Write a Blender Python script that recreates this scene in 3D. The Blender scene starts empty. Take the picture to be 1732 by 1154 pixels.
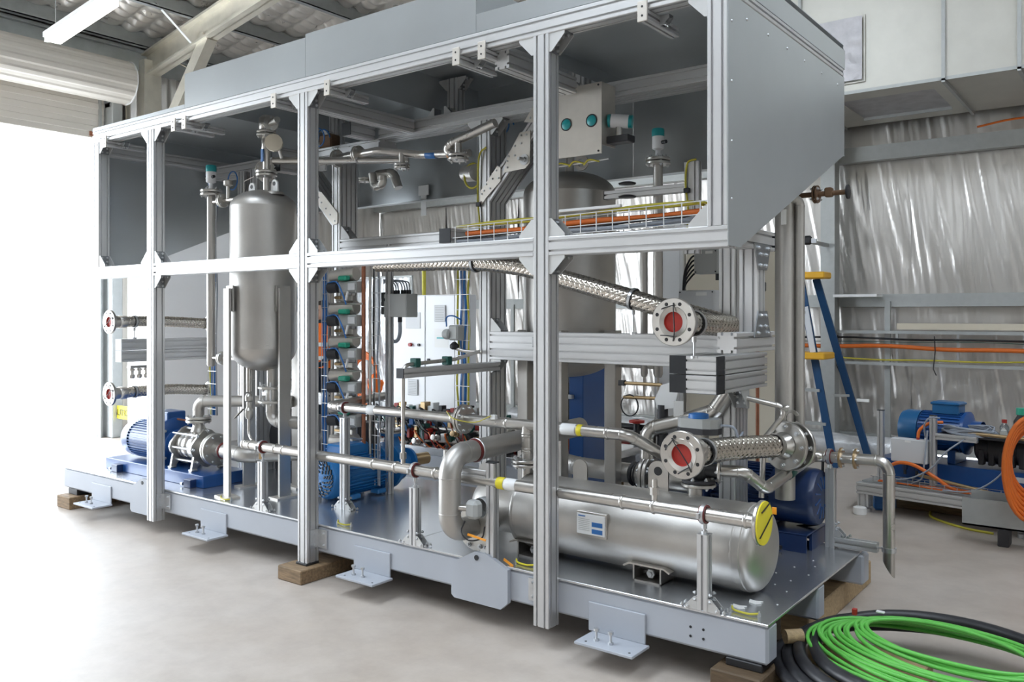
import bpy, bmesh, math, random
from mathutils import Vector, Matrix, noise
SC = bpy.context.scene
COL = SC.collection
PI = math.pi
rnd = random.Random(11)

# ------------------------------------------------------------------ camera, sky, exposure
cam_data = bpy.data.cameras.new('camera')
cam = bpy.data.objects.new('camera', cam_data)
COL.objects.link(cam)
cam.location = (0.0, -3.33, 1.60)
cam.rotation_euler = (math.radians(90), 0, math.radians(37.2))
cam_data.sensor_width = 36.0
cam_data.lens = 29.91
cam_data.shift_y = -0.026
cam_data.clip_end = 300
SC.camera = cam

world = bpy.data.worlds.new('daylight')
SC.world = world
world.use_nodes = True
_n = world.node_tree.nodes
_l = world.node_tree.links
_bg = _n['Background']
_tc = _n.new('ShaderNodeTexCoord')
_sep = _n.new('ShaderNodeSeparateXYZ')
_rmp = _n.new('ShaderNodeValToRGB')
_l.new(_tc.outputs['Generated'], _sep.inputs[0])
_l.new(_sep.outputs['Z'], _rmp.inputs[0])
_rmp.color_ramp.elements[0].color = (0.86, 0.93, 1.0, 1)
_rmp.color_ramp.elements[1].color = (0.78, 0.88, 1.0, 1)
_l.new(_rmp.outputs[0], _bg.inputs[0])
_bg.inputs['Strength'].default_value = 11.0

SC.view_settings.view_transform = 'Standard'
SC.view_settings.look = 'None'
SC.view_settings.gamma = 1.0
SC.view_settings.exposure = 0.0
SC.view_settings.use_curve_mapping = False
SC.cycles.max_bounces = 8
SC.cycles.diffuse_bounces = 5
SC.cycles.glossy_bounces = 4
SC.cycles.sample_clamp_indirect = 8.0

def portal(name, loc, rot, sx, sy):
    d = bpy.data.lights.new(name, 'AREA')
    d.shape = 'RECTANGLE'; d.size = sx; d.size_y = sy
    d.cycles.is_portal = True
    o = bpy.data.objects.new(name, d); COL.objects.link(o)
    o.location = loc; o.rotation_euler = rot
# daylight enters by the roller door in the left wall and by unseen roof openings added as fill light
portal('daylight_roller_door', (-11.15, -1.75, 1.95), (0, -PI/2, 0), 3.9, 8.1)
portal('added_roof_opening', (-4.5, -2.8, 6.8), (0, 0, 0), 2.2, 5.4)
portal('added_roof_opening', (1.8, -1.75, 7.4), (0, 0, 0), 1.4, 13.5)

# ------------------------------------------------------------------ materials (all procedural)
MAT = {}
def mat(name, col, metal=0.0, rough=0.5, var=0.0, vscale=6.0, bump=0.0, bscale=40.0, stretch=None, rvar=0.0,
        col2=None, emit=None, coat=0.0, trans=0.0, spec=0.5):
    m = bpy.data.materials.new(name); m.use_nodes = True
    nt = m.node_tree; N = nt.nodes; L = nt.links
    b = N['Principled BSDF']
    b.inputs['Base Color'].default_value = (*col, 1)
    b.inputs['Metallic'].default_value = metal
    b.inputs['Roughness'].default_value = rough
    b.inputs['Specular IOR Level'].default_value = spec
    if coat: b.inputs['Coat Weight'].default_value = coat; b.inputs['Coat Roughness'].default_value = 0.15
    if trans: b.inputs['Transmission Weight'].default_value = trans
    if emit:
        b.inputs['Emission Color'].default_value = (*emit[0], 1); b.inputs['Emission Strength'].default_value = emit[1]
    if var or bump or rvar or col2:
        tc = N.new('ShaderNodeTexCoord'); mp = N.new('ShaderNodeMapping')
        L.new(tc.outputs['Object'], mp.inputs[0])
        if stretch: mp.inputs['Scale'].default_value = stretch
        nz = N.new('ShaderNodeTexNoise'); nz.inputs['Scale'].default_value = vscale; nz.inputs['Detail'].default_value = 6
        nz.inputs['Roughness'].default_value = 0.6
        L.new(mp.outputs[0], nz.inputs['Vector'])
        if var or col2:
            c2 = col2 if col2 else tuple(max(0, c * (1 - var)) for c in col)
            cr = N.new('ShaderNodeValToRGB')
            cr.color_ramp.elements[0].position = 0.35; cr.color_ramp.elements[0].color = (*c2, 1)
            cr.color_ramp.elements[1].position = 0.65; cr.color_ramp.elements[1].color = (*col, 1)
            L.new(nz.outputs['Fac'], cr.inputs[0]); L.new(cr.outputs[0], b.inputs['Base Color'])
        if rvar:
            mr = N.new('ShaderNodeMapRange')
            mr.inputs['To Min'].default_value = max(0.02, rough - rvar); mr.inputs['To Max'].default_value = rough + rvar
            L.new(nz.outputs['Fac'], mr.inputs['Value']); L.new(mr.outputs[0], b.inputs['Roughness'])
        if bump:
            nb = N.new('ShaderNodeTexNoise'); nb.inputs['Scale'].default_value = bscale; nb.inputs['Detail'].default_value = 5
            L.new(mp.outputs[0], nb.inputs['Vector'])
            bp = N.new('ShaderNodeBump'); bp.inputs['Strength'].default_value = bump; bp.inputs['Distance'].default_value = 0.01
            L.new(nb.outputs['Fac'], bp.inputs['Height']); L.new(bp.outputs[0], b.inputs['Normal'])
    MAT[name] = m
    return m

mat('alu', (0.66, 0.66, 0.66), 0.7, 0.42, var=0.04, vscale=3)
mat('galv', (0.50, 0.53, 0.545), 0.62, 0.30, var=0.06, vscale=1.6, rvar=0.03)
mat('galv_steel', (0.50, 0.52, 0.515), 0.6, 0.5, var=0.08, vscale=14, rvar=0.05)
mat('zinc', (0.66, 0.67, 0.68), 0.9, 0.35, var=0.1, vscale=30)
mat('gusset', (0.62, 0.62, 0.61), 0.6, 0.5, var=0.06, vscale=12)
mat('web', (0.28, 0.29, 0.30), 0.8, 0.42)  # shade inside the gussets put into the colour; joint plates share it
mat('plate', (0.70, 0.66, 0.60), 0.75, 0.45, var=0.08, vscale=8)
mat('steel_matt', (0.54, 0.52, 0.49), 0.88, 0.43, var=0.12, vscale=4, rvar=0.08, bump=0.04, bscale=120)
mat('steel_pol', (0.60, 0.575, 0.54), 0.95, 0.29, var=0.08, vscale=7, rvar=0.06)
mat('steel_cast', (0.62, 0.60, 0.56), 0.9, 0.36, var=0.12, vscale=18, bump=0.1, bscale=150)
mat('braid', (0.70, 0.65, 0.58), 1.0, 0.27, var=0.12, vscale=30)
mat('braid_core', (0.22, 0.205, 0.19), 0.9, 0.45)
mat('paint_grey', (0.43, 0.455, 0.50), 0.0, 0.42, var=0.05, vscale=2, bump=0.02, bscale=60)
mat('deck', (0.66, 0.675, 0.695), 0.88, 0.25, var=0.05, vscale=0.8, rvar=0.02)
mat('blue', (0.012, 0.075, 0.26), 0.0, 0.35, var=0.1, vscale=5, coat=0.3)
mat('blue_mid', (0.02, 0.19, 0.50), 0.0, 0.35, var=0.08, vscale=5, coat=0.3)
mat('blue_bench', (0.012, 0.11, 0.27), 0.0, 0.38, var=0.1, vscale=5)
mat('blue_dark', (0.007, 0.026, 0.095), 0.0, 0.38, var=0.1, vscale=5, coat=0.2)
mat('black', (0.018, 0.018, 0.02), 0.0, 0.45)
mat('cap_black', (0.022, 0.024, 0.028), 0.0, 0.5)
mat('rubber', (0.03, 0.03, 0.034), 0.0, 0.42, var=0.4, vscale=9)
mat('iron', (0.05, 0.05, 0.055), 0.3, 0.45)
mat('red_cap', (0.42, 0.03, 0.02), 0.0, 0.45, var=0.2, vscale=20)
mat('red_rubber', (0.16, 0.022, 0.018), 0.0, 0.5)
mat('yellow', (0.80, 0.68, 0.03), 0.0, 0.5)
mat('yellow_ladder', (0.78, 0.42, 0.03), 0.0, 0.5)
mat('orange', (0.72, 0.16, 0.02), 0.0, 0.45)
mat('hivis', (1.0, 0.20, 0.02), 0.0, 0.7)
mat('white', (0.82, 0.83, 0.84), 0.0, 0.4)
mat('white_strip', (0.85, 0.86, 0.86), 0.0, 0.5)
mat('box_grey', (0.42, 0.43, 0.42), 0.0, 0.5)
mat('box_light', (0.62, 0.63, 0.64), 0.0, 0.5)
mat('teal', (0.02, 0.34, 0.36), 0.0, 0.35)
mat('green_cap', (0.03, 0.34, 0.22), 0.0, 0.4)
mat('green_dark', (0.01, 0.09, 0.07), 0.0, 0.45)
mat('green_cable', (0.13, 0.52, 0.08), 0.0, 0.42, var=0.12, vscale=6)
mat('blue_tube', (0.03, 0.16, 0.46), 0.0, 0.4)
mat('grey_cable', (0.30, 0.33, 0.38), 0.0, 0.5)
mat('earth_cable', (0.56, 0.50, 0.05), 0.0, 0.5)
mat('copper', (0.40, 0.16, 0.09), 0.4, 0.5, var=0.2, vscale=30)
mat('brass', (0.50, 0.36, 0.20), 0.9, 0.35)
mat('rust_cast', (0.20, 0.12, 0.07), 0.5, 0.55, var=0.3, vscale=20)
mat('cream', (0.70, 0.64, 0.52), 0.0, 0.5)
mat('skin', (0.52, 0.32, 0.23), 0.0, 0.55)
mat('hair', (0.03, 0.02, 0.015), 0.0, 0.6)
mat('navy', (0.02, 0.03, 0.05), 0.0, 0.8)
mat('tag_white', (0.80, 0.80, 0.78), 0.0, 0.5)
mat('tag_orange', (0.85, 0.33, 0.02), 0.0, 0.5)
mat('door_cream', (0.70, 0.66, 0.60), 0.0, 0.45, var=0.04, vscale=2)
mat('rafter', (0.80, 0.76, 0.66), 0.45, 0.40, var=0.15, vscale=4, rvar=0.1)
mat('purlin', (0.50, 0.53, 0.53), 0.5, 0.45, var=0.15, vscale=5)
mat('duct', (0.62, 0.61, 0.56), 0.55, 0.42, var=0.10, vscale=2.2, rvar=0.06)
mat('duct_liner', (0.55, 0.54, 0.56), 0.8, 0.45, var=0.2, vscale=7, bump=0.5, bscale=14)
mat('foil', (0.70, 0.675, 0.645), 0.95, 0.33, var=0.08, vscale=2, rvar=0.06, bump=0.22, bscale=30, stretch=(1, 1, 0.12))
mat('foil_roof', (0.86, 0.83, 0.79), 0.55, 0.30, var=0.10, vscale=3, rvar=0.1, bump=0.12, bscale=12)
mat('timber', (0.30, 0.20, 0.11), 0.0, 0.75, var=0.45, vscale=4, bump=0.3, bscale=12, stretch=(2, 14, 14))
mat('timber_dark', (0.13, 0.085, 0.045), 0.0, 0.65, var=0.4, vscale=4, bump=0.3, bscale=12, stretch=(2, 14, 14))
mat('timber_pale', (0.50, 0.36, 0.20), 0.0, 0.75, var=0.3, vscale=5, bump=0.2, bscale=14, stretch=(2, 14, 14))
mat('ladder_blue', (0.010, 0.06, 0.16), 0.0, 0.45)
mat('fibre_white', (0.66, 0.68, 0.72), 0.0, 0.5)
mat('glass', (0.9, 0.95, 0.95), 0.0, 0.05, trans=0.9)
mat('lamp_tube', (1, 1, 1), 0.0, 0.4, emit=((1.0, 0.93, 0.82), 1.6))
mat('wrap', (0.78, 0.80, 0.82), 0.2, 0.25, var=0.2, vscale=10, bump=0.8, bscale=20)
mat('sunlit_yard', (0.88, 0.86, 0.82), 0.0, 0.9, var=0.1, vscale=1)  # yard paled in place of sunlight, to bounce light up to the roof

def concrete():
    m = mat('concrete', (0.5, 0.47, 0.44), 0.0, 0.42)
    nt = m.node_tree; N = nt.nodes; L = nt.links; b = N['Principled BSDF']
    tc = N.new('ShaderNodeTexCoord')
    n1 = N.new('ShaderNodeTexNoise'); n1.inputs['Scale'].default_value = 0.55; n1.inputs['Detail'].default_value = 8; n1.inputs['Roughness'].default_value = 0.62
    n2 = N.new('ShaderNodeTexNoise'); n2.inputs['Scale'].default_value = 5.0; n2.inputs['Detail'].default_value = 8; n2.inputs['Roughness'].default_value = 0.7
    L.new(tc.outputs['Object'], n1.inputs['Vector']); L.new(tc.outputs['Object'], n2.inputs['Vector'])
    cr = N.new('ShaderNodeValToRGB')
    e = cr.color_ramp.elements
    e[0].position = 0.30; e[0].color = (0.45, 0.38, 0.315, 1)
    e[1].position = 0.72; e[1].color = (0.57, 0.52, 0.475, 1)
    k = cr.color_ramp.elements.new(0.5); k.color = (0.515, 0.455, 0.40, 1)
    L.new(n1.outputs['Fac'], cr.inputs[0])
    mx = N.new('ShaderNodeMixRGB'); mx.blend_type = 'MULTIPLY'; mx.inputs['Fac'].default_value = 0.6
    c2 = N.new('ShaderNodeValToRGB'); c2.color_ramp.elements[0].position = 0.3; c2.color_ramp.elements[0].color = (0.72, 0.70, 0.68, 1)
    c2.color_ramp.elements[1].position = 0.6
    L.new(n2.outputs['Fac'], c2.inputs[0]); L.new(cr.outputs[0], mx.inputs[1]); L.new(c2.outputs[0], mx.inputs[2])
    L.new(mx.outputs[0], b.inputs['Base Color'])
    mr = N.new('ShaderNodeMapRange'); mr.inputs['To Min'].default_value = 0.30; mr.inputs['To Max'].default_value = 0.60
    L.new(n2.outputs['Fac'], mr.inputs['Value']); L.new(mr.outputs[0], b.inputs['Roughness'])
    bp = N.new('ShaderNodeBump'); bp.inputs['Strength'].default_value = 0.05
    L.new(n2.outputs['Fac'], bp.inputs['Height']); L.new(bp.outputs[0], b.inputs['Normal'])
concrete()

# ------------------------------------------------------------------ mesh helpers
def V(*a): return Vector(a)
def frame_of(ax):
    ax = Vector(ax).normalized()
    h = Vector((0, 0, 1)) if abs(ax.z) < 0.9 else Vector((1, 0, 0))
    u = h.cross(ax).normalized(); v = ax.cross(u)
    return ax, u, v

class MB:
    def __init__(s): s.v = []; s.f = []
    def add(s, vs, fs):
        o = len(s.v); s.v += [tuple(p) for p in vs]; s.f += [tuple(i + o for i in f) for f in fs]; return s
    def box(s, x0, x1, y0, y1, z0, z1):
        vs = [(x, y, z) for x in (x0, x1) for y in (y0, y1) for z in (z0, z1)]
        return s.add(vs, [(0, 1, 3, 2), (4, 6, 7, 5), (0, 4, 5, 1), (2, 3, 7, 6), (0, 2, 6, 4), (1, 5, 7, 3)])
    def cbox(s, x0, x1, y0, y1, z0, z1, c=0.004):
        # box with chamfered edges
        c = min(c, (x1 - x0) * .45, (y1 - y0) * .45, (z1 - z0) * .45)
        bm = bmesh.new(); bmesh.ops.create_cube(bm, size=1)
        for p in bm.verts:
            p.co = Vector(((x0 + x1) / 2 + p.co.x * (x1 - x0), (y0 + y1) / 2 + p.co.y * (y1 - y0), (z0 + z1) / 2 + p.co.z * (z1 - z0)))
        bmesh.ops.bevel(bm, geom=bm.edges[:], offset=c, segments=1, affect='EDGES')
        bm.verts.index_update()
        s.add([p.co for p in bm.verts], [[q.index for q in f.verts] for f in bm.faces]); bm.free(); return s
    def bar(s, p0, p1, w, h, up=(0, 0, 1)):
        # rectangular bar from p0 to p1, w across, h along 'up'
        p0 = Vector(p0); p1 = Vector(p1); a = (p1 - p0).normalized(); u = Vector(up)
        sd = a.cross(u).normalized(); u = sd.cross(a)
        vs = []
        for p in (p0, p1):
            for i, j in ((-1, -1), (1, -1), (1, 1), (-1, 1)): vs.append(p + sd * (i * w / 2) + u * (j * h / 2))
        return s.add(vs, [(3, 2, 1, 0), (4, 5, 6, 7), (0, 1, 5, 4), (1, 2, 6, 5), (2, 3, 7, 6), (3, 0, 4, 7)])
    def cyl(s, p0, p1, r, r1=None, n=16, cap=True):
        p0 = Vector(p0); p1 = Vector(p1); r1 = r if r1 is None else r1
        a, u, v = frame_of(p1 - p0); vs = []
        for p, q in ((p0, r), (p1, r1)):
            for i in range(n):
                t = 2 * PI * i / n; vs.append(p + u * (q * math.cos(t)) + v * (q * math.sin(t)))
        fs = [(i, (i + 1) % n, n + (i + 1) % n, n + i) for i in range(n)]
        if cap: fs += [tuple(range(n - 1, -1, -1)), tuple(range(n, 2 * n))]
        return s.add(vs, fs)
    def lathe(s, prof, o, ax=(0, 0, 1), n=28):
        # prof: list of (r, h) along the axis from o
        o = Vector(o); a, u, v = frame_of(ax); vs = []; fs = []; rows = []
        for r, h in prof:
            if r < 1e-6: rows.append([len(vs)]); vs.append(o + a * h)
            else:
                rows.append(list(range(len(vs), len(vs) + n)))
                for i in range(n):
                    t = 2 * PI * i / n; vs.append(o + a * h + u * (r * math.cos(t)) + v * (r * math.sin(t)))
        for A, B in zip(rows, rows[1:]):
            if len(A) == 1 and len(B) == 1: continue
            for i in range(n):
                j = (i + 1) % n
                if len(A) == 1: fs.append((A[0], B[j], B[i]))
                elif len(B) == 1: fs.append((A[i], A[j], B[0]))
                else: fs.append((A[i], A[j], B[j], B[i]))
        return s.add(vs, fs)
    def disc(s, o, ax, r, h, n=24, ri=0.0):
        # flat disc or ring of thickness h starting at o along ax
        if ri: return s.lathe([(ri, 0), (r, 0), (r, h), (ri, h), (ri, 0)], o, ax, n)
        return s.lathe([(0, 0), (r, 0), (r, h), (0, h)], o, ax, n)
    def prism(s, poly, o, u, v, t):
        # poly of (a,b) in plane o + a*u + b*v, extruded by vector t
        o = Vector(o); u = Vector(u); v = Vector(v); t = Vector(t); n = len(poly)
        A = [o + u * a + v * b for a, b in poly]; B = [p + t for p in A]
        return s.add(A + B, [tuple(range(n - 1, -1, -1)), tuple(range(n, 2 * n))] + [(i, (i + 1) % n, n + (i + 1) % n, n + i) for i in range(n)])
    def tube(s, pts, r, n=10, cap=True):
        pts = [Vector(p) for p in pts]; m = len(pts); vs = []; fs = []
        T = []
        for i in range(m):
            a = pts[min(i + 1, m - 1)] - pts[max(i - 1, 0)]
            T.append(a.normalized() if a.length > 1e-9 else Vector((0, 0, 1)))
        _, u, _v = frame_of(T[0])
        rr = r if isinstance(r, (list, tuple)) else [r] * m
        for i in range(m):
            u = (u - T[i] * u.dot(T[i]))
            u = u.normalized() if u.length > 1e-6 else frame_of(T[i])[1]
            w = T[i].cross(u)
            for k in range(n):
                t = 2 * PI * k / n; vs.append(pts[i] + u * (rr[i] * math.cos(t)) + w * (rr[i] * math.sin(t)))
        for i in range(m - 1):
            for k in range(n):
                j = (k + 1) % n; fs.append((i * n + k, i * n + j, (i + 1) * n + j, (i + 1) * n + k))
        if cap: fs += [tuple(range(n - 1, -1, -1)), tuple(range((m - 1) * n, m * n))]
        return s.add(vs, fs)
    def hexbolt(s, p, ax, r=0.009, h=0.008):
        a = Vector(ax).normalized(); p = Vector(p)
        s.cyl(p, p + a * h, r, n=6); return s.cyl(p + a * h, p + a * (h * 1.8), r * .55, n=6)
    def build(s, name, m, parent=None, smooth=None):
        me = bpy.data.meshes.new(name)
        off = Vector((0, 0, 0)); q = parent
        while q is not None: off += q.location; q = q.parent
        me.from_pydata([tuple(Vector(p) - off) for p in s.v], [], s.f)
        bm = bmesh.new(); bm.from_mesh(me); bmesh.ops.recalc_face_normals(bm, faces=bm.faces); bm.to_mesh(me); bm.free()
        me.materials.append(MAT[m])
        if smooth:
            me.polygons.foreach_set('use_smooth', [True] * len(me.polygons))
            me.set_sharp_from_angle(angle=math.radians(smooth))
        ob = bpy.data.objects.new(name, me); COL.objects.link(ob)
        if parent is not None: ob.parent = parent
        return ob

def tag(o, label, cat, group=None):
    o['label'] = label; o['category'] = cat
    if group: o['group'] = group
    return o
def thing(name, label, cat, loc, group=None):
    o = bpy.data.objects.new(name, None); COL.objects.link(o)
    o.empty_display_size = 0.1; o.location = loc
    return tag(o, label, cat, group)
def struct(o): o['kind'] = 'structure'; return o
def setting(name, loc=(0, 0, 0)):
    o = bpy.data.objects.new(name, None); COL.objects.link(o); o.location = loc; o['kind'] = 'structure'; return o
def stuff(o): o['kind'] = 'stuff'; return o
def dup(ob, parent, loc):
    c = ob.copy(); COL.objects.link(c); c.parent = parent; c.location = loc; return c
def copy_tree(root, loc, label=None, rotz=None):
    r = root.copy(); COL.objects.link(r); r.location = loc
    if rotz is not None: r.rotation_euler.z = rotz
    if label: r['label'] = label
    for ch in list(root.children):
        c = ch.copy(); COL.objects.link(c); c.parent = r
        for g in list(ch.children):
            d = g.copy(); COL.objects.link(d); d.parent = c
    return r
def fillet(pts, r, seg=8):
    # round the corners of a polyline
    P = [Vector(p) for p in pts]; out = [P[0]]
    for i in range(1, len(P) - 1):
        a = (P[i - 1] - P[i]); b = (P[i + 1] - P[i]); la = a.length; lb = b.length
        a.normalize(); b.normalize(); ang = a.angle(b)
        if ang > PI - 0.02: out.append(P[i]); continue
        d = min(r / math.tan(ang / 2), la * .49, lb * .49); rr = d * math.tan(ang / 2)
        c = P[i] + (a + b).normalized() * (rr / math.sin(ang / 2))
        s0 = P[i] + a * d - c; s1 = P[i] + b * d - c; tot = s0.angle(s1); axx = s0.cross(s1)
        for k in range(seg + 1):
            out.append(c + Matrix.Rotation(tot * k / seg, 3, axx) @ s0)
    out.append(P[-1]); return out
def smooth_path(pts, seg=6):
    # Catmull-Rom through the points
    P = [Vector(p) for p in pts]; P = [P[0] * 2 - P[1]] + P + [P[-1] * 2 - P[-2]]; out = []
    for i in range(1, len(P) - 2):
        a, b, c, d = P[i - 1], P[i], P[i + 1], P[i + 2]
        for k in range(seg):
            t = k / seg
            out.append(0.5 * ((2 * b) + (c - a) * t + (2 * a - 5 * b + 4 * c - d) * t * t + (3 * b - a - 3 * c + d) * t ** 3))
    out.append(P[-2]); return out
# ------------------------------------------------------------------ the shed
XL, YB, ZE = -11.0, 7.2, 5.0          # left wall, back wall, eave height
SL = 0.177                            # roof slope, rising towards +X up to the ridge
XR = 7.5
RIDGE = -0.5
def roof_z(x): return ZE + SL * (x - XL) if x < RIDGE else ZE + SL * (RIDGE - XL) - SL * (x - RIDGE)

fl = MB().box(XL, XR, -12.0, YB, -0.15, 0.0).build('floor', 'concrete'); struct(fl)
MB().box(-120, 60, -90, 90, -0.40, -0.16).build('trim_1', 'sunlit_yard')
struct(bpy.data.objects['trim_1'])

# left wall with the roller door opening (Y -5.7 .. 2.2, up to z 4.4)
wl = setting('wall_left', (XL, 0, 0))
m = MB(); m.box(XL - .12, XL, 2.32, YB, 0, ZE + .4); m.box(XL - .12, XL, -12, -5.7, 0, ZE + .4); m.box(XL - .12, XL, -5.7, 2.32, 4.75, ZE + .4)
m.build('wall_sheet', 'foil', wl)
# pleated foil hanging beside the door
def pleats(x, y0, y1, z0, z1, n, amp, seed):
    vs = []; fs = []; k = 10
    for j in range(k + 1):
        t = j / k; z = z0 + (z1 - z0) * t
        for i in range(n * 4 + 1):
            s = i / (n * 4); y = y0 + (y1 - y0) * s + .05 * math.sin(t * 3 + seed) * (1 - t)
            vs.append((x + amp * (.5 + .5 * math.sin(s * n * 2 * PI + seed + .6 * math.sin(t * 4 + s * 9))), y, z))
    w = n * 4 + 1
    for j in range(k):
        for i in range(n * 4): fs.append((j * w + i, j * w + i + 1, (j + 1) * w + i + 1, (j + 1) * w + i))
    return vs, fs
m = MB(); m.add(*pleats(XL + .06, 2.55, 4.6, 2.4, ZE, 14, .05, 1.0)); m.build('foil_sheet', 'foil', wl, smooth=60)
m = MB(); m.add(*pleats(XL + .06, 4.6, YB, 0.1, ZE, 14, .04, 3.0)); m.build('foil_sheet', 'foil', wl, smooth=60)
# front wall (behind the camera) and right wall
wf = setting('wall_front', (0, -12, 0))
m = MB(); m.box(XL, XR, -12.12, -12, 0, 7.4)
m.build('wall_sheet', 'foil', wf)
wr = setting('wall_right', (XR, 0, 0))
m = MB(); m.box(XR, XR + .12, -12, YB, 0, 6.2); m.build('wall_sheet', 'foil', wr)

# back wall: foil blankets behind the girts, wrinkled as they hang
wb = setting('wall_back', (0, YB, 0))
MB().box(XL, XR, YB + .12, YB + .2, 0, 7.2).build('wall_sheet', 'galv_steel', wb)
def foil_height(x, z, seed):
    # gentle billow with narrow slanting creases fanning down from the upper fixing
    n1 = noise.noise(Vector((x * 1.7 + z * .35 + seed, z * .4, seed)))
    n2 = noise.noise(Vector((x * 6.5 + z * 1.3 + seed, z * .40, 4.0)))
    n3 = noise.noise(Vector((x * 15 + z * 2.0 + seed, z * .6, 9.0)))
    n4 = noise.noise(Vector((x * 7, z * 7, 2.0 + seed)))
    low = max(0.0, 1.0 - z / 1.2)
    c2 = max(0.0, 1 - abs(n2) * 5); c3 = max(0.0, 1 - abs(n3) * 5)
    return .030 * n1 + .011 * c2 + .005 * c3 + (.030 * n4 + .014 * (1 - 2 * abs(noise.noise(Vector((x * 13, z * 13, seed)))))) * low
def foil_sheet(x0, x1, z0, z1, seed):
    nx = max(4, int((x1 - x0) / .014)); nz = max(4, int((z1 - z0) / .07)); vs = []; fs = []
    for j in range(nz + 1):
        for i in range(nx + 1):
            x = x0 + (x1 - x0) * i / nx; z = z0 + (z1 - z0) * j / nz
            pin = min(1.0, 3.0 * min(j / nz, 1 - j / nz) + .25)
            vs.append((x, YB + .04 - pin * foil_height(x, z, seed), z))
    for j in range(nz):
        for i in range(nx):
            a = j * (nx + 1) + i; fs.append((a, a + 1, a + nx + 2, a + nx + 1))
    MB().add(vs, fs).build('foil_sheet', 'foil', wb, smooth=70)
GZ = (0.06, 1.22, 1.75, 3.38, 5.2)
xs = [-11.0, -9.4, -7.9, -6.4, -5.0, -3.62, -2.26, -0.92, 0.45]
for k in range(len(xs) - 1):
    for (z0, z1) in ((0.06, 1.74), (1.74, 3.46), (3.46, 5.6)):
        foil_sheet(xs[k] - .03, xs[k + 1], z0, z1, k * 3.7 + z0)
MB().box(.45, XR, YB, YB + .1, 0, 6.6).build('foil_sheet', 'foil', wb)

# girts, columns, rails on the back wall
def cchannel(m, p0, p1, h, d, t=.012):
    # C section running along X, web towards -Y
    x0, x1 = p0, p1
    return m
wg = setting('trim_2', (0, YB, 0))
def girt(z, h=.10, d=.13, x0=XL, x1=2.5):
    m = MB(); m.box(x0, x1, YB - d, YB - d + .012, z, z + h); m.box(x0, x1, YB - d, YB, z + h, z + h + .012); m.box(x0, x1, YB - d, YB, z - .012, z)
    m.box(x0, x1, YB - d + .012, YB - d + .022, z + h * .42, z + h * .58)
    m.build('girt', 'galv_steel', wg)
girt(3.40, .15); girt(1.70, .12); girt(0.05, .14)
girt(5.0, .15)
m = MB(); m.box(-3.14, -3.02, YB - .34, YB - .10, 0, 6.2); m.build('column', 'galv_steel', wg)
m = MB(); m.box(-3.16, -3.0, YB - .36, YB - .345, 0, 6.2); m.build('column_flange', 'galv_steel', wg)
for x in (-7.9, -2.5):
    m = MB(); m.box(x, x + .06, YB - .16, YB - .12, 0, 1.75); m.build('stud', 'galv_steel', wg)
m = MB(); m.box(-3.0, -2.52, YB - .42, YB - .16, 1.80, 1.83); m.build('shelf_flat', 'white_strip', wg)
m = MB(); m.box(-2.35, 1.5, YB - .24, YB - .16, 1.43, 1.50); m.build('rail', 'cream', wg)

# left column (door jamb) and corner column
cj = setting('trim_3', (XL, 2.3, 0))
m = MB(); m.box(XL, XL + .02, 2.22, 2.50, 0, 4.4); m.box(XL, XL + .10, 2.22, 2.235, 0, 4.4); m.build('door_jamb', 'galv_steel', cj)
m = MB(); m.box(XL + .01, XL + .28, 2.72, 2.96, 0, 5.0); m.build('column', 'rafter', cj)
m = MB(); m.cbox(XL - .1, XL + .25, 2.30, 2.44, 0, 4.35, .01); m.build('door_guide', 'galv_steel', cj)

# roof: foil between purlins, with the safety mesh pressing pillows into it
rf = setting('ceiling', (0, 0, 0))
def roof_sheet(x0, x1, y0, y1, step, pill):
    nx = int((x1 - x0) / step); ny = int((y1 - y0) / step); vs = []; fs = []
    for j in range(ny + 1):
        for i in range(nx + 1):
            x = x0 + (x1 - x0) * i / nx; y = y0 + (y1 - y0) * j / ny
            b = abs(math.sin(PI * x / .15)) ** .6 * abs(math.sin(PI * y / .30)) ** .6
            n = noise.noise(Vector((x * 4, y * 4, 1.7)))
            vs.append((x, y, roof_z(x) + .34 - pill * (b * (1 + n)) + .03 * n))
    for j in range(ny):
        for i in range(nx):
            a = j * (nx + 1) + i; fs.append((a, a + 1, a + nx + 2, a + nx + 1))
    return vs, fs
MB().add(*roof_sheet(XL, -4.0, 0.55, YB, .03, .07)).build('foil_sheet', 'foil_roof', rf, smooth=60)
MB().add(*roof_sheet(-4.0, 1.0, 3.6, YB, .03, .07)).build('foil_sheet', 'foil_roof', rf, smooth=60)
# outer roof and plain foil over the rest, leaving unseen strips open, added to brighten floor and fascia
FILL_STRIPS = ((-5.6, -3.4, -5.5, -.1), (1.1, 2.5, -8.5, 5.0))
def roof_cells():
    ex = [XL - .2, -5.6, -3.4, RIDGE, 1.1, 2.5, XR + .2]
    for a, b in zip(ex, ex[1:]):
        hit = [k for k in FILL_STRIPS if k[0] == a]
        if hit: yield a, b, -12.2, hit[0][2]; yield a, b, hit[0][3], YB + .3
        else: yield a, b, -12.2, YB + .3
m = MB(); m2 = MB()
for (x0, x1, y0, y1) in roof_cells():
    za, zb = roof_z(x0) + .42, roof_z(x1) + .42
    m.prism([(x0, za), (x1, zb), (x1, zb + .05), (x0, za + .05)], (0, y0, 0), (1, 0, 0), (0, 0, 1), (0, y1 - y0, 0))
    za, zb = roof_z(x0) + .40, roof_z(x1) + .40
    m2.add([(x0, y0, za), (x1, y0, zb), (x1, y1, zb), (x0, y1, za)], [(0, 1, 2, 3)])
m.build('roof_sheet', 'galv_steel', rf); m2.build('foil_sheet', 'foil_roof', rf)
m = MB()
x = XL + .05
while x < -4:
    m.bar((x, .4, roof_z(x) + .335), (x, YB, roof_z(x) + .335), .003, .003); x += .15
y = .45
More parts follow.
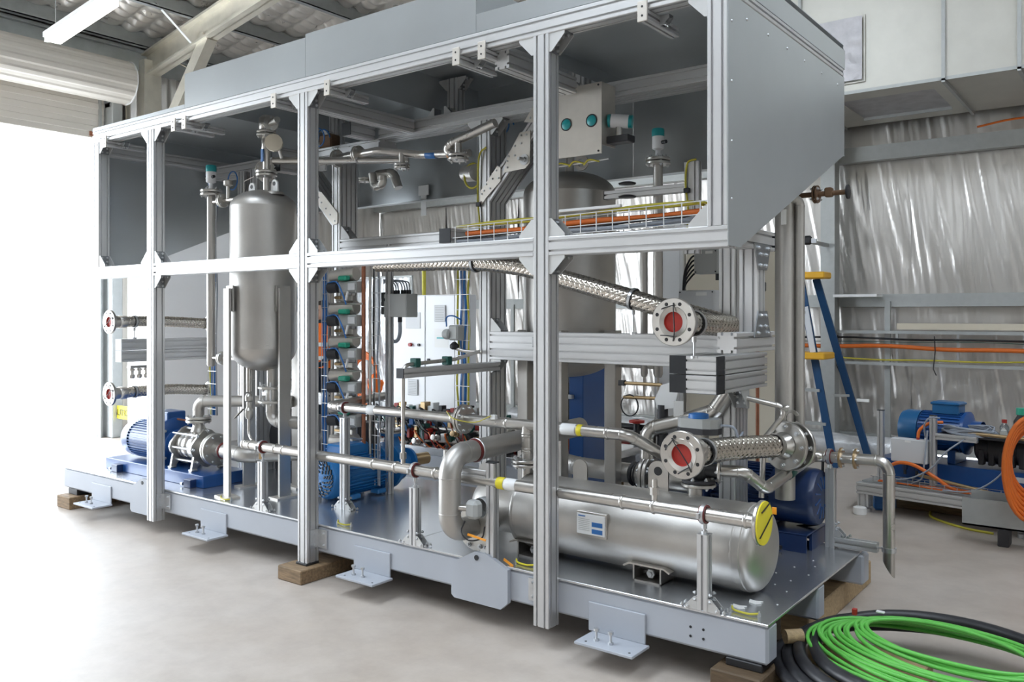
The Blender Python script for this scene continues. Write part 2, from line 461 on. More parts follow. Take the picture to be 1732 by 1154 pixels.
while y < YB:
    m.bar((XL, y, roof_z(XL) + .335), (-4, y, roof_z(-4) + .335), .003, .003); y += .30
stuff(m.build('safety_mesh', 'zinc', rf))
# purlins along Y, rafters along X
rb = setting('trim_4', (0, 0, 0))
for x in (-10.75, -9.72, -8.62, -7.52, -6.42, -5.32, -4.2, -3.1, -2.0, -0.9, 0.9, 2.2):
    z = roof_z(x) + .30
    m = MB(); m.box(x - .006, x + .006, -12, YB, z - .19, z); m.box(x - .006, x + .075, -12, YB, z - .20, z - .188); m.box(x - .075, x + .006, -12, YB, z - .004, z + .008)
    m.box(x + .063, x + .075, -12, YB, z - .20, z - .17)
    m.build('purlin', 'purlin', rb)
def rafter(y):
    x0, x1 = XL + .05, RIDGE
    for (a, b) in ((x0, x1), (x1, XR)):
        za, zb = roof_z(a) + .08, roof_z(b) + .08
        h = .33
        m = MB()
        m.prism([(a, za - h), (b, zb - h), (b, zb), (a, za)], (0, y - .012, 0), (1, 0, 0), (0, 0, 1), (0, .024, 0))
        m.prism([(a, za - h), (b, zb - h), (b, zb - h + .03), (a, za - h + .03)], (0, y - .09, 0), (1, 0, 0), (0, 0, 1), (0, .18, 0))
        m.prism([(a, za - .03), (b, zb - .03), (b, zb), (a, za)], (0, y - .09, 0), (1, 0, 0), (0, 0, 1), (0, .18, 0))
        m.build('rafter', 'rafter', rb)
    # knee brace to the column, fly braces
    m = MB(); m.bar((XL + .25, y + .02, 3.6), (-9.45, y + .02, roof_z(-9.45) - .2), .16, .14, (0, 1, 0)); m.build('knee_brace', 'rafter', rb)
    for x in (-9.72, -7.52):
        m = MB(); m.bar((x + .02, y - .55, roof_z(x) + .16), (x + .02, y - .06, roof_z(x) - .22), .04, .006); m.build('fly_brace', 'white_strip', rb)
    m = MB(); m.bar((-10.3, y + .10, roof_z(-10.3) - .2), (-9.75, y + 1.0, roof_z(-10) - .75), .03, .006); m.build('fly_brace', 'cream', rb)
rafter(2.84); rafter(-3.2); rafter(-8.6)
rafter(6.9)
# eave strut above the roller door
m = MB(); m.box(XL + .02, XL + .14, -12, YB, 4.86, 5.12); m.box(XL + .14, XL + .20, -12, YB, 5.10, 5.14); m.build('eave_beam', 'purlin', rb)

# roller door: drum with ribs, curtain below it
dr = setting('door_1', (XL + .3, -1.7, 4.6))
prof = []
for i in range(73):
    t = 2 * PI * i / 72
    prof.append(.265 + .012 * (1 if (i // 3) % 2 else 0))
vs = []; fs = []
for y in (-5.8, 2.46):
    for i in range(72):
        t = 2 * PI * i / 72; vs.append((XL + .30 + prof[i] * math.cos(t), y, 4.61 + prof[i] * math.sin(t)))
for i in range(72): fs.append((i, (i + 1) % 72, 72 + (i + 1) % 72, 72 + i))
fs += [tuple(range(71, -1, -1)), tuple(range(72, 144))]
MB().add(vs, fs).build('drum', 'door_cream', dr)
MB().lathe([(0, 0), (.285, 0), (.285, .012), (.25, .016), (0, .016)], (XL + .30, 2.46, 4.61), (0, 1, 0), 36).build('drum_end_plate', 'white_strip', dr, smooth=40)
z = 3.88; k = 0
while z < 4.45:
    MB().cbox(XL + .02 + (.008 if k % 2 else 0), XL + .045 + (.008 if k % 2 else 0), -5.75, 2.30, z, z + .082, .006).build('curtain_slat', 'door_cream', dr); z += .076; k += 1
MB().cbox(XL + .05, XL + .2, 2.30, 2.46, 4.28, 4.36, .01).build('door_bracket', 'black', dr)
MB().cbox(XL + .05, XL + .062, 2.10, 2.15, 3.9, 3.96, .002).build('door_label', 'copper', dr)
MB().box(XL, XL + .018, -5.75, 2.30, 3.88, 4.7).build('curtain_backing', 'door_cream', dr)

# outside: pale yard with a container and a fence, burnt out by the daylight
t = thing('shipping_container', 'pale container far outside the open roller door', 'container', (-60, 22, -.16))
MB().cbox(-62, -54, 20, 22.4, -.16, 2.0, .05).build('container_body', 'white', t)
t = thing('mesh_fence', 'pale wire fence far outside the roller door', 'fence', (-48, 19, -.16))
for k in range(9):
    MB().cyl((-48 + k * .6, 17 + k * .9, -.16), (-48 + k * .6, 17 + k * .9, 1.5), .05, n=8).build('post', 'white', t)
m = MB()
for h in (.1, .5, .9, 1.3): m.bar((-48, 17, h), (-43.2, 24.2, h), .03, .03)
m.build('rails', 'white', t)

# duct under the roof along the back wall
t = thing('air_duct', 'large galvanised sheet air duct under the roof by the foil wall', 'duct', (-1.2, 6.5, 3.98))
DY0, DY1, DZ = 5.40, 7.0, 3.79
segs = [(-4.1, -2.9), (-2.9, -1.57), (-1.57, -0.96), (-0.96, .6)]
for i, (a, b) in enumerate(segs):
    m = MB(); m.box(a, b - .004, DY0, DY0 + .01, DZ, DZ + 1.5)
    if i == 1:
        m.box(a, b, DY0, DY0 + .32, DZ, DZ + .01); m.box(a, b, DY1 - .35, DY1, DZ, DZ + .01)
        m.box(a, a + .28, DY0 + .32, DY1 - .35, DZ, DZ + .01); m.box(b - .16, b, DY0 + .32, DY1 - .35, DZ, DZ + .01)
    else: m.box(a, b - .004, DY0, DY1, DZ, DZ + .01)
    m.box(a, b - .004, DY1 - .01, DY1, DZ, DZ + 1.5); m.box(a, b, DY0, DY1, DZ + 1.5, DZ + 1.51)
    d = m.build('duct_section', 'duct', t)
    m = MB(); m.box(b - .03, b + .0, DY0 - .035, DY0, DZ - .02, DZ + 1.5); m.box(b - .03, b, DY0 - .035, DY1, DZ - .035, DZ - .0)
    m.build('flange', 'galv_steel', t)
m = MB(); m.box(-4.1, .6, DY0 - .012, DY0, DZ - .012, DZ + .02); m.build('edge_seam', 'galv_steel', t)
MB().box(-2.9 + .2, -1.57 - .1, DY0 + .25, DY1 - .3, DZ + .012, DZ + .022).build('liner', 'duct_liner', t)
m = MB(); m.box(-2.62, -1.73, DY1 - .36, DY1 - .34, DZ - .02, DZ + .03); m.build('outlet_frame', 'galv_steel', t)
# square opening in the front of the left duct run
t = thing('duct_access_panel', 'crumpled foil-lined panel on the front of the air duct', 'panel', (-2.7, 5.38, 3.9))
m = MB()
vs = []; fs = []
for j in range(15):
    for i in range(15):
        x = -3.1 + .80 * i / 14; z = 3.90 + .62 * j / 14
        vs.append((x, 5.36 - .02 * noise.noise(Vector((x * 7, z * 7, 0))) - .01, z))
for j in range(14):
    for i in range(14): a = j * 15 + i; fs.append((a, a + 1, a + 16, a + 15))
m.add(vs, fs); m.build('foil_face', 'duct_liner', t, smooth=60)
m = MB(); m.box(-3.12, -2.28, 5.38, 5.395, 3.88, 4.54); m.build('backing', 'duct', t)

# fluorescent batten
t = thing('fluorescent_batten', 'lit white fluorescent batten light hanging under the roof', 'lamp', (-7.9, .5, 4.33))
a = V(-8.62, .56, 4.32); b = V(-7.15, .43, 4.36)
MB().bar(a, b, .13, .05).build('housing', 'white_strip', t)
MB().bar(a + V(.06, 0, -.05), b + V(-.06, 0, -.05), .14, .055).build('diffuser', 'lamp_tube', t)
for p in (a.lerp(b, .1), a.lerp(b, .9)):
    MB().cyl(p + V(0, 0, .02), p + V(0, 0, .9), .005, n=6).build('hanger', 'zinc', t)
MB().bar(a + V(-.35, .12, .06), b + V(.2, .12, .06), .04, .04).build('mounting_rail', 'galv_steel', t)

# cable ladder along the back wall with its cables
t = thing('cable_ladder', 'galvanised cable ladder fixed to the foil back wall', 'cable tray', (-1.0, YB - .2, 1.1))
for z in (1.02, 1.38):
    m = MB(); m.box(-3.0, 1.5, YB - .26, YB - .20, z, z + .035); m.build('side_rail', 'galv_steel', t)
x = -2.98
while x < .6:
    m = MB(); m.box(x, x + .025, YB - .25, YB - .235, 1.02, 1.40); m.build('rung', 'zinc', t); x += .62
def wavy(x0, x1, y, z, amp, seed, step=.12):
    pts = []; x = x0
    while x <= x1: pts.append((x, y + amp * .4 * math.sin(x * 3 + seed), z + amp * math.sin(x * 2.1 + seed) + amp * .6 * math.sin(x * 5.3 + seed * 2))); x += step
    return pts
tag(MB().tube(wavy(-5.2, 1.4, YB - .28, 1.225, .012, 1), .024, 8).build('power_cable', 'orange', smooth=60), 'thick orange power cable lying along the wall cable ladder', 'cable')
tag(MB().tube(wavy(-5.2, 1.4, YB - .28, 1.325, .008, 2), .013, 6).build('data_cable', 'black', smooth=60), 'black cable bundle at the top of the wall cable ladder', 'cable')
tag(MB().tube(wavy(-3.4, 1.4, YB - .285, 1.29, .006, 5), .004, 5).build('earth_wire', 'green_dark', smooth=60), 'thin green wire on the wall cable ladder', 'cable')
tag(MB().tube(wavy(-3.4, 1.4, YB - .28, 1.095, .010, 3), .010, 6).build('earth_cable', 'earth_cable', smooth=60), 'yellow green earth cable at the bottom of the wall cable ladder', 'cable')
for i, x in enumerate((-2.98, -1.95, -0.88)):
    tag(MB().tube([(x, YB - .31, 1.36), (x + .01, YB - .315, 1.2), (x - .01, YB - .31, 1.0), (x + .02, YB - .31, .93)], .006, 5).build('cable_tie', 'black', smooth=60),
        ['black cable tie round the wall cables nearest the ladder', 'black cable tie round the wall cables at their middle', 'black cable tie round the wall cables farthest right'][i], 'cable tie', 'ties on the wall cables')
tag(MB().tube(smooth_path([(-1.55, YB - .2, 3.62), (-1.2, YB - .2, 3.66), (-.7, YB - .2, 3.65), (0, YB - .2, 3.63)]), .012, 6).build('extension_lead', 'orange', smooth=60), 'orange lead lying on the upper wall girt below the duct', 'cable')
# ------------------------------------------------------------------ aluminium profile system
def slot_outline(nu, nv, mod=.045, slot=.0105, deep=.013):
    W = nu * mod / 2; H = nv * mod / 2; pts = []
    def side(n, L):  # offsets along one side, from -L to L
        out = [(-L + .003, 0)]
        for k in range(n):
            c = -L + mod * (k + .5)
            out += [(c - slot / 2, 0), (c - slot / 2, deep), (c + slot / 2, deep), (c + slot / 2, 0)]
        out.append((L - .003, 0)); return out
    for t, d in side(nu, W): pts.append((t, -H + d))
    for t, d in side(nv, H): pts.append((W - d, t))
    for t, d in side(nu, W): pts.append((-t, H - d))
    for t, d in side(nv, H): pts.append((-W + d, -t))
    return pts
def prof(name, p0, p1, nu=2, nv=2, u=None, parent=None, m='alu', mod=.045):
    p0 = Vector(p0); p1 = Vector(p1); a = (p1 - p0).normalized()
    if u is None: u = Vector((1, 0, 0)) if abs(a.x) < .9 else Vector((0, 1, 0))
    u = Vector(u); v = a.cross(u).normalized()
    o = slot_outline(nu, nv, mod); b = MB()
    b.prism(o, p0, u, v, p1 - p0)
    return b.build(name, m, parent)
def bolt_part(p, ax, parent, r=.008, h=.007, m='zinc', name='bolt'):
    return MB().hexbolt(p, ax, r, h).build(name, m, parent)
def gusset(parent, c, a, b, w, size=.088, width=.078, bolts=True, m='gusset'):
    # corner bracket: two triangular cheeks, two bolted feet, open diagonal; inner shade put into the dark web colour
    c = Vector(c); a = Vector(a); b = Vector(b); w = Vector(w); s = size; t = .004; tip = .014
    tri = [(0, 0), (s, 0), (s, tip), (tip, s), (0, s)]; h = .006
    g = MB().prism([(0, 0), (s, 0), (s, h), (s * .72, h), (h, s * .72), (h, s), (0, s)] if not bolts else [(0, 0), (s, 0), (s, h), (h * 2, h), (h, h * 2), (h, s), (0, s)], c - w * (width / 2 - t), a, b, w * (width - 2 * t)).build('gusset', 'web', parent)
    for k in (-1, 1):
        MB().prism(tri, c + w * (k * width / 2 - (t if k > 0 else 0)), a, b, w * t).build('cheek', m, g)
    if bolts:
        for k in (-1, 1):
            for d in (.042, .072):
                bolt_part(c + a * d + b * .006 + w * (k * .02), b, g); bolt_part(c + b * d + a * .006 + w * (k * .02), a, g)
    return g
def endcap(p, ax, u, nu, nv, parent, mod=.045, t=.006, m='cap_black'):
    ax = Vector(ax); u = Vector(u); v = ax.cross(u); W = nu * mod / 2; H = nv * mod / 2
    return MB().prism([(-W, -H), (W, -H), (W, H), (-W, H)], Vector(p), u, v, ax * t).build('end_cap', m, parent)
X1 = Vector((1, 0, 0)); Y1 = Vector((0, 1, 0)); Z1 = Vector((0, 0, 1))

# ------------------------------------------------------------------ skid base
sk = thing('skid_base', 'grey painted steel skid base with shiny deck plate on timber blocks', 'skid', (-4.3, .8, .11))
DK = .325
def rhs(name, x0, x1, y0, y1, z0, z1):
    return MB().cbox(x0, x1, y0, y1, z0, z1, .012).build(name, 'paint_grey', sk, smooth=30)
rhs('side_beam', -7.33, -1.275, .09, .20, .150, .312)
rhs('side_beam', -7.33, -1.275, .74, .84, .150, .312)
rhs('side_beam', -7.33, -1.25, 1.42, 1.53, .150, .312)
for x in (-7.2, -6.1, -5.0, -3.9, -2.9, -2.0):
    rhs('cross_beam', x, x + .08, .20, .74, .17, .308); rhs('cross_beam', x, x + .08, .84, 1.42, .17, .308)
dxs = [-7.335, -5.35, -3.35, -1.27]
for a, b in zip(dxs, dxs[1:]):
    MB().cbox(a, b - .002, .082, 1.50, .313, DK, .002).build('deck_plate', 'deck', sk)
# lifting lugs
def lug(x0):
    pl = [(0, .29), (0, .122), (.02, .106), (.33, .106), (.375, .145), (.375, .312), (.24, .369), (.16, .371)]
    l = MB().prism([(a + x0, b) for a, b in pl], (0, .062, 0), X1, Z1, (0, .026, 0)).build('lifting_lug', 'paint_grey', sk)
    MB().cyl((x0 + .174, .058, .342), (x0 + .174, .0625, .342), .014, n=16).build('lug_hole', 'black', l)
lug(-2.978); lug(-6.215)
MB().prism([(-2.66, .345), (-2.60, .318), (-2.595, .330), (-2.655, .357)], (0, .10, 0), X1, Z1, (0, .004, 0)).build('lug_tag', 'tag_orange', sk)
# foot brackets with jacking bolts
for x in (-6.838, -5.315, -3.755, -2.137):
    m = MB(); m.cbox(x, x + .30, .080, .090, .112, .248, .003); f = m.build('foot_bracket', 'paint_grey', sk)
    MB().cbox(x + .02, x + .32, -.075, .085, .100, .113, .002).build('foot_plate', 'paint_grey', f)
    for k in (.10, .175):
        mb = MB(); mb.cyl((x + k, -.01, .10), (x + k, -.01, .165), .006, n=8); mb.cyl((x + k, -.01, .158), (x + k, -.01, .170), .013, n=6); mb.cyl((x + k, -.01, .113), (x + k, -.01, .124), .013, n=6)
        mb.build('jack_bolt', 'zinc', f)
    for k in (.045, .27):
        MB().cyl((x + k + .02, -.045, .1125), (x + k + .02, -.045, .1138), .006, n=10).build('bolt_hole', 'black', f)
for (x, z) in ((-1.62, .24), (-1.56, .24), (-1.62, .20), (-1.56, .20)):
    MB().cyl((x, .088, z), (x, .0905, z), .006, n=10).build('bolt_hole', 'black', sk)

# timber blocks and pads
def timber(name, label, x0, x1, y0, y1, z0, z1, m='timber', group='timber blocks under the skid'):
    o = MB().cbox(x0, x1, y0, y1, z0, z1, .006).build(name, m); tag(o, label, 'timber block', group); return o
timber('timber_block', 'short timber block on the floor at the far left end of the skid', -7.30, -7.08, .02, .75, .0, .10)
timber('timber_block', 'timber block standing on the floor below the second front post of the skid frame', -4.24, -4.02, -.09, .62, .0, .085)
timber('timber_block', 'dark wet timber block below the near corner of the skid base', -1.50, -1.28, .02, .5, .0, .115, 'timber_dark')
timber('timber_block', 'long brown timber beam on edge under the far right corner of the skid', -1.50, -1.36, .86, 2.0, .0, .135, 'timber_pale')
timber('packing_timber', 'rough timber length lying on the floor under the black hose coil', -1.13, -.30, .16, .34, .0, .075, 'timber', 'packing timbers at the skid corner')
timber('packing_timber', 'pale timber length poking out beside the near corner of the skid base', -1.28, -.78, .60, .74, .0, .10, 'timber_pale', 'packing timbers at the skid corner')
tag(MB().cyl((-1.29, .33, .20), (-1.235, .385, .20), .030, n=14).build('timber_peg', 'timber_pale', smooth=40), 'round pale timber peg sticking out at the near corner of the skid', 'timber')
for (n, l, x0, x1, y0, y1, z0, z1) in (
    ('rubber_pad', 'dark packing plate on the timber block at the far left of the skid', -7.27, -7.12, .10, .25, .10, .149),
    ('rubber_pad', 'black rubber pad between timber block and second front post', -4.17, -4.07, -.01, .09, .085, .10),
    ('rubber_pad', 'black rubber pad on the wet timber block at the near skid corner', -1.46, -1.30, .09, .25, .115, .149)):
    tag(MB().cbox(x0, x1, y0, y1, z0, z1, .004).build(n, 'black'), l, 'pad', 'pads on the timber blocks')

# ------------------------------------------------------------------ aluminium frame
fr = thing('aluminium_frame', 'silver aluminium profile frame of posts and beams carrying the hood', 'frame', (-4.1, .045, .10))
PX = {'A': -6.615, 'B': -5.825, 'C': -4.12, 'D': -2.355, 'E': -1.458}
for k, x in PX.items():
    z0 = .10 if k in 'BCD' else 1.97
    prof('post', (x, .045, z0), (x, .045, 2.94), 2, 2, X1, fr)
    # bracket that ties the post to the base beam
    if k in 'BCD':
        for s in ((1,) if k != 'D' else (-1,)):
            mb = MB(); mb.box(*sorted((x + s * .046, x + s * .052)), .02, .09, .185, .295); mb.box(*sorted((x + s * .046, x + s * .13)), .078, .088, .185, .295)
            g = mb.build('foot_angle', 'zinc', fr)
            for dz in (.205, .275):
                bolt_part((x + s * .105, .078, dz), (0, -1, 0), g); bolt_part((x + s * .052, .05, dz), (s, 0, 0), g)
prof('beam', (-6.66, .045, 2.985), (-1.413, .045, 2.985), 2, 2, Y1, fr)
segs = [(-6.66, PX['B'] - .045), (PX['B'] + .045, PX['C'] - .045), (PX['C'] + .045, PX['D'] - .045), (PX['D'] + .045, -1.413)]
for a, b in segs: prof('beam', (a, .045, 1.925), (b, .045, 1.925), 2, 2, Y1, fr)
for k, x in PX.items():
    for s in (-1, 1):
        if (k == 'A' and s < 0) or (k == 'E' and s > 0): continue
        c = x + s * .045
        gusset(fr, (c, .045, 2.94), X1 * s, -Z1, Y1)
        gusset(fr, (c, .045, 1.97), X1 * s, Z1, Y1)
        if k in 'BCD': gusset(fr, (c, .045, 1.88), X1 * s, -Z1, Y1)
# second row
R2 = 1.04
for x in (-4.908, -3.475, -1.82):
    prof('post', (x, R2, DK), (x, R2, 2.86), 2, 4, X1, fr)
prof('beam', (-4.45, R2, 2.905), (-1.42, R2, 2.905), 4, 2, Y1, fr)
prof('beam', (-6.6, R2, 2.82), (-4.45, R2, 2.82), 4, 2, Y1, fr)
prof('beam', (-3.43, R2 - .045, 1.40), (-1.865, R2 - .045, 1.40), 2, 4, Y1, fr)
prof('beam', (-4.863, R2 - .045, 2.115), (-3.52, R2 - .045, 2.115), 2, 2, Y1, fr)
for (x, s) in ((-4.908, 1), (-3.475, -1), (-3.475, 1)):
    gusset(fr, (x + s * .045, R2 - .045, 2.86), X1 * s, -Z1, Y1, .10)
gusset(fr, (-3.43, R2 - .045, 1.49), X1, Z1, Y1, .085); gusset(fr, (-3.43, R2 - .045, 1.31), X1, -Z1, Y1, .085)
gusset(fr, (-1.865, R2 - .045, 1.31), -X1, -Z1, Y1, .085)
gusset(fr, (-4.863, R2 - .045, 2.16), X1, Z1, Y1, .10)
# cross beams under the hood running front to back
for x, y1 in ((-6.615, 1.58), (-4.12, .93), (-2.66, .72)):
    prof('cross_beam', (x, .09, 2.895), (x, y1, 2.895), 2, 2, X1, fr)
for x in (-5.2, -3.95, -2.9):
    prof('hood_post', (x, 1.22, 2.95), (x, 1.22, 3.05 if x < -5.3 else 3.10 if x > -2.7 else 3.26), 2, 2, X1, fr)
    gusset(fr, (x + .045, 1.22, 3.26), X1, -Z1, Y1, .08); gusset(fr, (x - .045, 1.22, 3.26), -X1, -Z1, Y1, .08)
    gusset(fr, (x + .045, 1.08, 2.95), X1, Z1, Y1, .08); gusset(fr, (x - .045, 1.08, 2.95), -X1, Z1, Y1, .08)
# short stub beams hung under the top beam, with their perforated end plates
for x in (-6.45, -5.50, -5.37, -4.38, -3.88, -2.88, -2.71, -1.80):
    st = prof('stub_beam', (x, -.005, 2.915), (x, .30, 2.915), 1, 1, X1, fr)
    pl = MB().cbox(x - .024, x + .024, -.017, -.006, 2.885, 2.975, .002).build('end_plate', 'plate', st)
    for z in (2.91, 2.95): MB().cyl((x, -.0185, z), (x, -.0165, z), .005, n=10).build('hole', 'black', st)
    gusset(fr, (x + .0225, .13, 2.94), X1, -Z1, Y1, .045, .045, False, m='zinc')
    bolt_part((x + .04, .12, 2.905), (1, 0, -1), fr); bolt_part((x + .04, .14, 2.905), (1, 0, -1), fr)
# diagonal braces with riveted plates
def brace(p0, p1):
    a = Vector(p0); b = Vector(p1); d = (b - a).normalized(); nrm = Vector((d.z, 0, -d.x))
    prof('diagonal_brace', a, b, 4, 2, Y1, fr)
    return d, nrm
brace((-3.46, R2, 2.36), (-3.0, R2, 2.86))
yp = R2 - .098
def rivet_plate(poly, rivets, parent=fr):
    p = MB().prism(poly, (0, yp, 0), X1, Z1, (0, .006, 0)).build('brace_plate', 'plate', parent)
    for (x, z) in rivets: bolt_part((x, yp, z), (0, -1, 0), p, .007, .004)
    return p
rivet_plate([(-3.52, 2.315), (-3.49, 2.31), (-3.455, 2.35), (-3.335, 2.45), (-3.335, 2.535), (-3.36, 2.55), (-3.50, 2.40)],
            [(-3.50, 2.33), (-3.49, 2.38), (-3.47, 2.40), (-3.42, 2.41), (-3.45, 2.44), (-3.40, 2.47), (-3.37, 2.52), (-3.35, 2.47)])
lp = rivet_plate([(-3.31, 2.50), (-3.14, 2.51), (-3.105, 2.54), (-3.10, 2.74), (-3.18, 2.74), (-3.28, 2.60)],
            [(-3.28, 2.53), (-3.28, 2.57), (-3.27, 2.60), (-3.22, 2.60), (-3.22, 2.66), (-3.17, 2.67), (-3.13, 2.72), (-3.17, 2.72)])
mb = MB(); mb.cyl((-3.145, yp, 2.565), (-3.145, yp - .006, 2.565), .034, n=20); mb.build('pivot_washer', 'zinc', lp)
mb = MB(); mb.cyl((-3.145, yp - .006, 2.565), (-3.145, yp - .02, 2.565), .017, n=6); mb.cyl((-3.145, yp - .02, 2.565), (-3.145, yp - .065, 2.565), .011, n=12); mb.build('pivot_bolt', 'zinc', lp)
rivet_plate([(-3.15, 2.80), (-3.06, 2.785), (-2.98, 2.79), (-2.98, 2.91), (-3.05, 2.92)], [(-3.10, 2.82), (-3.04, 2.82), (-3.03, 2.88)])
brace((-4.925, R2, 2.30), (-5.38, R2, 2.78))
rivet_plate([(-4.88, 2.28), (-4.93, 2.27), (-5.12, 2.46), (-5.12, 2.53), (-5.06, 2.53), (-4.88, 2.36)], [(-4.91, 2.30), (-4.96, 2.35), (-5.01, 2.40), (-5.06, 2.45), (-5.09, 2.49)])
# capped stubs
def capped(p_front, p_back, nu, nv, u, cap_axis, m='cap_black'):
    b = prof('stub_beam', p_front, p_back, nu, nv, u, fr)
    d = (Vector(p_front) - Vector(p_back)).normalized()
    vv = Vector(u)
    endcap(p_front, d, vv, nu, nv, b, m=m)
capped((-3.50, .60, 2.085), (-3.50, .95, 2.085), 2, 2, X1, None)
capped((-4.53, .72, 2.90), (-4.53, .95, 2.90), 2, 2, X1, None)
capped((-5.35, .75, 2.78), (-5.35, .95, 2.78), 2, 4, X1, None)
# right-hand sub-frame below the hood
prof('beam', (-1.50, .10, 1.945), (-1.50, .66, 1.945), 2, 2, X1, fr)
endcap((-1.50, .66, 1.945), Y1, X1, 2, 2, fr)
prof('post', (-1.50, .49, 1.52), (-1.50, .49, 1.90), 2, 2, X1, fr)
prof('beam', (-1.50, .20, 1.475), (-1.50, .66, 1.475), 2, 2, X1, fr)
for (z0_, d_) in ((1.925, -1), (1.495, 1)):
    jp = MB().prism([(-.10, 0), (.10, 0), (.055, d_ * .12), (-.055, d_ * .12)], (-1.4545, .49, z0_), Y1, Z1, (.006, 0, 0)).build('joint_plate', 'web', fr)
    for (yy, zz) in ((-.06, .02), (.06, .02), (-.03, .05), (.035, .05), (-.03, .10), (.03, .10)): bolt_part((-1.4485, .49 + yy, z0_ + d_ * zz), X1, jp, .010, .007)
# stacked outrigger beams carrying the hose ends, right and left
for z in (1.35, 1.255):
    b = prof('outrigger', (-1.905, .55, z), (-1.905, .95, z), 2, 2, X1, fr); endcap((-1.905, .55, z), -Y1, X1, 2, 2, b)
    b = prof('outrigger', (-1.858, .585, z), (-1.70, .585, z), 2, 2, Y1, fr); endcap((-1.70, .585, z), X1, Y1, 2, 2, b)
    b = prof('outrigger', (-1.735, .63, z), (-1.735, 1.19, z), 2, 2, X1, fr)
gusset(fr, (-1.735, .95, 1.21), -Y1, -Z1, X1, .10)
for z in (1.405, 1.31):
    b = prof('outrigger', (-6.665, .215, z - .05), (-6.665, 1.0, z - .05), 2, 2, X1, fr); endcap((-6.665, .215, z - .05), -Y1, X1, 2, 2, b, m='white_strip')

# ------------------------------------------------------------------ sheet metal hood
hd = thing('sheet_metal_hood', 'galvanised sheet metal hood with slanted end panels over the frame', 'hood', (-4.0, .8, 1.9))
def panel(name, poly, o, u, v, t, m='galv'): return MB().prism(poly, o, u, v, t).build(name, m, hd)
side = [(.0, 1.885), (.13, 1.885), (1.63, 2.50), (1.63, 2.935), (0, 2.935)]
sp = panel('end_panel', side, (-1.412, 0, 0), Y1, Z1, (.0025, 0, 0))
panel('end_panel', [(.09, 1.885), (.13, 1.885), (1.63, 2.50), (1.63, 3.055), (.0, 3.055), (.0, 3.032), (.09, 3.032)], (-6.664, 0, 0), Y1, Z1, (.0025, 0, 0))
for (y, z) in ((.035, 2.82), (.035, 2.57), (.035, 2.32), (.035, 2.08), (.20, 2.87), (.45, 2.87), (.70, 2.87), (.95, 2.87), (1.22, 2.87), (1.50, 2.87)):
    mb = MB(); mb.lathe([(.007, 0), (.006, .003), (.003, .0045), (0, .005)], (-1.4095, y, z), X1, 10); mb.build('rivet', 'zinc', sp, smooth=60)
for a, b, zt in ((-6.66, -5.383, 3.055), (-5.383, -4.093, 3.265), (-4.093, -2.759, 3.285), (-2.759, -1.412, 3.12)):
    panel('rear_panel', [(a, 2.50), (b - .003, 2.50), (b - .003, zt), (a, zt)], (0, 1.63, 0), X1, Z1, (0, .0025, 0))
    panel('roof_panel', [(a, .004), (b - .003, .004), (b - .003, 1.64), (a, 1.64)], (0, 0, zt), X1, Y1, (0, 0, .0025))
MB().box(-6.66, -1.41, 1.56, 1.64, 2.494, 2.4995).build('rear_lip', 'galv', hd)
# end fascia strip and groove above the right panel
prof('end_rail', (-1.43, .09, 2.96), (-1.43, 1.60, 2.96), 1, 1, X1, hd)
MB().box(-1.414, -1.409, .0, 1.64, 2.985, 3.09).build('end_fascia', 'galv', hd)
for (a, b, z) in ((-6.66, -5.385, 3.06), (-5.383, -4.094, 3.27), (-4.092, -2.76, 3.29), (-2.758, -1.41, 3.125)):
    panel('fascia_panel', [(a, 3.032), (b, 3.032), (b, z), (a, z)], (0, .002, 0), X1, Z1, (0, .0025, 0))
for (a, b, z) in ((-5.383, -4.094, 3.27), (-4.092, -2.76, 3.29)):
    for x in (a, b - .003): panel('fascia_return', [(.004, 3.035), (1.63, 3.035), (1.63, z), (.004, z)], (x, 0, 0), Y1, Z1, (.0025, 0, 0))
# ------------------------------------------------------------------ piping helpers
def flange(parent, c, ax, R, t, nb=8, pitch=None, br=.009, m='steel_pol', ri=0.0, name='flange', both=True, bolts=True, phase=.0):
    c = Vector(c); a, u, v = frame_of(ax); e = min(.004, t * .2)
    mb = MB()
    if ri: mb.lathe([(ri, 0), (R - e, 0), (R, e), (R, t - e), (R - e, t), (ri, t), (ri, 0)], c, a, 32)
    else: mb.lathe([(0, 0), (R - e, 0), (R, e), (R, t - e), (R - e, t), (0, t)], c, a, 32)
    f = mb.build(name, m, parent, smooth=35)
    pitch = pitch or R * .78
    if bolts:
        for k in range(nb):
            th = 2 * PI * (k + phase) / nb; p = c + u * (pitch * math.cos(th)) + v * (pitch * math.sin(th))
            mb = MB(); mb.hexbolt(p + a * t, a, br, br * .8)
            if both: mb.hexbolt(p, -a, br, br * .8); mb.cyl(p, p + a * t, br * .55, n=6)
            mb.build('bolt', 'zinc', f)
    return f
def flange_pair(parent, c, ax, R, t=.016, gap=.006, nb=8, br=.008, m='steel_pol'):
    a = Vector(ax).normalized(); c = Vector(c)
    f = flange(parent, c - a * (t + gap / 2), a, R, t, nb, br=br, m=m, bolts=False)
    flange(parent, c + a * (gap / 2), a, R, t, nb, br=br, m=m, bolts=False)
    MB().disc(c - a * (gap / 2), a, R * .72, gap, 20).build('gasket', 'black', parent, smooth=40)
    _, u, v = frame_of(a)
    for k in range(nb):
        th = 2 * PI * (k + .5) / nb; p = c + u * (R * .80 * math.cos(th)) + v * (R * .80 * math.sin(th)); L = t + gap / 2
        mb = MB(); mb.hexbolt(p + a * L, a, br, br * .8); mb.hexbolt(p - a * L, -a, br, br * .8); mb.cyl(p - a * L, p + a * L, br * .55, n=6)
        mb.build('bolt', 'zinc', f)
    return f
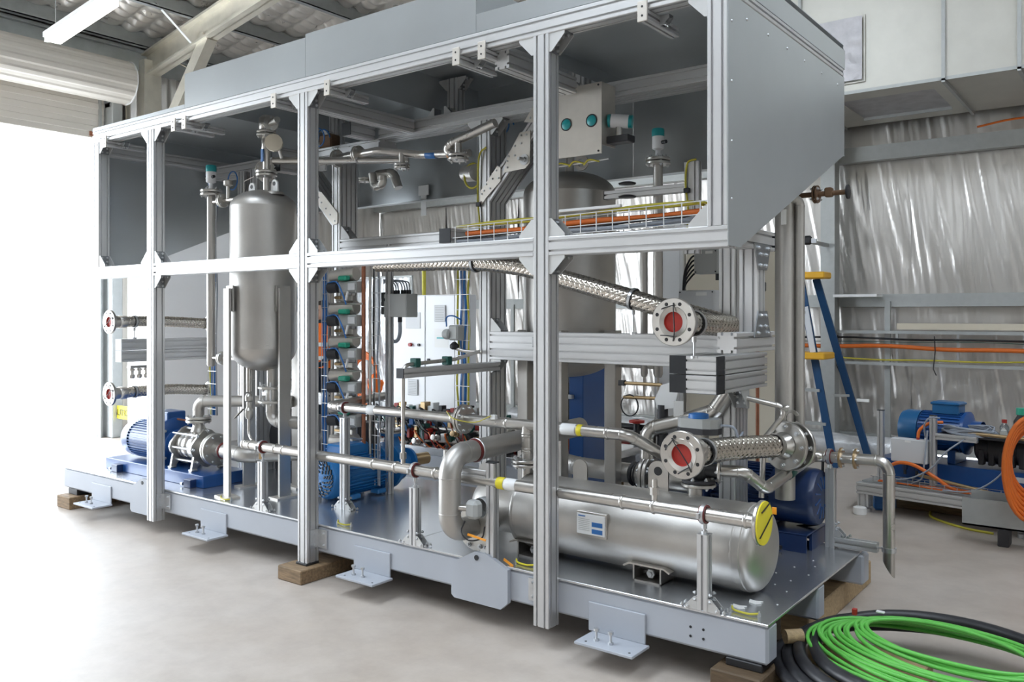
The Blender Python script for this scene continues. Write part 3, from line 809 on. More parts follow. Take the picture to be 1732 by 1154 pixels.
def ring(parent, c, ax, R, w=.006, h=.003, name='weld_ring', m='steel_pol'):
    a = Vector(ax).normalized(); c = Vector(c)
    return MB().lathe([(R * .9, -w), (R + h * .3, -w), (R + h, 0), (R + h * .3, w), (R * .9, w)], c, a, 24).build(name, m, parent, smooth=60)
def run(parent, pts, r, bend=None, n=18, m='steel_pol', name='pipe_run', rings=True):
    P = fillet(pts, bend, 9) if bend else pts
    o = MB().tube(P, r, n).build(name, m, parent, smooth=40)
    if rings and bend:
        Q = [Vector(p) for p in pts]
        for i in range(1, len(Q) - 1):
            a = (Q[i - 1] - Q[i]).normalized(); b = (Q[i + 1] - Q[i]).normalized(); ang = a.angle(b)
            d = min(bend / math.tan(ang / 2), (Q[i - 1] - Q[i]).length * .49, (Q[i + 1] - Q[i]).length * .49)
            ring(parent, Q[i] + a * d, a, r, .004, .002, m=m); ring(parent, Q[i] + b * d, b, r, .004, .002, m=m)
    return o
def pipe_clamp(parent, c, ax, R, stem_to=None):
    a = Vector(ax).normalized(); c = Vector(c)
    MB().lathe([(R, -.012), (R + .008, -.014), (R + .008, .014), (R, .012)], c, a, 24).build('clamp_liner', 'red_rubber', parent, smooth=40)
    MB().lathe([(R + .006, -.009), (R + .0115, -.009), (R + .0115, .009), (R + .006, .009)], c, a, 24).build('clamp_band', 'zinc', parent, smooth=40)
    s = a.cross(Z1).normalized()
    for k in (-1, 1): MB().bar(c + s * (k * (R + .006)) - a * .008, c + s * (k * (R + .024)) - a * .008, .012, .022).build('clamp_ear', 'zinc', parent)
    if stem_to is not None:
        mb = MB(); mb.cyl(c - Z1 * (R + .008), c - Z1 * (R + .03), .012, n=6); mb.cyl(c - Z1 * (R + .02), Vector(stem_to), .006, n=8); mb.cyl(Vector(stem_to), Vector(stem_to) + Z1 * .012, .013, n=6)
        mb.build('clamp_stud', 'zinc', parent)
def pipe_support(label, x, y, ztop, zpipe, R, z0=DK):
    t = thing('pipe_support', label, 'pipe support', (x, y, z0), 'pipe supports on the deck')
    prof('post', (x, y, z0), (x, y, ztop), 1, 1, X1, t, mod=.05)
    MB().box(x - .025, x + .025, y - .025, y + .025, ztop, ztop + .003).build('post_cap', 'alu', t)
    for s in (-1, 1):
        gusset(t, (x + s * .025, y, z0), X1 * s, Z1, Y1, .055, .045)
    if zpipe: pipe_clamp(t, (x, y, zpipe), X1, R, (x, y, ztop + .003))
    return t

# ------------------------------------------------------------------ vertical vessel, left
def dome(R, h, n=9): return [(R * math.cos(PI / 2 * k / n), h * math.sin(PI / 2 * k / n)) for k in range(n + 1)]
t = thing('vertical_vessel', 'matt stainless vertical vessel on flat legs in the left bay of the frame', 'tank', (-5.106, .45, DK))
cx, cy = -5.106, .45; R = .231
shell = [(R, 1.39), (R, 2.335)]
MB().lathe(shell, (cx, cy, 0), Z1, 56).build('shell', 'steel_matt', t, smooth=40)
MB().lathe([(r, 2.335 + (.03 if k == 0 else .03) + z) for k, (r, z) in enumerate(dome(R, .125))] , (cx, cy, 0), Z1, 56).build('top_head', 'steel_matt', t, smooth=40)
MB().lathe([(R, 2.335), (R, 2.366)], (cx, cy, 0), Z1, 56).build('head_skirt', 'steel_matt', t, smooth=40)
MB().lathe([(r, 1.36 - z) for r, z in dome(R, .165)], (cx, cy, 0), Z1, 56).build('bottom_head', 'steel_matt', t, smooth=40)
MB().lathe([(R, 1.36), (R, 1.39)], (cx, cy, 0), Z1, 56).build('head_skirt', 'steel_matt', t, smooth=40)
for z in (2.335, 1.39): ring(t, (cx, cy, z), Z1, R, .004, .0015, m='steel_matt')
for (dx, dy) in ((-.055, -.268), (.025, .2), (.24, -.02), (-.25, .06)):
    x, y = cx + dx, cy + dy
    if dy == .2: y = cy + .262
    tang = Vector((-dy, dx, 0)).normalized()
    lg = MB(); rad = Vector((dx, dy, 0)).normalized()
    base = Vector((cx, cy, 0)) + rad * (R + .035)
    lg.bar(base + Z1 * DK, base + Z1 * 1.78, .088, .02, rad); l = lg.build('leg', 'steel_matt', t)
    MB().bar(base + Z1 * 1.62 - rad * .02, base + Z1 * 1.80 - rad * .02, .11, .012, rad).build('leg_pad', 'steel_matt', l)
    MB().bar(base + Z1 * (DK + .006) - tang * .09, base + Z1 * (DK + .006) + tang * .09, .11, .012, Z1).build('foot_plate', 'plate', l)
# lifting ears on top
for s in (-1, 1):
    ex = cx + s * .13
    pl = [(-.04, 0), (.04, 0), (.035, .06)] + [(.035 * math.cos(PI * k / 8), .07 + .035 * math.sin(PI * k / 8)) for k in range(9)] + [(-.035, .06)]
    e = MB().prism(pl, (ex, cy - .006, 2.45), X1, Z1, (0, .012, 0)).build('lifting_ear', 'white_strip', t)
    MB().cyl((ex, cy - .0075, 2.525), (ex, cy - .0062, 2.525), .015, n=16).build('ear_hole', 'black', e)
    MB().lathe([(.07, 0), (.06, .02), (0, .022)], (ex, cy, 2.445), Z1, 20).build('ear_pad', 'steel_matt', e, smooth=50)
MB().cbox(cx - .10, cx + .01, cy - R - .012, cy - R - .004, 1.955, 1.985, .002).build('name_plate', 'white_strip', t)
# nozzle tree on top: pipe, flanges, thermowell, gate valve
nx, ny = cx + .06, cy - .02
t2 = thing('vessel_vent_valve', 'stainless flanged vent line with blue tag and valve above the left vessel', 'valve', (nx, ny, 2.49))
MB().cyl((nx, ny, 2.47), (nx, ny, 2.57), .022, n=16).build('nozzle', 'steel_pol', t2, smooth=40)
flange_pair(t2, (nx, ny, 2.60), Z1, .075, .018, .006, 4, .010)
MB().lathe([(.024, 0), (.024, .13), (.034, .16), (.034, .24), (.024, .26)], (nx, ny, 2.61), Z1, 18).build('reducer', 'steel_pol', t2, smooth=40)
MB().cbox(nx - .012, nx + .016, ny - .04, ny - .033, 2.68, 2.77, .002).build('tag', 'blue_tube', t2)
flange_pair(t2, (nx, ny, 2.885), Z1, .068, .016, .006, 4, .009, 'steel_cast')
MB().lathe([(.03, 0), (.05, .02), (.055, .06), (.05, .10), (.025, .12)], (nx, ny, 2.895), Z1, 20).build('valve_body', 'steel_cast', t2, smooth=40)
flange(t2, (nx + .05, ny, 2.95), (1, -.6, 0), .055, .016, 4, br=.008, m='steel_cast')
MB().cyl((nx + .04, ny, 2.95), (nx + .19, ny - .05, 2.95), .022, n=14).build('outlet', 'steel_cast', t2, smooth=40)
# manifold arm off the vent line
t3 = thing('vent_manifold', 'stainless flanged pipework running back from the top of the left vessel', 'pipe', (-5.2, .6, 2.66))
run(t3, [(-5.75, .95, 2.70), (-5.30, .62, 2.70), (nx - .03, ny + .03, 2.69)], .03, .12)
flange_pair(t3, (-5.42, .71, 2.70), (.8, -.6, 0), .085, .016, .006, 8, .008, 'steel_cast')
flange_pair(t3, (-5.60, .84, 2.70), (.8, -.6, 0), .06, .014, .006, 4, .008, 'steel_cast')
run(t3, [(nx + .05, ny + .02, 2.69), (-4.70, .66, 2.69), (-4.2, 1.0, 2.69)], .026, .1)
MB().lathe([(.0, 0), (.06, .01), (.06, .05), (0, .06)], (-4.86, .36, 2.78), (1, -1, 0), 12).build('actuator', 'cream', t3, smooth=30)
MB().cyl((-4.9, .45, 2.70), (-4.86, .38, 2.80), .012, n=10).build('actuator_stem', 'steel_pol', t3)
tag(MB().tube(fillet([(cx - .2, cy - .02, 2.44), (cx - .2, cy - .02, 2.57), (cx - .05, cy - .04, 2.59)], .015), .004, 6).build('sensing_tube', 'steel_pol', smooth=60), 'thin bent sensing tube on top of the left vessel', 'tube')
# bottom outlet with sight-glass flanges, elbow and drain
t4 = thing('vessel_outlet', 'flanged outlet with bolted spool below the left vessel', 'pipe', (cx + .04, cy, .95))
ox, oy = cx + .075, cy + .02
MB().cyl((ox, oy, 1.08), (ox, oy, 1.25), .038, n=18).build('nozzle', 'steel_matt', t4, smooth=40)
flange(t4, (ox, oy, 1.07), Z1, .10, .018, 4, br=.012, m='steel_cast'); flange(t4, (ox, oy, .97), Z1, .10, .018, 4, br=.012, m='steel_cast')
MB().cyl((ox, oy, .985), (ox, oy, 1.07), .045, n=20).build('spool', 'steel_cast', t4, smooth=40)
for k in range(4):
    th = PI / 4 + k * PI / 2; MB().cyl((ox + .08 * math.cos(th), oy + .08 * math.sin(th), .955), (ox + .08 * math.cos(th), oy + .08 * math.sin(th), 1.12), .007, n=8).build('stud', 'zinc', t4)
run(t4, [(ox, oy, .975), (ox, oy, .84), (ox + .35, oy + .05, .84)], .045, .10, m='steel_matt')
t5 = thing('drain_valve', 'small stainless drain ball valve with bent tube under the left vessel', 'valve', (cx - .02, cy - .12, .7))
dx, dy = cx - .03, cy - .10
MB().cyl((dx, dy, 1.05), (dx, dy, 1.24), .018, n=12).build('nozzle', 'steel_pol', t5, smooth=40)
MB().lathe([(.02, 0), (.03, .02), (.03, .06), (.018, .08), (.018, .12), (.028, .13), (.028, .16), (.015, .18)], (dx, dy, .86), Z1, 14).build('valve_body', 'steel_cast', t5, smooth=30)
MB().bar((dx - .02, dy - .035, .93), (dx - .10, dy - .05, .86), .02, .006).build('lever', 'steel_pol', t5)
run(t5, [(dx, dy, .87), (dx, dy, .74), (dx + .22, dy - .05, .64)], .011, .06, 10)
MB().cyl((dx + .20, dy - .045, .60), (dx + .20, dy - .045, .69), .017, n=6).build('fitting', 'brass', t5)

# level stand pipe with transmitter, left of the vessel
def transmitter(label, x, y, z, s=1.0):
    tr = thing('level_transmitter', label, 'transmitter', (x, y, z), 'teal capped transmitters')
    MB().lathe([(.020 * s, 0), (.016 * s, .02 * s), (.016 * s, .04 * s), (.034 * s, .05 * s), (.036 * s, .06 * s), (.036 * s, .125 * s)], (x, y, z), Z1, 20).build('housing', 'white', tr, smooth=35)
    MB().lathe([(.037 * s, .125 * s), (.038 * s, .13 * s), (.038 * s, .165 * s), (.034 * s, .172 * s), (0, .174 * s)], (x, y, z), Z1, 20).build('cap', 'teal', tr, smooth=35)
    MB().cyl((x + .03 * s, y - .01, z + .085 * s), (x + .065 * s, y - .02, z + .085 * s), .011 * s, n=10).build('cable_gland', 'cap_black', tr)
    for k in range(4):
        th = k * PI / 2 + .4; bolt_part((x + .045 * s * math.cos(th), y + .045 * s * math.sin(th), z - .005), Z1, tr, .007, .012)
    return tr
sx, sy = -5.75, .45
t = thing('level_standpipe', 'tall stainless level standpipe with flanged top beside the left vessel', 'pipe', (sx, sy, 1.2))
MB().lathe([(0, 1.20), (.025, 1.205), (.031, 1.22), (.031, 2.50)], (sx, sy, 0), Z1, 24).build('tube', 'steel_matt', t, smooth=40)
flange_pair(t, (sx, sy, 2.525), Z1, .082, .020, .006, 6, .009)
for z in (2.455, 1.27):
    MB().cyl((sx, sy, z), (cx - R + .01, cy, z), .014, n=12).build('branch', 'steel_pol', t, smooth=40)
    flange_pair(t, (sx + .15, sy, z), X1, .052, .014, .004, 4, .007, 'steel_cast')
MB().lathe([(.014, 0), (.014, .10), (.035, .11), (.035, .14), (.014, .15)], (sx + .22, sy, 2.455), Z1, 14).build('vent_cap', 'steel_cast', t, smooth=40)
transmitter('teal capped level transmitter on the standpipe flange beside the left vessel', sx, sy, 2.555, 1.05)
t = thing('sensor_stub', 'short flanged sensor stub halfway up beside the left vessel', 'pipe', (-5.55, .62, 1.9))
MB().cyl((-5.55, .62, 1.6), (-5.55, .62, 2.04), .022, n=14).build('tube', 'steel_pol', t, smooth=40)
flange_pair(t, (-5.55, .62, 2.055), Z1, .065, .016, .005, 4, .008)
transmitter('smaller teal capped transmitter beside the middle of the left vessel', -5.55, .62, 2.08, .95)
tag(MB().tube(smooth_path([(sx - .02, sy, 2.66), (sx - .12, sy + .05, 2.68), (sx - .14, sy + .1, 2.58), (sx - .1, sy + .14, 2.45)]), .016, 8).build('cable_loop', 'blue_tube', smooth=60), 'blue cable loop hanging behind the standpipe transmitter', 'cable')
tag(MB().tube([(sx + .13 + .06 * math.cos(k * PI / 10), sy + .1, 2.62 + .07 * math.sin(k * PI / 10)) for k in range(21)], .005, 6).build('air_tube', 'blue_tube', smooth=60), 'thin blue air tube ring behind the standpipe', 'tube')

# rear posts and cable runs behind the left vessel
t = thing('profile_stand', 'pair of aluminium profile posts behind the left vessel', 'stand', (-6.0, 1.0, DK))
prof('post', (-6.03, 1.0, DK), (-6.03, 1.0, 2.78), 2, 4, X1, t)
prof('post', (-5.86, 1.0, DK), (-5.86, 1.0, 2.78), 2, 4, X1, t)
prof('rail', (-5.8, .95, .96), (-5.0, .95, .96), 1, 2, Y1, t)
def cable_riser(label, x, y, z0, z1, cols, w=.10, name='cable_riser'):
    # vertical wire basket with a bundle of cables
    t = thing(name, label, 'cable tray', (x, y, z0), 'vertical wire baskets')
    for s in (0, .5, 1):
        MB().cyl((x + w * s, y - .012, z0), (x + w * s, y - .012, z1), .0028, n=5).build('wire', 'zinc', t)
    z = z0 + .05
    mb = MB()
    while z < z1: mb.bar((x, y - .014, z), (x + w, y - .014, z), .004, .004); z += .10
    stuff(mb.build('cross_wires', 'zinc', t))
    for i, c in enumerate(cols):
        xx = x + w * (i + .6) / (len(cols) + .2)
        pts = [(xx + .004 * math.sin(k * 1.3 + i), y + .006 * math.cos(k * .9 + i * 2), z0 + (z1 - z0) * k / 14) for k in range(15)]
        MB().tube(pts, .007 if c != 'blue_tube' else .009, 6).build('cable', c, t, smooth=60)
    return t
cable_riser('wire basket with blue tubes rising beside the level standpipe', -6.03, .62, .80, 2.55, ['earth_cable', 'blue_tube', 'blue_tube', 'grey_cable'], .11)

# ------------------------------------------------------------------ left pump
t = thing('centrifugal_pump', 'blue motor and stainless pump on a blue base in the left bay', 'pump', (-6.1, .44, DK))
MB().cbox(-6.95, -5.555, .255, .63, DK, .415, .004).build('base_frame', 'blue', t)
for (x, y) in ((-6.70, .235), (-5.66, .235), (-5.66, .645)):
    MB().cbox(x - .07, x + .02, y - .03, y + .03, DK, .385, .004).build('base_lug', 'blue_dark', t)
    bolt_part((x - .09, y - .02, DK + .02), (-1, 0, 0), t, .012, .016)
pz, py = .58, .44
# motor
MB().lathe([(0, 0), (.10, 0), (.135, .01), (.15, .05), (.15, .13)], (-6.82, py, pz), X1, 40).build('fan_cover', 'blue', t, smooth=40)
for k in range(14):
    th = 2 * PI * k / 14
    MB().bar((-6.824, py + .03 * math.cos(th), pz + .03 * math.sin(th)), (-6.822, py + .105 * math.cos(th), pz + .105 * math.sin(th)), .012, .004, X1).build('grille_slot', 'black', t)
MB().cyl((-6.70, py, pz), (-6.22, py, pz), .140, n=40).build('motor_body', 'blue', t, smooth=40)
for k in range(40):
    th = 2 * PI * k / 40
    MB().bar((-6.69, py + .146 * math.cos(th), pz + .146 * math.sin(th)), (-6.24, py + .146 * math.cos(th), pz + .146 * math.sin(th)), .005, .018, (0, math.cos(th), math.sin(th))).build('cooling_fin', 'blue', t)
MB().cbox(-6.42, -6.20, .36, .52, .70, .83, .008).build('terminal_box', 'blue', t)
MB().cyl((-6.20, .44, .77), (-6.10, .47, .76), .008, n=8).build('cable_gland', 'copper', t)
mf = MB().lathe([(0, 0), (.20, 0), (.205, .006), (.205, .026), (.195, .032), (.11, .036), (.105, .04), (.095, .11), (.11, .115), (.11, .13), (0, .13)], (-6.225, py, pz), X1, 44).build('motor_flange', 'blue', t, smooth=35)
for k in range(4):
    th = PI / 4 + k * PI / 2; bolt_part((-6.193, py + .15 * math.cos(th), pz + .15 * math.sin(th)), X1, mf, .011, .010)
# pump casing between its two end plates
def endplate(x, name='end_bracket'):
    pl = []
    for k in range(24):
        th = 2 * PI * k / 24; r = .125 + .022 * abs(math.cos(2 * th)) ** 3
        pl.append((r * math.sin(th), r * math.cos(th)))
    o = MB().prism(pl, (x, py, pz), Y1, Z1, (.022, 0, 0)).build(name, 'steel_cast', t, smooth=30)
    for s in (-1, 1):
        MB().prism([(s * .04, -.09), (s * .115, -.05), (s * .135, -.15), (s * .145, -.165), (s * .09, -.165), (s * .085, -.14)], (x, py, pz), Y1, Z1, (.02, 0, 0)).build('foot', 'steel_cast', o)
        MB().cbox(x - .015, x + .035, py + s * .118 - .025, py + s * .118 + .025, .415, .432, .004).build('foot_pad', 'steel_cast', o)
    return o
endplate(-6.08); endplate(-5.80)
MB().lathe([(.08, 0), (.105, .02), (.108, .06), (.104, .065), (.108, .07), (.108, .14), (.104, .145), (.108, .15), (.108, .22), (.095, .24)], (-6.06, py, pz), X1, 40).build('casing', 'steel_pol', t, smooth=40)
for (a, b) in ((.125, .0), (-.125, .0), (0, .13), (.09, -.10), (-.09, -.10), (-.09, .10)):
    o = MB(); o.cyl((-6.10, py + a, pz + b), (-5.76, py + a, pz + b), .009, n=10); o.hexbolt((-5.778, py + a, pz + b), X1, .015, .014); o.build('tie_rod', 'zinc', t, smooth=40)
MB().cyl((-5.78, py, pz), (-5.70, py, pz), .07, n=28).build('suction_neck', 'steel_cast', t, smooth=40)
flange_pair(t, (-5.68, py, pz), X1, .12, .022, .005, 8, .010, 'steel_cast')
MB().lathe([(.045, 0), (.06, .02), (.045, .06), (.045, .10)], (-5.90, py, pz + .10), Z1, 22).build('discharge_neck', 'steel_cast', t, smooth=40)
flange_pair(t, (-5.90, py, .79), Z1, .095, .020, .005, 6, .010, 'steel_cast')

t = thing('pump_discharge_pipe', 'matt stainless elbow pipe rising from the left pump outlet', 'pipe', (-5.9, py, .81))
run(t, [(-5.90, py, .80), (-5.90, py, .93), (-5.10, py + .28, .955)], .043, .11, m='steel_matt')
t = thing('pump_suction_pipe', 'matt stainless suction pipe curving from the left pump behind the vessel leg', 'pipe', (-5.5, py, .56))
run(t, [(-5.66, py, pz), (-5.30, py, pz - .01), (-4.96, py + .38, pz)], .055, .16, m='steel_matt')
ring(t, (-5.57, py, pz), X1, .055, .010, .008, 'clamp_liner', 'red_rubber')

# dark tank lying behind the left pump, and manual valve above it
t = thing('horizontal_receiver', 'dark grey horizontal tank lying behind the left vessel legs', 'tank', (-5.3, 1.25, DK))
MB().lathe([(0, 0), (.10, .01), (.16, .04), (.185, .10), (.19, .16), (.19, .95), (.185, 1.01), (.16, 1.07), (.10, 1.10), (0, 1.11)], (-5.95, 1.22, .60), X1, 40).build('shell', 'iron', t, smooth=40)
for x in (-5.75, -5.1): MB().cbox(x - .03, x + .03, 1.06, 1.38, DK, .46, .005).build('saddle', 'iron', t)
t = thing('manual_valve', 'black lever valve on the pipework behind the left vessel', 'valve', (-5.30, .95, 1.0))
MB().cbox(-5.42, -5.22, .93, .98, 1.12, 1.165, .006).build('lever', 'black', t)
MB().cbox(-5.46, -5.34, .92, .99, 1.09, 1.15, .01).build('switch_box', 'black', t)
MB().lathe([(.05, 0), (.04, .07), (.055, .1)], (-5.36, .955, .99), Z1, 16).build('bracket', 'iron', t, smooth=40)
MB().lathe([(.07, 0), (.07, .02), (.03, .03)], (-5.36, .955, .84), Z1, 20).build('disc', 'black', t, smooth=40)
MB().cyl((-5.36, .955, .70), (-5.36, .955, .99), .03, n=16).build('body', 'steel_cast', t, smooth=40)

# ------------------------------------------------------------------ supports and the front pipe
pipe_support('short aluminium pipe support at the left end of the front pipe', -4.64, .10, .64, .737, .032)
pipe_support('aluminium pipe support under the middle of the front pipe', -3.277, .10, .64, .737, .032)
pipe_support('aluminium pipe support in front of the horizontal vessel at the near end', -1.56, .10, .65, .737, .032)
pipe_support('taller aluminium pipe support under the left end of the upper pipe', -4.245, .45, .92, .99, .030)
t = thing('spare_support_post', 'capped aluminium post with side arm left of the horizontal vessel', 'pipe support', (-2.73, .10, DK), 'pipe supports on the deck')
prof('post', (-2.73, .10, DK), (-2.73, .10, .835), 1, 1, X1, t, mod=.05); endcap((-2.73, .10, .835), Z1, X1, 1, 1, t, .05)
b = prof('arm', (-2.96, .10, .77), (-2.755, .10, .77), 1, 1, Y1, t, mod=.05); endcap((-2.96, .10, .77), -X1, Y1, 1, 1, t, .05)
gusset(t, (-2.755, .10, DK), -X1, Z1, Y1, .075, .045); gusset(t, (-2.755, .10, .795), -X1, Z1, Y1, .05, .04, False)

t = thing('front_pipe', 'long polished stainless pipe running along the front edge of the deck', 'pipe', (-3.0, .10, .737))
MB().tube([(-4.83, .10, .737), (-1.31, .10, .737)], .030, 22).build('pipe_run', 'steel_pol', t, smooth=40)
MB().lathe([(0, 0), (.028, .003), (.033, .012), (.033, .03), (.030, .034)], (-4.85, .10, .737), X1, 20).build('end_stop', 'steel_pol', t, smooth=40)
for x in (-4.76, -4.50, -4.42, -3.60, -3.42, -3.12, -2.98, -1.96, -1.80, -1.37): ring(t, (x, .10, .737), X1, .030, .008, .005)
def tap(x, h=.05, r=.014):
    o = MB(); o.cyl((x, .10, .76), (x, .10, .76 + h), r, n=12); o.cyl((x, .10, .76 + h), (x, .10, .76 + h + .035), r * 1.5, n=6); o.cyl((x, .10, .795 + h), (x, .10, .83 + h), r * .9, n=12)
    return o.build('tapping', 'steel_pol', t)
tap(-3.37, .03, .013); tap(-3.05, .04, .014); tap(-1.80, .03, .014)
MB().lathe([(.0305, 0), (.0312, .001), (.0312, .07), (.0305, .071)], (-2.64, .10, .737), X1, 20).build('label_sleeve', 'white_strip', t, smooth=40)
MB().lathe([(.0305, 0), (.0312, .001), (.0312, .045), (.0305, .046)], (-2.69, .10, .737), X1, 20).build('label_sleeve', 'yellow', t, smooth=40)
bf = flange(t, (-1.315, .10, .737), X1, .093, .016, 8, bolts=False)
MB().disc((-1.2985, .10, .737), X1, .090, .006, 36).build('cover', 'yellow', bf, smooth=40)
for (a0, b0, a1, b1) in ((-.04, .05, .05, .075), (-.06, -.05, .075, .02)):
    MB().tube([(-1.290, .10 + a0, .737 + b0), (-1.289, .10 + (a0 + a1) / 2, .737 + (b0 + b1) / 2), (-1.290, .10 + a1, .737 + b1)], .003, 6).build('tie', 'black', bf)
tag(MB().cbox(-1.30, -1.28, .20, .204, .755, .785, .001).build('tag', 'tag_orange'), 'small orange tag tied behind the yellow flange cover', 'tag')
# thin sample tube rising from the front pipe and its clamp arm
t = thing('sample_tube', 'thin bent stainless sample tube rising from the front pipe', 'tube', (-3.37, .10, .80))
run(t, [(-3.37, .10, .80), (-3.37, .10, 1.315), (-3.37, .55, 1.33), (-3.50, .93, 1.36)], .011, .05, 12, rings=False)
for y in (.20, .47): MB().cbox(-3.395, -3.345, y - .02, y + .02, 1.30, 1.35, .003).build('tube_clamp', 'green_dark', t)
t = thing('tube_carrier_arm', 'short aluminium arm with dark cap carrying the sample tube', 'bracket', (-3.37, .5, 1.25))
prof('arm', (-3.37, .08, 1.27), (-3.37, .95, 1.27), 1, 1, X1, t, mod=.055); endcap((-3.37, .08, 1.27), -Y1, X1, 1, 1, t, .055)

# ------------------------------------------------------------------ big elbow into the horizontal vessel
t = thing('vessel_inlet_elbow', 'large matt stainless double elbow pipe at the left end of the horizontal vessel', 'pipe', (-2.93, .1, .46))
bx = -2.93
run(t, [(bx, .20, .465), (bx, -.005, .465), (bx, -.005, .865), (bx, 1.25, .885)], .058, .115, 24, 'steel_matt')
ring(t, (bx, .20, .867), Y1, .058, .016, .007, 'clamp_liner', 'red_rubber'); ring(t, (bx, .205, .867), Y1, .062, .007, .006, 'clamp_band', 'zinc')
flange_pair(t, (bx + .02, .20, .455), Y1, .122, .02, .006, 8, .013, 'steel_cast')
MB().cyl((bx, -.005, .60), (bx + .12, .03, .60), .016, n=12).build('thermowell', 'steel_pol', t, smooth=40)
th_ = thing('temperature_head', 'grey temperature sensor head on the large elbow pipe', 'sensor', (bx + .16, .04, .55))
MB().cbox(bx + .09, bx + .17, .0, .07, .55, .645, .018).build('housing', 'box_grey', th_, smooth=30)
MB().lathe([(.05, 0), (.052, .01), (.052, .05), (.04, .065), (0, .07)], (bx + .14, .07, .60), Y1, 24).build('cap', 'box_grey', th_, smooth=35)
tag(MB().tube(smooth_path([(bx + .10, .0, .54), (bx + .10, -.03, .49), (bx + .15, -.03, .455), (bx + .21, .0, .47), (bx + .23, .0, .53)]), .004, 6).build('sensor_wire', 'black', smooth=60), 'black wire loop below the temperature sensor head', 'wire')
tag(MB().prism([(0, 0), (.12, -.012), (.125, -.002), (.005, .012)], (bx + .13, -.02, .475), X1, Z1, (0, .003, 0)).build('tag', 'tag_orange'), 'orange tag strip hanging from the vessel inlet flange', 'tag')
# ------------------------------------------------------------------ horizontal vessel
t = thing('horizontal_vessel', 'large matt stainless horizontal vessel with dished end at the front right', 'tank', (-2.2, .45, DK))
hy, hz, HR = .45, .532, .197
MB().lathe([(HR * .6, -.01), (HR, 0), (HR, 1.24)], (-2.74, hy, hz), X1, 64).build('shell', 'steel_matt', t, smooth=40)
MB().lathe([(HR, 0), (HR + .004, .002), (HR + .004, .028), (HR, .032)] + [(HR * math.cos(PI / 2 * k / 8) ** .8, .035 + .075 * math.sin(PI / 2 * k / 8)) for k in range(0, 8)] + [(0, .112)], (-1.50, hy, hz), X1, 64).build('dished_end', 'steel_matt', t, smooth=40)
ring(t, (-1.505, hy, hz), X1, HR, .010, .003, m='steel_matt'); ring(t, (-2.732, hy, hz), X1, HR, .010, .004, m='steel_matt')
MB().lathe([(0, -.36), (.06, -.355), (.12, -.32), (.145, -.26), (.145, 0), (HR, .0)], (-2.742, hy, hz), X1, 48).build('bonnet', 'steel_matt', t, smooth=40)
MB().cyl((-2.91, hy - .12, .46), (-2.91, .222, .455), .05, n=20).build('inlet_neck', 'steel_matt', t, smooth=40)
for x in (-2.62, -1.93):
    mb = MB(); y0, y1 = .27, .40
    mb.box(x - .075, x + .075, y0, y1, DK, DK + .008); mb.box(x - .075, x - .067, y0, y1, DK, .402); mb.box(x + .067, x + .075, y0, y1, DK, .402)
    s_ = mb.build('saddle', 'steel_pol', t)
    MB().prism([(-.12, .388), (-.09, .404), (.09, .404), (.12, .388), (.125, .395), (.092, .412), (-.092, .412), (-.125, .395)], (x, y0 - .01, 0), X1, Z1, (0, y1 - y0, 0)).build('saddle_top', 'steel_pol', s_)
    MB().hexbolt((x, y0 + .05, DK + .035), (0, -1, 0), .022, .014).build('bolt', 'zinc', s_)
    MB().cbox(x - .05, x + .05, .42, .56, DK, .345, .004).build('saddle_rear', 'steel_pol', s_)
# name plate on a stand-off
np_ = thing('name_plate', 'small printed name plate with blue panels on the horizontal vessel', 'sign', (-2.2, .24, .58))
MB().cbox(-2.30, -2.14, .232, .24, .515, .615, .002).build('plate', 'white_strip', np_)
for (a, b, c, d) in ((-2.212, -2.152, .558, .580), (-2.212, -2.152, .524, .546)): MB().box(a, b, .2305, .232, c, d).build('print_block', 'blue_tube', np_)
for k in range(7): MB().box(-2.29, -2.225, .2308, .232, .535 + k * .009, .537 + k * .009).build('print_line', 'box_grey', np_)
MB().box(-2.29, -2.25, .2305, .232, .602, .607).build('print_line', 'blue_tube', np_)
MB().cbox(-2.305, -2.135, .24, .27, .50, .625, .002).build('mount', 'steel_pol', np_)
tag(MB().cbox(-2.18, -2.10, .342, .345, .690, .705, .0005).build('label_strip', 'tag_white'), 'small white label stuck on top of the horizontal vessel', 'label')

# upper pipe with flange, tee and drop to the vessel
t = thing('upper_pipe', 'polished stainless pipe with flange and tee running above the horizontal vessel', 'pipe', (-3.3, .45, .99))
run(t, [(-4.62, 1.18, .99), (-4.40, .45, .99), (-2.21, .45, .99)], .030, .07)
run(t, [(-4.62, 1.18, .99), (-4.62, 1.22, .99), (-4.62, 1.25, .74)], .030, .03, rings=False)
flange_pair(t, (-3.22, .45, .99), X1, .085, .016, .006, 8, .009)
flange_pair(t, (-4.62, 1.25, .72), Z1, .08, .016, .004, 4, .008)
for x in (-4.30, -3.30, -2.90, -2.68, -2.25): ring(t, (x, .45, .99), X1, .030, .008, .004)
MB().tube([(-2.765, .45, .99), (-2.765, .45, .70)], .030, 18).build('tee_branch', 'steel_pol', t, smooth=40)
for z in (.945, .93, .86, .845): ring(t, (-2.765, .45, z), Z1, .030, .007, .004)
flange_pair(t, (-2.765, .45, .785), Z1, .085, .016, .006, 8, .009)
run(t, [(-2.21, .45, .99), (-2.13, .45, .99), (-1.98, .62, .86), (-1.86, .66, .86)], .030, .07)
MB().lathe([(.0305, 0), (.0312, .001), (.0312, .09), (.0305, .091)], (-2.53, .45, .99), X1, 20).build('label_sleeve', 'white_strip', t, smooth=40)
MB().lathe([(.0305, 0), (.0312, .001), (.0312, .03), (.0305, .031)], (-2.43, .45, .99), X1, 20).build('label_sleeve', 'yellow', t, smooth=40)
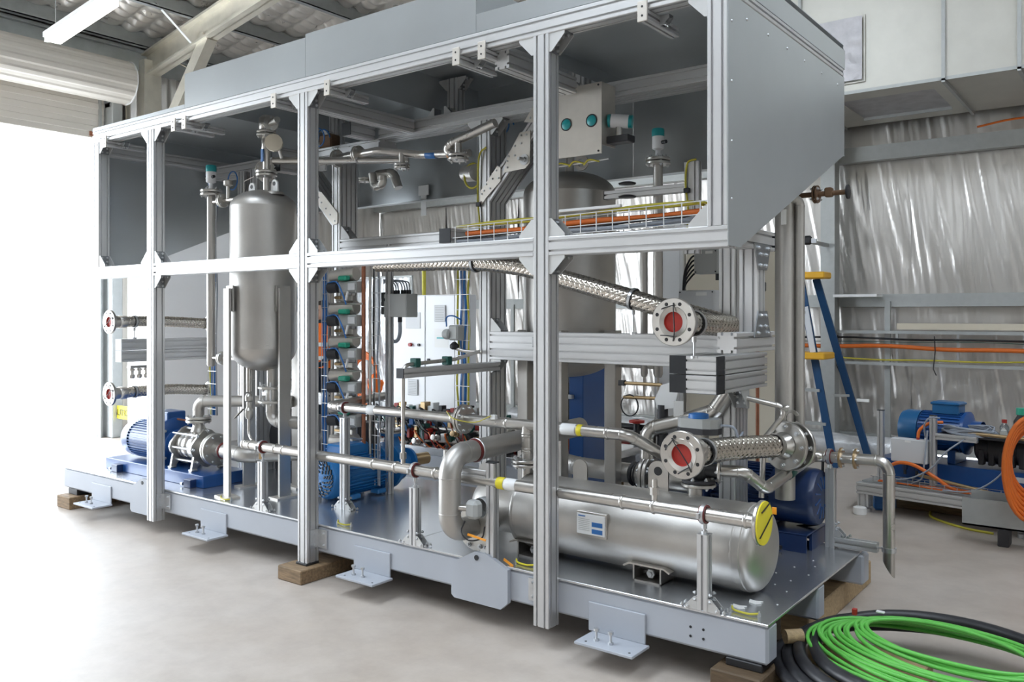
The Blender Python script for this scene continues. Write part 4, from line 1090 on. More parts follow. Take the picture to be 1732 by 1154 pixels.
MB().lathe([(.0305, 0), (.0312, .001), (.0312, .07), (.0305, .071)], (-4.02, .45, .99), X1, 20).build('label_sleeve', 'white_strip', t, smooth=40)
tag(MB().tube(smooth_path([(-3.32, .41, 1.03), (-3.22, .36, 1.0), (-3.10, .40, .985), (-2.98, .40, 1.03)]), .003, 6).build('earth_strap', 'earth_cable', smooth=60), 'yellow green earth strap across the upper pipe flange', 'wire')
tag(MB().cbox(-2.99, -2.955, .405, .43, 1.01, 1.035, .002).build('tag', 'tag_white'), 'tiny white tag on the upper pipe right of its flange', 'tag')

# ------------------------------------------------------------------ middle pump
t = thing('middle_pump', 'bright blue motor pump standing behind the front pipe in the middle bay', 'pump', (-4.51, .8, DK))
mx, mz, MR = -4.51, .495, .155
fc = MB().lathe([(0, 0), (.10, .0), (.135, .012), (MR, .05), (MR, .13)], (mx, .47, mz), Y1, 44).build('fan_cover', 'blue_mid', t, smooth=40)
for rr_ in (.035, .06, .085, .11):
    n = int(rr_ * 200)
    for k in range(n):
        th = 2 * PI * k / n
        MB().bar((mx + rr_ * math.cos(th), .467, mz + rr_ * math.sin(th)), (mx + (rr_ + .017) * math.cos(th + .25), .467, mz + (rr_ + .017) * math.sin(th + .25)), .009, .008, Y1).build('grille_slot', 'black', fc)
MB().cyl((mx, .60, mz), (mx, .96, mz), .140, n=40).build('motor_body', 'blue_mid', t, smooth=40)
for k in range(36):
    th = 2 * PI * k / 36
    MB().bar((mx + .147 * math.cos(th), .61, mz + .147 * math.sin(th)), (mx + .147 * math.cos(th), .95, mz + .147 * math.sin(th)), .005, .018, (math.cos(th), 0, math.sin(th))).build('cooling_fin', 'blue_mid', t)
MB().cbox(mx - .10, mx + .06, .60, .86, .62, .70, .012).build('terminal_box', 'blue_mid', t)
for (y0) in (.62, .86):
    for s in (-1, 1): MB().cbox(mx + s * .11 - .04, mx + s * .11 + .04, y0, y0 + .08, DK + .012, DK + .045, .005).build('foot', 'blue_mid', t)
for s in (-1, 1): MB().cyl((mx + s * .11, .60, DK), (mx + s * .11, .60, DK + .05), .02, n=12).build('mount', 'white_strip', t)
MB().lathe([(.14, 0), (.17, .005), (.17, .03), (.09, .05), (.085, .11), (.17, .12), (.17, .15), (.13, .17), (.13, .24), (.10, .27), (.06, .28), (.06, .34)], (mx, .95, mz), Y1, 44).build('pump_casing', 'blue_mid', t, smooth=35)
MB().lathe([(.075, 0), (.06, .05), (.05, .10), (.085, .105), (.085, .125), (0, .125)], (mx - .11, 1.25, .58), Z1, 24).build('discharge', 'blue_mid', t, smooth=35)
MB().lathe([(.06, 0), (.10, .005), (.10, .025), (.0, .025)], (mx, 1.29, mz), Y1, 28).build('suction_flange', 'blue_mid', t, smooth=35)
MB().cyl((mx, 1.31, mz), (mx + .02, 1.50, mz), .045, n=20).build('suction_neck', 'brass', t, smooth=40)

# ------------------------------------------------------------------ right-hand pump
t = thing('right_pump', 'dark blue motor with stainless pump on a dark blue base behind the horizontal vessel', 'pump', (-1.9, 1.38, DK))
ry, rz = 1.39, .60
MB().cbox(-2.70, -1.485, 1.225, 1.55, DK + .09, DK + .10, .003).build('base_top', 'blue_dark', t)
mb = MB(); mb.box(-2.70, -1.49, 1.225, 1.235, DK, DK + .09); mb.box(-2.70, -1.49, 1.54, 1.55, DK, DK + .09); mb.box(-1.50, -1.485, 1.30, 1.55, DK, DK + .09); mb.build('base_frame', 'blue_dark', t)
for x in (-1.62, -1.9): bolt_part((x, 1.20, DK + .02), (0, -1, 0), t, .012, .02, 'black')
RM = .155
ec = MB().lathe([(RM, 0), (RM, .20), (RM * .985, .215), (RM * .93, .235), (RM * .55, .245), (0, .246)], (-1.70, ry, rz), X1, 48).build('fan_cover', 'blue_dark', t, smooth=40)
for k in range(12):
    th = 2 * PI * k / 12
    MB().bar((-1.453, ry + .05 * math.cos(th), rz + .05 * math.sin(th)), (-1.458, ry + .115 * math.cos(th + .2), rz + .115 * math.sin(th + .2)), .008, .005, X1).build('grille_rib', 'blue', ec)
MB().cyl((-2.05, ry, rz), (-1.70, ry, rz), .142, n=44).build('motor_body', 'blue_dark', t, smooth=40)
for k in range(40):
    th = 2 * PI * k / 40
    MB().bar((-2.04, ry + .148 * math.cos(th), rz + .148 * math.sin(th)), (-1.71, ry + .148 * math.cos(th), rz + .148 * math.sin(th)), .005, .018, (0, math.cos(th), math.sin(th))).build('cooling_fin', 'blue_dark', t)
for x in (-1.98, -1.74): MB().cbox(x - .04, x + .04, ry - .12, ry + .12, DK + .10, rz - .13, .008).build('foot', 'blue_dark', t)
mf = MB().lathe([(0, 0), (.19, 0), (.195, .006), (.195, .026), (.185, .032), (0, .036)], (-2.09, ry, rz), X1, 44).build('motor_flange', 'blue_dark', t, smooth=35)
for k in range(8):
    th = PI / 8 + k * PI / 4; bolt_part((-2.09, ry + .165 * math.cos(th), rz + .165 * math.sin(th)), -X1, mf, .010, .010)
MB().lathe([(.09, 0), (.105, .02), (.106, .24), (.09, .26)], (-2.42, ry, rz), X1, 40).build('casing', 'steel_pol', t, smooth=40)
flange_pair(t, (-2.50, ry, rz), X1, .145, .024, .006, 8, .012, 'steel_pol')
MB().lathe([(.06, 0), (.07, .01), (.10, .05), (.10, .08)], (-2.60, ry, rz), X1, 32).build('suction_cone', 'steel_pol', t, smooth=40)
for k in range(6):
    th = PI / 6 + k * PI / 3; MB().cyl((-2.47, ry + .125 * math.cos(th), rz + .125 * math.sin(th)), (-2.12, ry + .125 * math.cos(th), rz + .125 * math.sin(th)), .009, n=10).build('tie_rod', 'zinc', t, smooth=40)
for x in (-2.45, -2.15): MB().prism([(-.13, -.175), (.13, -.175), (.10, -.02), (-.10, -.02)], (x, ry, rz), Y1, Z1, (.02, 0, 0)).build('foot', 'steel_cast', t)
ring(t, (-2.62, ry, rz), X1, .065, .014, .012, 'coupling', 'black'); ring(t, (-2.585, ry, rz), X1, .07, .010, .012, 'coupling', 'black')
t = thing('right_pump_suction_pipe', 'matt stainless suction pipe leading into the right-hand pump', 'pipe', (-2.9, ry, rz))
run(t, [(-2.60, ry, rz), (-3.02, ry, rz), (-3.30, ry + .12, rz)], .062, .12, 22, 'steel_matt')
# ------------------------------------------------------------------ braided hoses
def braided_hose(name, label, pts, R, group='braided hoses'):
    t = thing(name, label, 'hose', pts[0], group)
    P = smooth_path(pts, 10)
    MB().tube(P, R * .93, 16).build('hose_core', 'braid_core', t, smooth=60)
    # resample by arc length
    L = [0]
    for a, b in zip(P, P[1:]): L.append(L[-1] + (b - a).length)
    tot = L[-1]; N = max(20, int(tot / .012)); Q = []; j = 0
    for i in range(N + 1):
        s = tot * i / N
        while j < len(L) - 2 and L[j + 1] < s: j += 1
        f = (s - L[j]) / max(1e-9, L[j + 1] - L[j]); Q.append(P[j].lerp(P[j + 1], f))
    fr_ = []; T = [(Q[min(i + 1, N)] - Q[max(i - 1, 0)]).normalized() for i in range(N + 1)]
    u = frame_of(T[0])[1]
    for i in range(N + 1):
        u = (u - T[i] * u.dot(T[i])).normalized(); fr_.append((u.copy(), T[i].cross(u)))
    ns = 10; pitch = 2 * PI * R * 1.15; mb = MB(); w = .0102 * R / .046; hgt = .0045
    for d in (-1, 1):
        for k in range(ns):
            vs = []; fs = []
            for i in range(N + 1):
                s = tot * i / N; th = d * 2 * PI * s / pitch + 2 * PI * k / ns
                over = 1 if (int((th * ns / PI)) % 2 == 0) == (d > 0) else -1
                rr = R - .001 + .0016 * over
                for q, h in ((-w, 0), (0, hgt), (w, 0)):
                    ph = th + q / R * .8; uu, vv = fr_[i]
                    vs.append(Q[i] + uu * ((rr + h) * math.cos(ph)) + vv * ((rr + h) * math.sin(ph)) + T[i] * (-d * q * .5))
            for i in range(N):
                for c in (0, 1): fs.append((i * 3 + c, i * 3 + c + 1, (i + 1) * 3 + c + 1, (i + 1) * 3 + c))
            mb.add(vs, fs)
    stuff(mb.build('braid', 'braid', t, smooth=70))
    return t, Q, T
def end_flange(t, c, ax, R, r_bore, m='steel_pol', tie_seed=0):
    # open flange face with bolt holes, red plug and black ties; ax points from the face into the hose
    a, u, v = frame_of(ax); c = Vector(c)
    f = MB().lathe([(r_bore, .004), (r_bore + .022, 0), (r_bore + .024, .003), (R - .003, .003), (R, .006), (R, .020), (R - .003, .023), (r_bore * .95, .023)], c, a, 40).build('flange', m, t, smooth=35)
    MB().lathe([(R * .55, .02), (r_bore * 1.25, .05), (r_bore * 1.12, .085), (r_bore * 1.22, .09), (r_bore * 1.22, .14), (r_bore * 1.1, .145)], c, a, 28).build('hose_collar', m, t, smooth=40)
    MB().lathe([(0, .018), (r_bore * .9, .016), (r_bore, .006)], c, a, 28).build('red_plug', 'red_cap', t, smooth=50)
    for k in range(8):
        th = 2 * PI * (k + .5) / 8; p = c + u * (R * .79 * math.cos(th)) + v * (R * .79 * math.sin(th)) + a * .0028
        MB().cyl(p - a * .0012, p + a * .001, .0085, n=14).build('bolt_hole', 'black', f)
    rr = R * .79
    def pt(th, r, d=-.008): return c + u * (r * math.cos(th)) + v * (r * math.sin(th)) + a * d
    b0 = tie_seed
    MB().tube(smooth_path([pt(b0 + .4, rr, .0), pt(b0 + .5, rr * .6), pt(b0 + 1.2, rr * .15), pt(b0 + 3.3, rr * .6), pt(b0 + 3.5, rr, .0)]), .0028, 6).build('cable_tie', 'black', t)
    MB().tube(smooth_path([pt(b0 + 3.4, rr * .75), pt(b0 + 4.0, rr * .8), pt(b0 + 4.3, rr, .0)]), .0028, 6).build('cable_tie', 'black', t)
    MB().tube(smooth_path([pt(b0 + .5, rr * .9), pt(b0 - .3, rr * .9), pt(b0 - .5, rr * 1.0, .03)]), .0025, 6).build('cable_tie', 'black', t)
def hose_clip(t, c, ax, R, stem=None):
    a = Vector(ax).normalized(); c = Vector(c)
    MB().lathe([(R, -.012), (R + .008, -.013), (R + .008, .013), (R, .012)], c, a, 24).build('clip_liner', 'black', t, smooth=40)
    MB().lathe([(R + .006, -.008), (R + .011, -.008), (R + .011, .008), (R + .006, .008)], c, a, 24).build('clip_band', 'zinc', t, smooth=40)
    if stem is not None:
        o = MB(); o.cyl(c - Z1 * (R + .008), Vector((c.x, c.y, stem)), .005, n=8); o.cyl(c - Z1 * (R + .01), c - Z1 * (R + .035), .010, n=6); o.cyl((c.x, c.y, stem), (c.x, c.y, stem + .012), .018, n=10)
        o.build('clip_stud', 'zinc', t)
t, Q, T = braided_hose('braided_hose', 'long braided steel hose drooping from the middle beam to a red-plugged flange', [(-1.72, .20, 1.565), (-1.72, .42, 1.555), (-1.712, .64, 1.545), (-1.735, .80, 1.54), (-1.85, .865, 1.565), (-1.98, .85, 1.60), (-2.16, .81, 1.645), (-2.41, .80, 1.715), (-2.77, .80, 1.81), (-3.07, .80, 1.885), (-3.50, .80, 1.93), (-4.30, .80, 1.945)], .049)
end_flange(t, (-1.72, .12, 1.566), Y1, .108, .046, tie_seed=1.2); hose_clip(t, (-1.72, .34, 1.557), Y1, .051, 1.395)
hose_clip(t, (-2.30, .805, 1.685), (1, 0, -.27), .051, 1.49); hose_clip(t, (-3.42, .80, 1.925), X1, .051, None)
t, Q, T = braided_hose('braided_hose', 'short shiny braided steel hose between two flanges above the horizontal vessel', [(-1.675, .20, .970), (-1.66, .38, .964), (-1.63, .56, .956), (-1.59, .74, .944), (-1.55, .90, .932)], .052)
end_flange(t, (-1.68, .12, .976), Vector((.05, 1, .02)), .108, .05, tie_seed=.6); hose_clip(t, (-1.665, .32, .967), Y1, .054)
ef = flange(t, (-1.525, .985, .925), Vector((.22, 1, -.1)), .125, .022, 8, br=.012, ri=0)
MB().lathe([(.058, 0), (.058, .03), (.05, .045), (.07, .085)], (-1.55, .90, .935), (.22, 1, -.1), 26).build('hose_collar', 'steel_pol', t, smooth=40)
for nm, z, ze in (('upper', 1.539, 1.52), ('lower', .965, .935)):
    t, Q, T = braided_hose('braided_hose', nm + ' braided steel hose with red plug at the far left end of the skid', [(-6.655, .20, z), (-6.66, .42, z + .004), (-6.68, .70, z - .002), (-6.70, 1.02, ze)], .040)
    end_flange(t, (-6.653, .12, z), Y1, .095, .042, tie_seed=2.2)
    hose_clip(t, (-6.658, .34, z + .003), Y1, .041, 1.40 if nm == 'upper' else None)
    MB().lathe([(.048, 0), (.048, .03), (.07, .05), (.07, .07)], (-6.70, 1.0, ze), Y1, 20).build('hose_collar', 'steel_pol', t, smooth=40)
t = thing('terminal_strip', 'row of small chrome fittings under the left outrigger beam', 'fitting', (-6.6, .4, 1.12))
for k in range(4):
    MB().lathe([(.014, 0), (.022, .01), (.022, .03), (.014, .035), (.014, .06), (.022, .065), (.022, .08), (0, .085)], (-6.62, .30 + k * .06, 1.08), Z1, 12).build('fitting', 'steel_pol', t, smooth=40)
MB().cbox(-6.65, -6.59, .27, .52, 1.165, 1.185, .003).build('bar', 'steel_pol', t)

# ------------------------------------------------------------------ right-hand pipework
t = thing('tall_header_pipe', 'tall matt stainless header pipe rising to the hood at the right end', 'pipe', (-1.578, 1.15, .5))
MB().lathe([(.052, .62), (.052, 2.32), (.045, 2.36), (0, 2.375)], (-1.578, 1.15, 0), Z1, 30).build('header', 'steel_matt', t, smooth=40)
fl_ = flange(t, (-1.50, 1.035, .92), Vector((.22, 1, -.1)), .125, .02, 8, br=.012)
run(t, [(-1.578, 1.15, .92), (-1.53, 1.05, .92)], .055, None, 20, 'steel_matt')
pl = []
for k in range(13): th = PI * .15 + k * PI * 1.7 / 12; pl.append((.045 * math.cos(th), .045 * math.sin(th)))
pl += [(.028 * math.cos(PI * .15 + k * PI * 1.7 / 12), .028 * math.sin(PI * .15 + k * PI * 1.7 / 12)) for k in range(12, -1, -1)]
MB().prism(pl, (-1.515, 1.06, 1.06), X1, Z1, (0, .012, 0)).build('lifting_hook', 'steel_pol', t)
t = thing('slim_header_pipe', 'slim stainless pipe strapped beside the tall header pipe', 'pipe', (-1.50, 1.16, .95))
run(t, [(-1.502, 1.16, .98), (-1.502, 1.16, 2.20), (-1.545, 1.12, 2.215)], .024, .05, 16, 'steel_matt')
t = thing('pressure_gauge_tag', 'small white valve tag hanging at the top of the slim header pipe', 'tag', (-1.56, 1.07, 2.1))
MB().cbox(-1.575, -1.545, 1.075, 1.08, 2.07, 2.15, .003).build('tag', 'tag_white', t)
MB().lathe([(.0, 0), (.022, .004), (.022, .014), (0, .018)], (-1.56, 1.075, 2.175), (0, -1, .2), 14).build('knob', 'zinc', t, smooth=40)
t = thing('vent_gate_valve', 'brown weathered gate valve on a short pipe below the hood corner', 'valve', (-1.45, 1.3, 2.24))
MB().cyl((-1.56, 1.30, 2.245), (-1.30, 1.30, 2.245), .014, n=12).build('pipe', 'rust_cast', t, smooth=40)
flange_pair(t, (-1.462, 1.30, 2.245), X1, .048, .010, .004, 4, .008, 'rust_cast')
MB().cbox(-1.415, -1.375, 1.28, 1.32, 2.225, 2.275, .006).build('valve_body', 'rust_cast', t)
MB().lathe([(.012, 0), (.038, .003), (.038, .012), (.03, .014), (0, .014)], (-1.305, 1.30, 2.245), X1, 18).build('hand_wheel', 'black', t, smooth=40)
t = thing('vent_elbow_pipe', 'thin bent stainless pipe crossing in front of the tall header pipe', 'pipe', (-1.55, .95, .9))
run(t, [(-1.72, .92, 1.17), (-1.50, .99, 1.12), (-1.61, .93, .96), (-1.62, .92, .66)], .014, .04, 14)
ring(t, (-1.515, .985, 1.12), (1, .3, -.2), .014, .012, .006, 'elbow_fitting')
# actuated valve on the vessel
t = thing('actuated_valve', 'grey electric valve actuator on a black valve above the horizontal vessel', 'valve', (-1.80, .56, .7))
vx, vy = -1.80, .62
MB().lathe([(.035, 0), (.035, .06)], (vx, vy - .1, .70), Z1, 20).build('neck', 'steel_pol', t, smooth=40)
flange(t, (vx, vy - .06, .755), Z1, .085, .016, 6, br=.010, m='steel_cast')
flange(t, (vx, vy - .06, .773), Z1, .082, .016, 6, br=.010, m='iron')
MB().lathe([(.04, 0), (.05, .02), (.052, .08), (.045, .10), (.03, .13), (.03, .16)], (vx, vy - .06, .785), Z1, 24).build('valve_body', 'black', t, smooth=40)
MB().cyl((vx + .02, vy - .06, .835), (vx + .10, vy - .03, .835), .035, n=18).build('side_port', 'black', t, smooth=40)
MB().lathe([(.028, 0), (.028, .02), (.05, .05), (.05, .08)], (vx, vy - .06, .94), Z1, 20).build('stem', 'steel_cast', t, smooth=40)
oct_ = [(.085, -.05), (.11, -.02), (.11, .03), (.07, .065), (-.07, .065), (-.10, .03), (-.10, -.03), (-.07, -.06), (.05, -.065)]
MB().prism(oct_, (vx, vy - .06, 1.015), X1, Y1, (0, 0, .03)).build('actuator_base', 'iron', t)
MB().prism([(a * .97, b * .97) for a, b in oct_], (vx, vy - .06, 1.045), X1, Y1, (0, 0, .045)).build('actuator_cover', 'box_grey', t)
MB().lathe([(.05, 0), (.048, .02), (.03, .025), (0, .026)], (vx, vy - .06, 1.09), Z1, 18).build('position_dial', 'blue_tube', t, smooth=40)
tag(MB().tube(smooth_path([(vx + .11, vy - .05, 1.06), (vx + .17, vy - .03, 1.05), (vx + .18, vy, .97), (vx + .13, vy + .05, .92), (vx + .12, vy + .2, 1.0)]), .007, 8).build('actuator_cable', 'grey_cable', smooth=60), 'grey cable curling from the electric valve actuator', 'cable')
# drain line to the outlet spout
t = thing('drain_outlet_pipe', 'polished stainless drain pipe ending in an oblique cut spout off the right end', 'pipe', (-1.4, 1.1, .8))
run(t, [(-1.70, .60, .835), (-1.60, .64, .835), (-1.53, .74, .745), (-1.515, 1.42, .82), (-1.128, 1.44, .825), (-1.128, 1.44, .40)], .030, .065, 20)
flange(t, (-1.715, .59, .835), (.9, .35, 0), .062, .014, 4, br=.008)
v0 = MB(); P = [(-1.128, 1.44, .42)]; n = 20; vs = []
for k in range(n): th = 2 * PI * k / n; vs.append((-1.128 + .030 * math.cos(th), 1.44 + .030 * math.sin(th), .42))
for k in range(n): th = 2 * PI * k / n; vs.append((-1.128 + .030 * math.cos(th), 1.44 + .030 * math.sin(th), .26 - .045 * math.cos(th)))
for k in range(n): th = 2 * PI * k / n; vs.append((-1.128 + .027 * math.cos(th), 1.44 + .027 * math.sin(th), .26 - .045 * math.cos(th)))
v0.add(vs, [(k, (k + 1) % n, n + (k + 1) % n, n + k) for k in range(n)] + [(n + k, n + (k + 1) % n, 2 * n + (k + 1) % n, 2 * n + k) for k in range(n)]).build('spout', 'steel_pol', t, smooth=40)
flange(t, (-1.375, 1.43, .822), X1, .055, .012, 4, br=.008, m='brass'); flange(t, (-1.30, 1.435, .823), X1, .055, .012, 4, br=.008, m='brass')
MB().cyl((-1.363, 1.432, .822), (-1.30, 1.435, .823), .022, n=16).build('sight_glass', 'iron', t, smooth=40)
MB().lathe([(.0305, 0), (.0312, .001), (.0312, .07), (.0305, .071)], (-1.524, 1.02, .774), (.02, 1, .11), 20).build('label_sleeve', 'green_dark', t, smooth=40)
t = thing('outlet_support', 'aluminium post with clamp carrying the drain pipe at the far right corner', 'pipe support', (-1.43, 1.47, DK), 'pipe supports on the deck')
prof('post', (-1.43, 1.45, DK), (-1.43, 1.45, .755), 1, 1, X1, t, mod=.05); gusset(t, (-1.405, 1.45, DK + .06), X1, Z1, Y1, .05, .045)
pipe_clamp(t, (-1.43, 1.43, .822), X1, .032, (-1.43, 1.44, .757))
prof('arm', (-1.405, 1.45, .36), (-1.185, 1.45, .36), 1, 1, Y1, t, mod=.05); MB().cyl((-1.185, 1.45, .36), (-1.158, 1.445, .36), .005, n=8).build('stud', 'zinc', t)
MB().lathe([(.031, -.012), (.037, -.012), (.037, .012), (.031, .012)], (-1.128, 1.44, .36), Z1, 24).build('clamp_band', 'zinc', t, smooth=40)
tag(MB().tube(fillet([(-1.47, 1.44, .80), (-1.47, 1.42, .45), (-1.60, 1.40, .42)], .04), .008, 8).build('drain_hose', 'rubber', smooth=60), 'thin dark drain hose beside the far right support post', 'hose')

# ------------------------------------------------------------------ second vertical vessel
t = thing('tall_vessel', 'large matt stainless vertical vessel in the right bay behind the beams', 'tank', (-3.085, 1.35, DK))
cx, cy, R = -3.085, 1.36, .303
MB().lathe([(R, 1.36), (R, 2.385)], (cx, cy, 0), Z1, 60).build('shell', 'steel_matt', t, smooth=40)
MB().lathe([(r, 2.385 + z) for r, z in dome(R, .15, 12)], (cx, cy, 0), Z1, 60).build('top_head', 'steel_matt', t, smooth=40)
MB().lathe([(r, 1.36 - z) for r, z in dome(R, .17, 12)], (cx, cy, 0), Z1, 60).build('bottom_head', 'steel_matt', t, smooth=40)
ring(t, (cx, cy, 2.385), Z1, R, .004, .002, m='steel_matt')
for (x, y) in ((-2.96, 1.06), (-2.72, 1.30), (-3.25, 1.10)):
    MB().cbox(x - .04, x + .04, y - .04, y + .04, DK, 1.50, .004).build('leg', 'steel_matt', t)
MB().lathe([(.025, 0), (.05, .0), (.05, .012), (.025, .012), (.025, 0)], (cx + .18, cy - .14, 2.56), Y1, 24).build('lifting_ear', 'steel_matt', t, smooth=40)
MB().cyl((cx, cy, 2.5), (cx, cy, 2.64), .03, n=16).build('top_nozzle', 'steel_matt', t, smooth=40)
run(t, [(cx + .05, cy - R - .02, 1.95), (cx + .05, cy - R - .035, 1.75), (cx - .02, cy - R - .02, 1.72)], .007, .03, 8, rings=False, name='handle')
for i, (x, z1, r) in enumerate(((-2.50, 2.12, .022), (-2.406, 2.52, .029))):
    tt = thing('sensor_tube', ['slim vertical stainless tube right of the large vessel', 'thicker vertical stainless tube with transmitter right of the large vessel'][i], 'pipe', (x, 1.3, 1.22))
    MB().lathe([(0, 1.215), (r * .7, 1.22), (r, 1.24), (r, z1)], (x, 1.30, 0), Z1, 22).build('tube', 'steel_matt', tt, smooth=40)
    if i: flange_pair(tt, (x, 1.30, z1 + .005), Z1, .075, .018, .006, 4, .010, 'steel_cast')
    else: flange_pair(tt, (x, 1.30, z1 - .10), Z1, .05, .014, .004, 4, .008, 'steel_cast')
    for z in (2.02, 1.28): MB().cyl((cx + R - .02, cy - .02, z), (x, 1.30, z), .012, n=10).build('branch', 'steel_pol', tt, smooth=40)
    MB().cyl((x, 1.30, 1.10), (x, 1.30, 1.22), .008, n=8).build('drain', 'steel_pol', tt, smooth=40)
transmitter('teal capped level transmitter on the thicker tube right of the large vessel', -2.406, 1.30, 2.55, 1.0)
t = thing('sensor_carrier', 'grey aluminium arm with cables below the teal transmitter', 'bracket', (-2.4, 1.2, 2.25))
prof('arm', (-2.72, 1.22, 2.335), (-2.17, 1.22, 2.335), 1, 1, Y1, t, mod=.05); endcap((-2.72, 1.22, 2.335), -X1, Y1, 1, 1, t, .05)
prof('post', (-2.14, 1.22, 1.95), (-2.14, 1.22, 2.48), 2, 1, X1, t)
for z in (2.38, 2.30): MB().lathe([(0, 0), (.05, .004), (.055, .012), (.03, .02), (0, .024)], (-2.55, 1.18, z), Z1, 16).build('clamp_pad', 'black', t, smooth=40)
# twin sight plate with teal covers
t = thing('sensor_plate', 'beige metal plate with two round windows and teal sensor faces under the hood', 'plate', (-2.6, .75, 2.5))
m = MB(); x0, x1, z0, z1 = -2.80, -2.47, 2.50, 2.90
m.box(x0, x1, .75, .756, z0, z1); pl_ = m.build('plate', 'plate', t)
for x in (-2.705, -2.535):
    MB().lathe([(.030, 0), (.037, 0), (.037, .003), (.030, .003)], (x, .7475, 2.69), Y1, 26).build('window_rim', 'cap_black', t, smooth=40)
    MB().lathe([(0, -.006), (.026, -.004), (.032, 0)], (x, .749, 2.69), Y1, 26).build('sensor_face', 'teal', t, smooth=60)
MB().box(-2.478, -2.47, .756, .90, z0 + .05, z1).build('side_return', 'plate', t)
for (x, z) in ((-2.49, 2.885), (-2.49, 2.515)): bolt_part((x, .75, z), (0, -1, 0), t, .006, .004, 'iron')
t = thing('pressure_transmitter', 'white pressure transmitter with teal ends beside the sensor plate', 'transmitter', (-2.40, .85, 2.6))
MB().cyl((-2.45, .82, 2.69), (-2.36, .86, 2.68), .038, n=18).build('housing', 'white', t, smooth=40)
for (p, q) in (((-2.465, .815, 2.69), (-2.45, .82, 2.69)), ((-2.36, .86, 2.68), (-2.34, .868, 2.678))): MB().cyl(p, q, .036, n=18).build('cap', 'teal', t, smooth=40)
MB().cyl((-2.41, .84, 2.60), (-2.41, .84, 2.66), .02, n=12).build('neck', 'steel_cast', t); MB().cbox(-2.47, -2.33, .80, .88, 2.56, 2.60, .004).build('bracket', 'iron', t)
t = thing('earth_bar', 'thin bar with yellow green cables under the sensor plate', 'bar', (-2.6, .8, 2.45))
MB().cyl((-2.80, .78, 2.46), (-2.44, .78, 2.47), .006, n=8).build('bar', 'zinc', t)
for k in range(3): MB().tube(smooth_path([(-2.80 + .1 * k, .77, 2.45), (-2.76 + .1 * k, .765, 2.475), (-2.70 + .1 * k, .775, 2.46)]), .005, 6).build('earth_wire', 'earth_cable', t, smooth=60)

# ------------------------------------------------------------------ cable basket across the right bay
t = thing('cable_basket', 'wire cable basket with orange and yellow cables crossing above the middle beam', 'cable tray', (-2.55, .62, 2.05))
for (y, z) in ((.58, 2.045), (.58, 2.085), (.58, 2.15), (.64, 2.04), (.70, 2.045), (.70, 2.15)):
    MB().tube([(-3.42, y, z - .02), (-1.72, y, z + .012)], .0027, 6).build('long_wire', 'white_strip', t)
x = -3.40
while x < -1.72:
    zz = -.02 + .032 * (x + 3.42) / 1.7
    MB().tube([(x, .58, 2.153 + zz), (x, .58, 2.043 + zz), (x, .70, 2.043 + zz), (x, .70, 2.153 + zz)], .0032, 6).build('cross_wire', 'white_strip', t); x += .10
for i, (c, r, y, z, x0, x1) in enumerate((('orange', .016, .62, 2.105, -3.35, -1.78), ('orange', .012, .65, 2.098, -3.3, -1.80), ('earth_cable', .007, .60, 2.155, -3.4, -1.85), ('earth_cable', .007, .63, 2.150, -3.4, -1.80), ('grey_cable', .011, .60, 2.065, -3.4, -1.82), ('grey_cable', .010, .63, 2.062, -3.4, -1.84), ('blue_tube', .008, .66, 2.068, -3.4, -1.80), ('grey_cable', .010, .68, 2.07, -3.4, -1.8), ('black', .008, .61, 2.082, -3.4, -1.9))):
    pts = []
    for k in range(19):
        f = k / 18; x = x0 + (x1 - x0) * f
        pts.append((x, y + .01 * math.sin(x * 5 + i), z - .02 + .032 * (x + 3.42) / 1.7 + .005 * math.sin(x * 7 + i * 2)))
    pts += [(x1 + .03, y + .03, pts[-1][2] - .01), (x1 + .04, y + .10, pts[-1][2] - .02)]
    MB().tube(pts, r, 7).build('cable', c, t, smooth=60)
MB().cbox(-2.75, -2.25, .575, .60, 2.165, 2.18, .002).build('trunking', 'white_strip', t)
t = thing('cable_bundle', 'tangled bundle of dark, blue and orange cables on the middle beam', 'cable', (-3.2, .7, 2.0))
for i, c in enumerate(('black', 'black', 'blue_tube', 'blue_tube', 'orange', 'navy', 'black', 'navy', 'grey_cable', 'black')):
    q = rnd.random
    MB().tube(smooth_path([(-3.40 + .05 * q(), .70 + .06 * q(), 2.08), (-3.36 + .08 * q(), .68 + .06 * q(), 2.03 + .02 * q()), (-3.20 + .06 * q(), .70 + .05 * q(), 1.99 + .05 * q()), (-3.0 + .05 * q(), .72 + .05 * q(), 1.99 + .06 * q()), (-2.93 + .04 * q(), .76, 2.01 + .03 * q()), (-3.02, .84, 1.98)]), .009, 7).build('cable', c, t, smooth=60)
# cables tied along the middle posts
for i, (x, y, lab) in enumerate(((-3.515, R2 - .095, 'yellow green cable tied up the middle rear post'), (-2.165, 1.19, 'yellow green cable tied to the sensor post at the right'))):
    t = thing('tied_cable', lab, 'cable', (x, y, 1.9), 'cables tied to posts')
    MB().tube(smooth_path([(x, y, 2.04), (x + .012, y - .008, 2.2), (x - .004, y - .006, 2.35), (x + .01, y - .01, 2.47 if i else 2.62), (x + .06, y, 2.49 if i else 2.68)]), .006, 6).build('cable', 'earth_cable', t, smooth=60)
    for z in (2.12, 2.30): MB().cbox(x - .014, x + .022, y - .018, y + .004, z, z + .028, .003).build('clip', 'black', t)

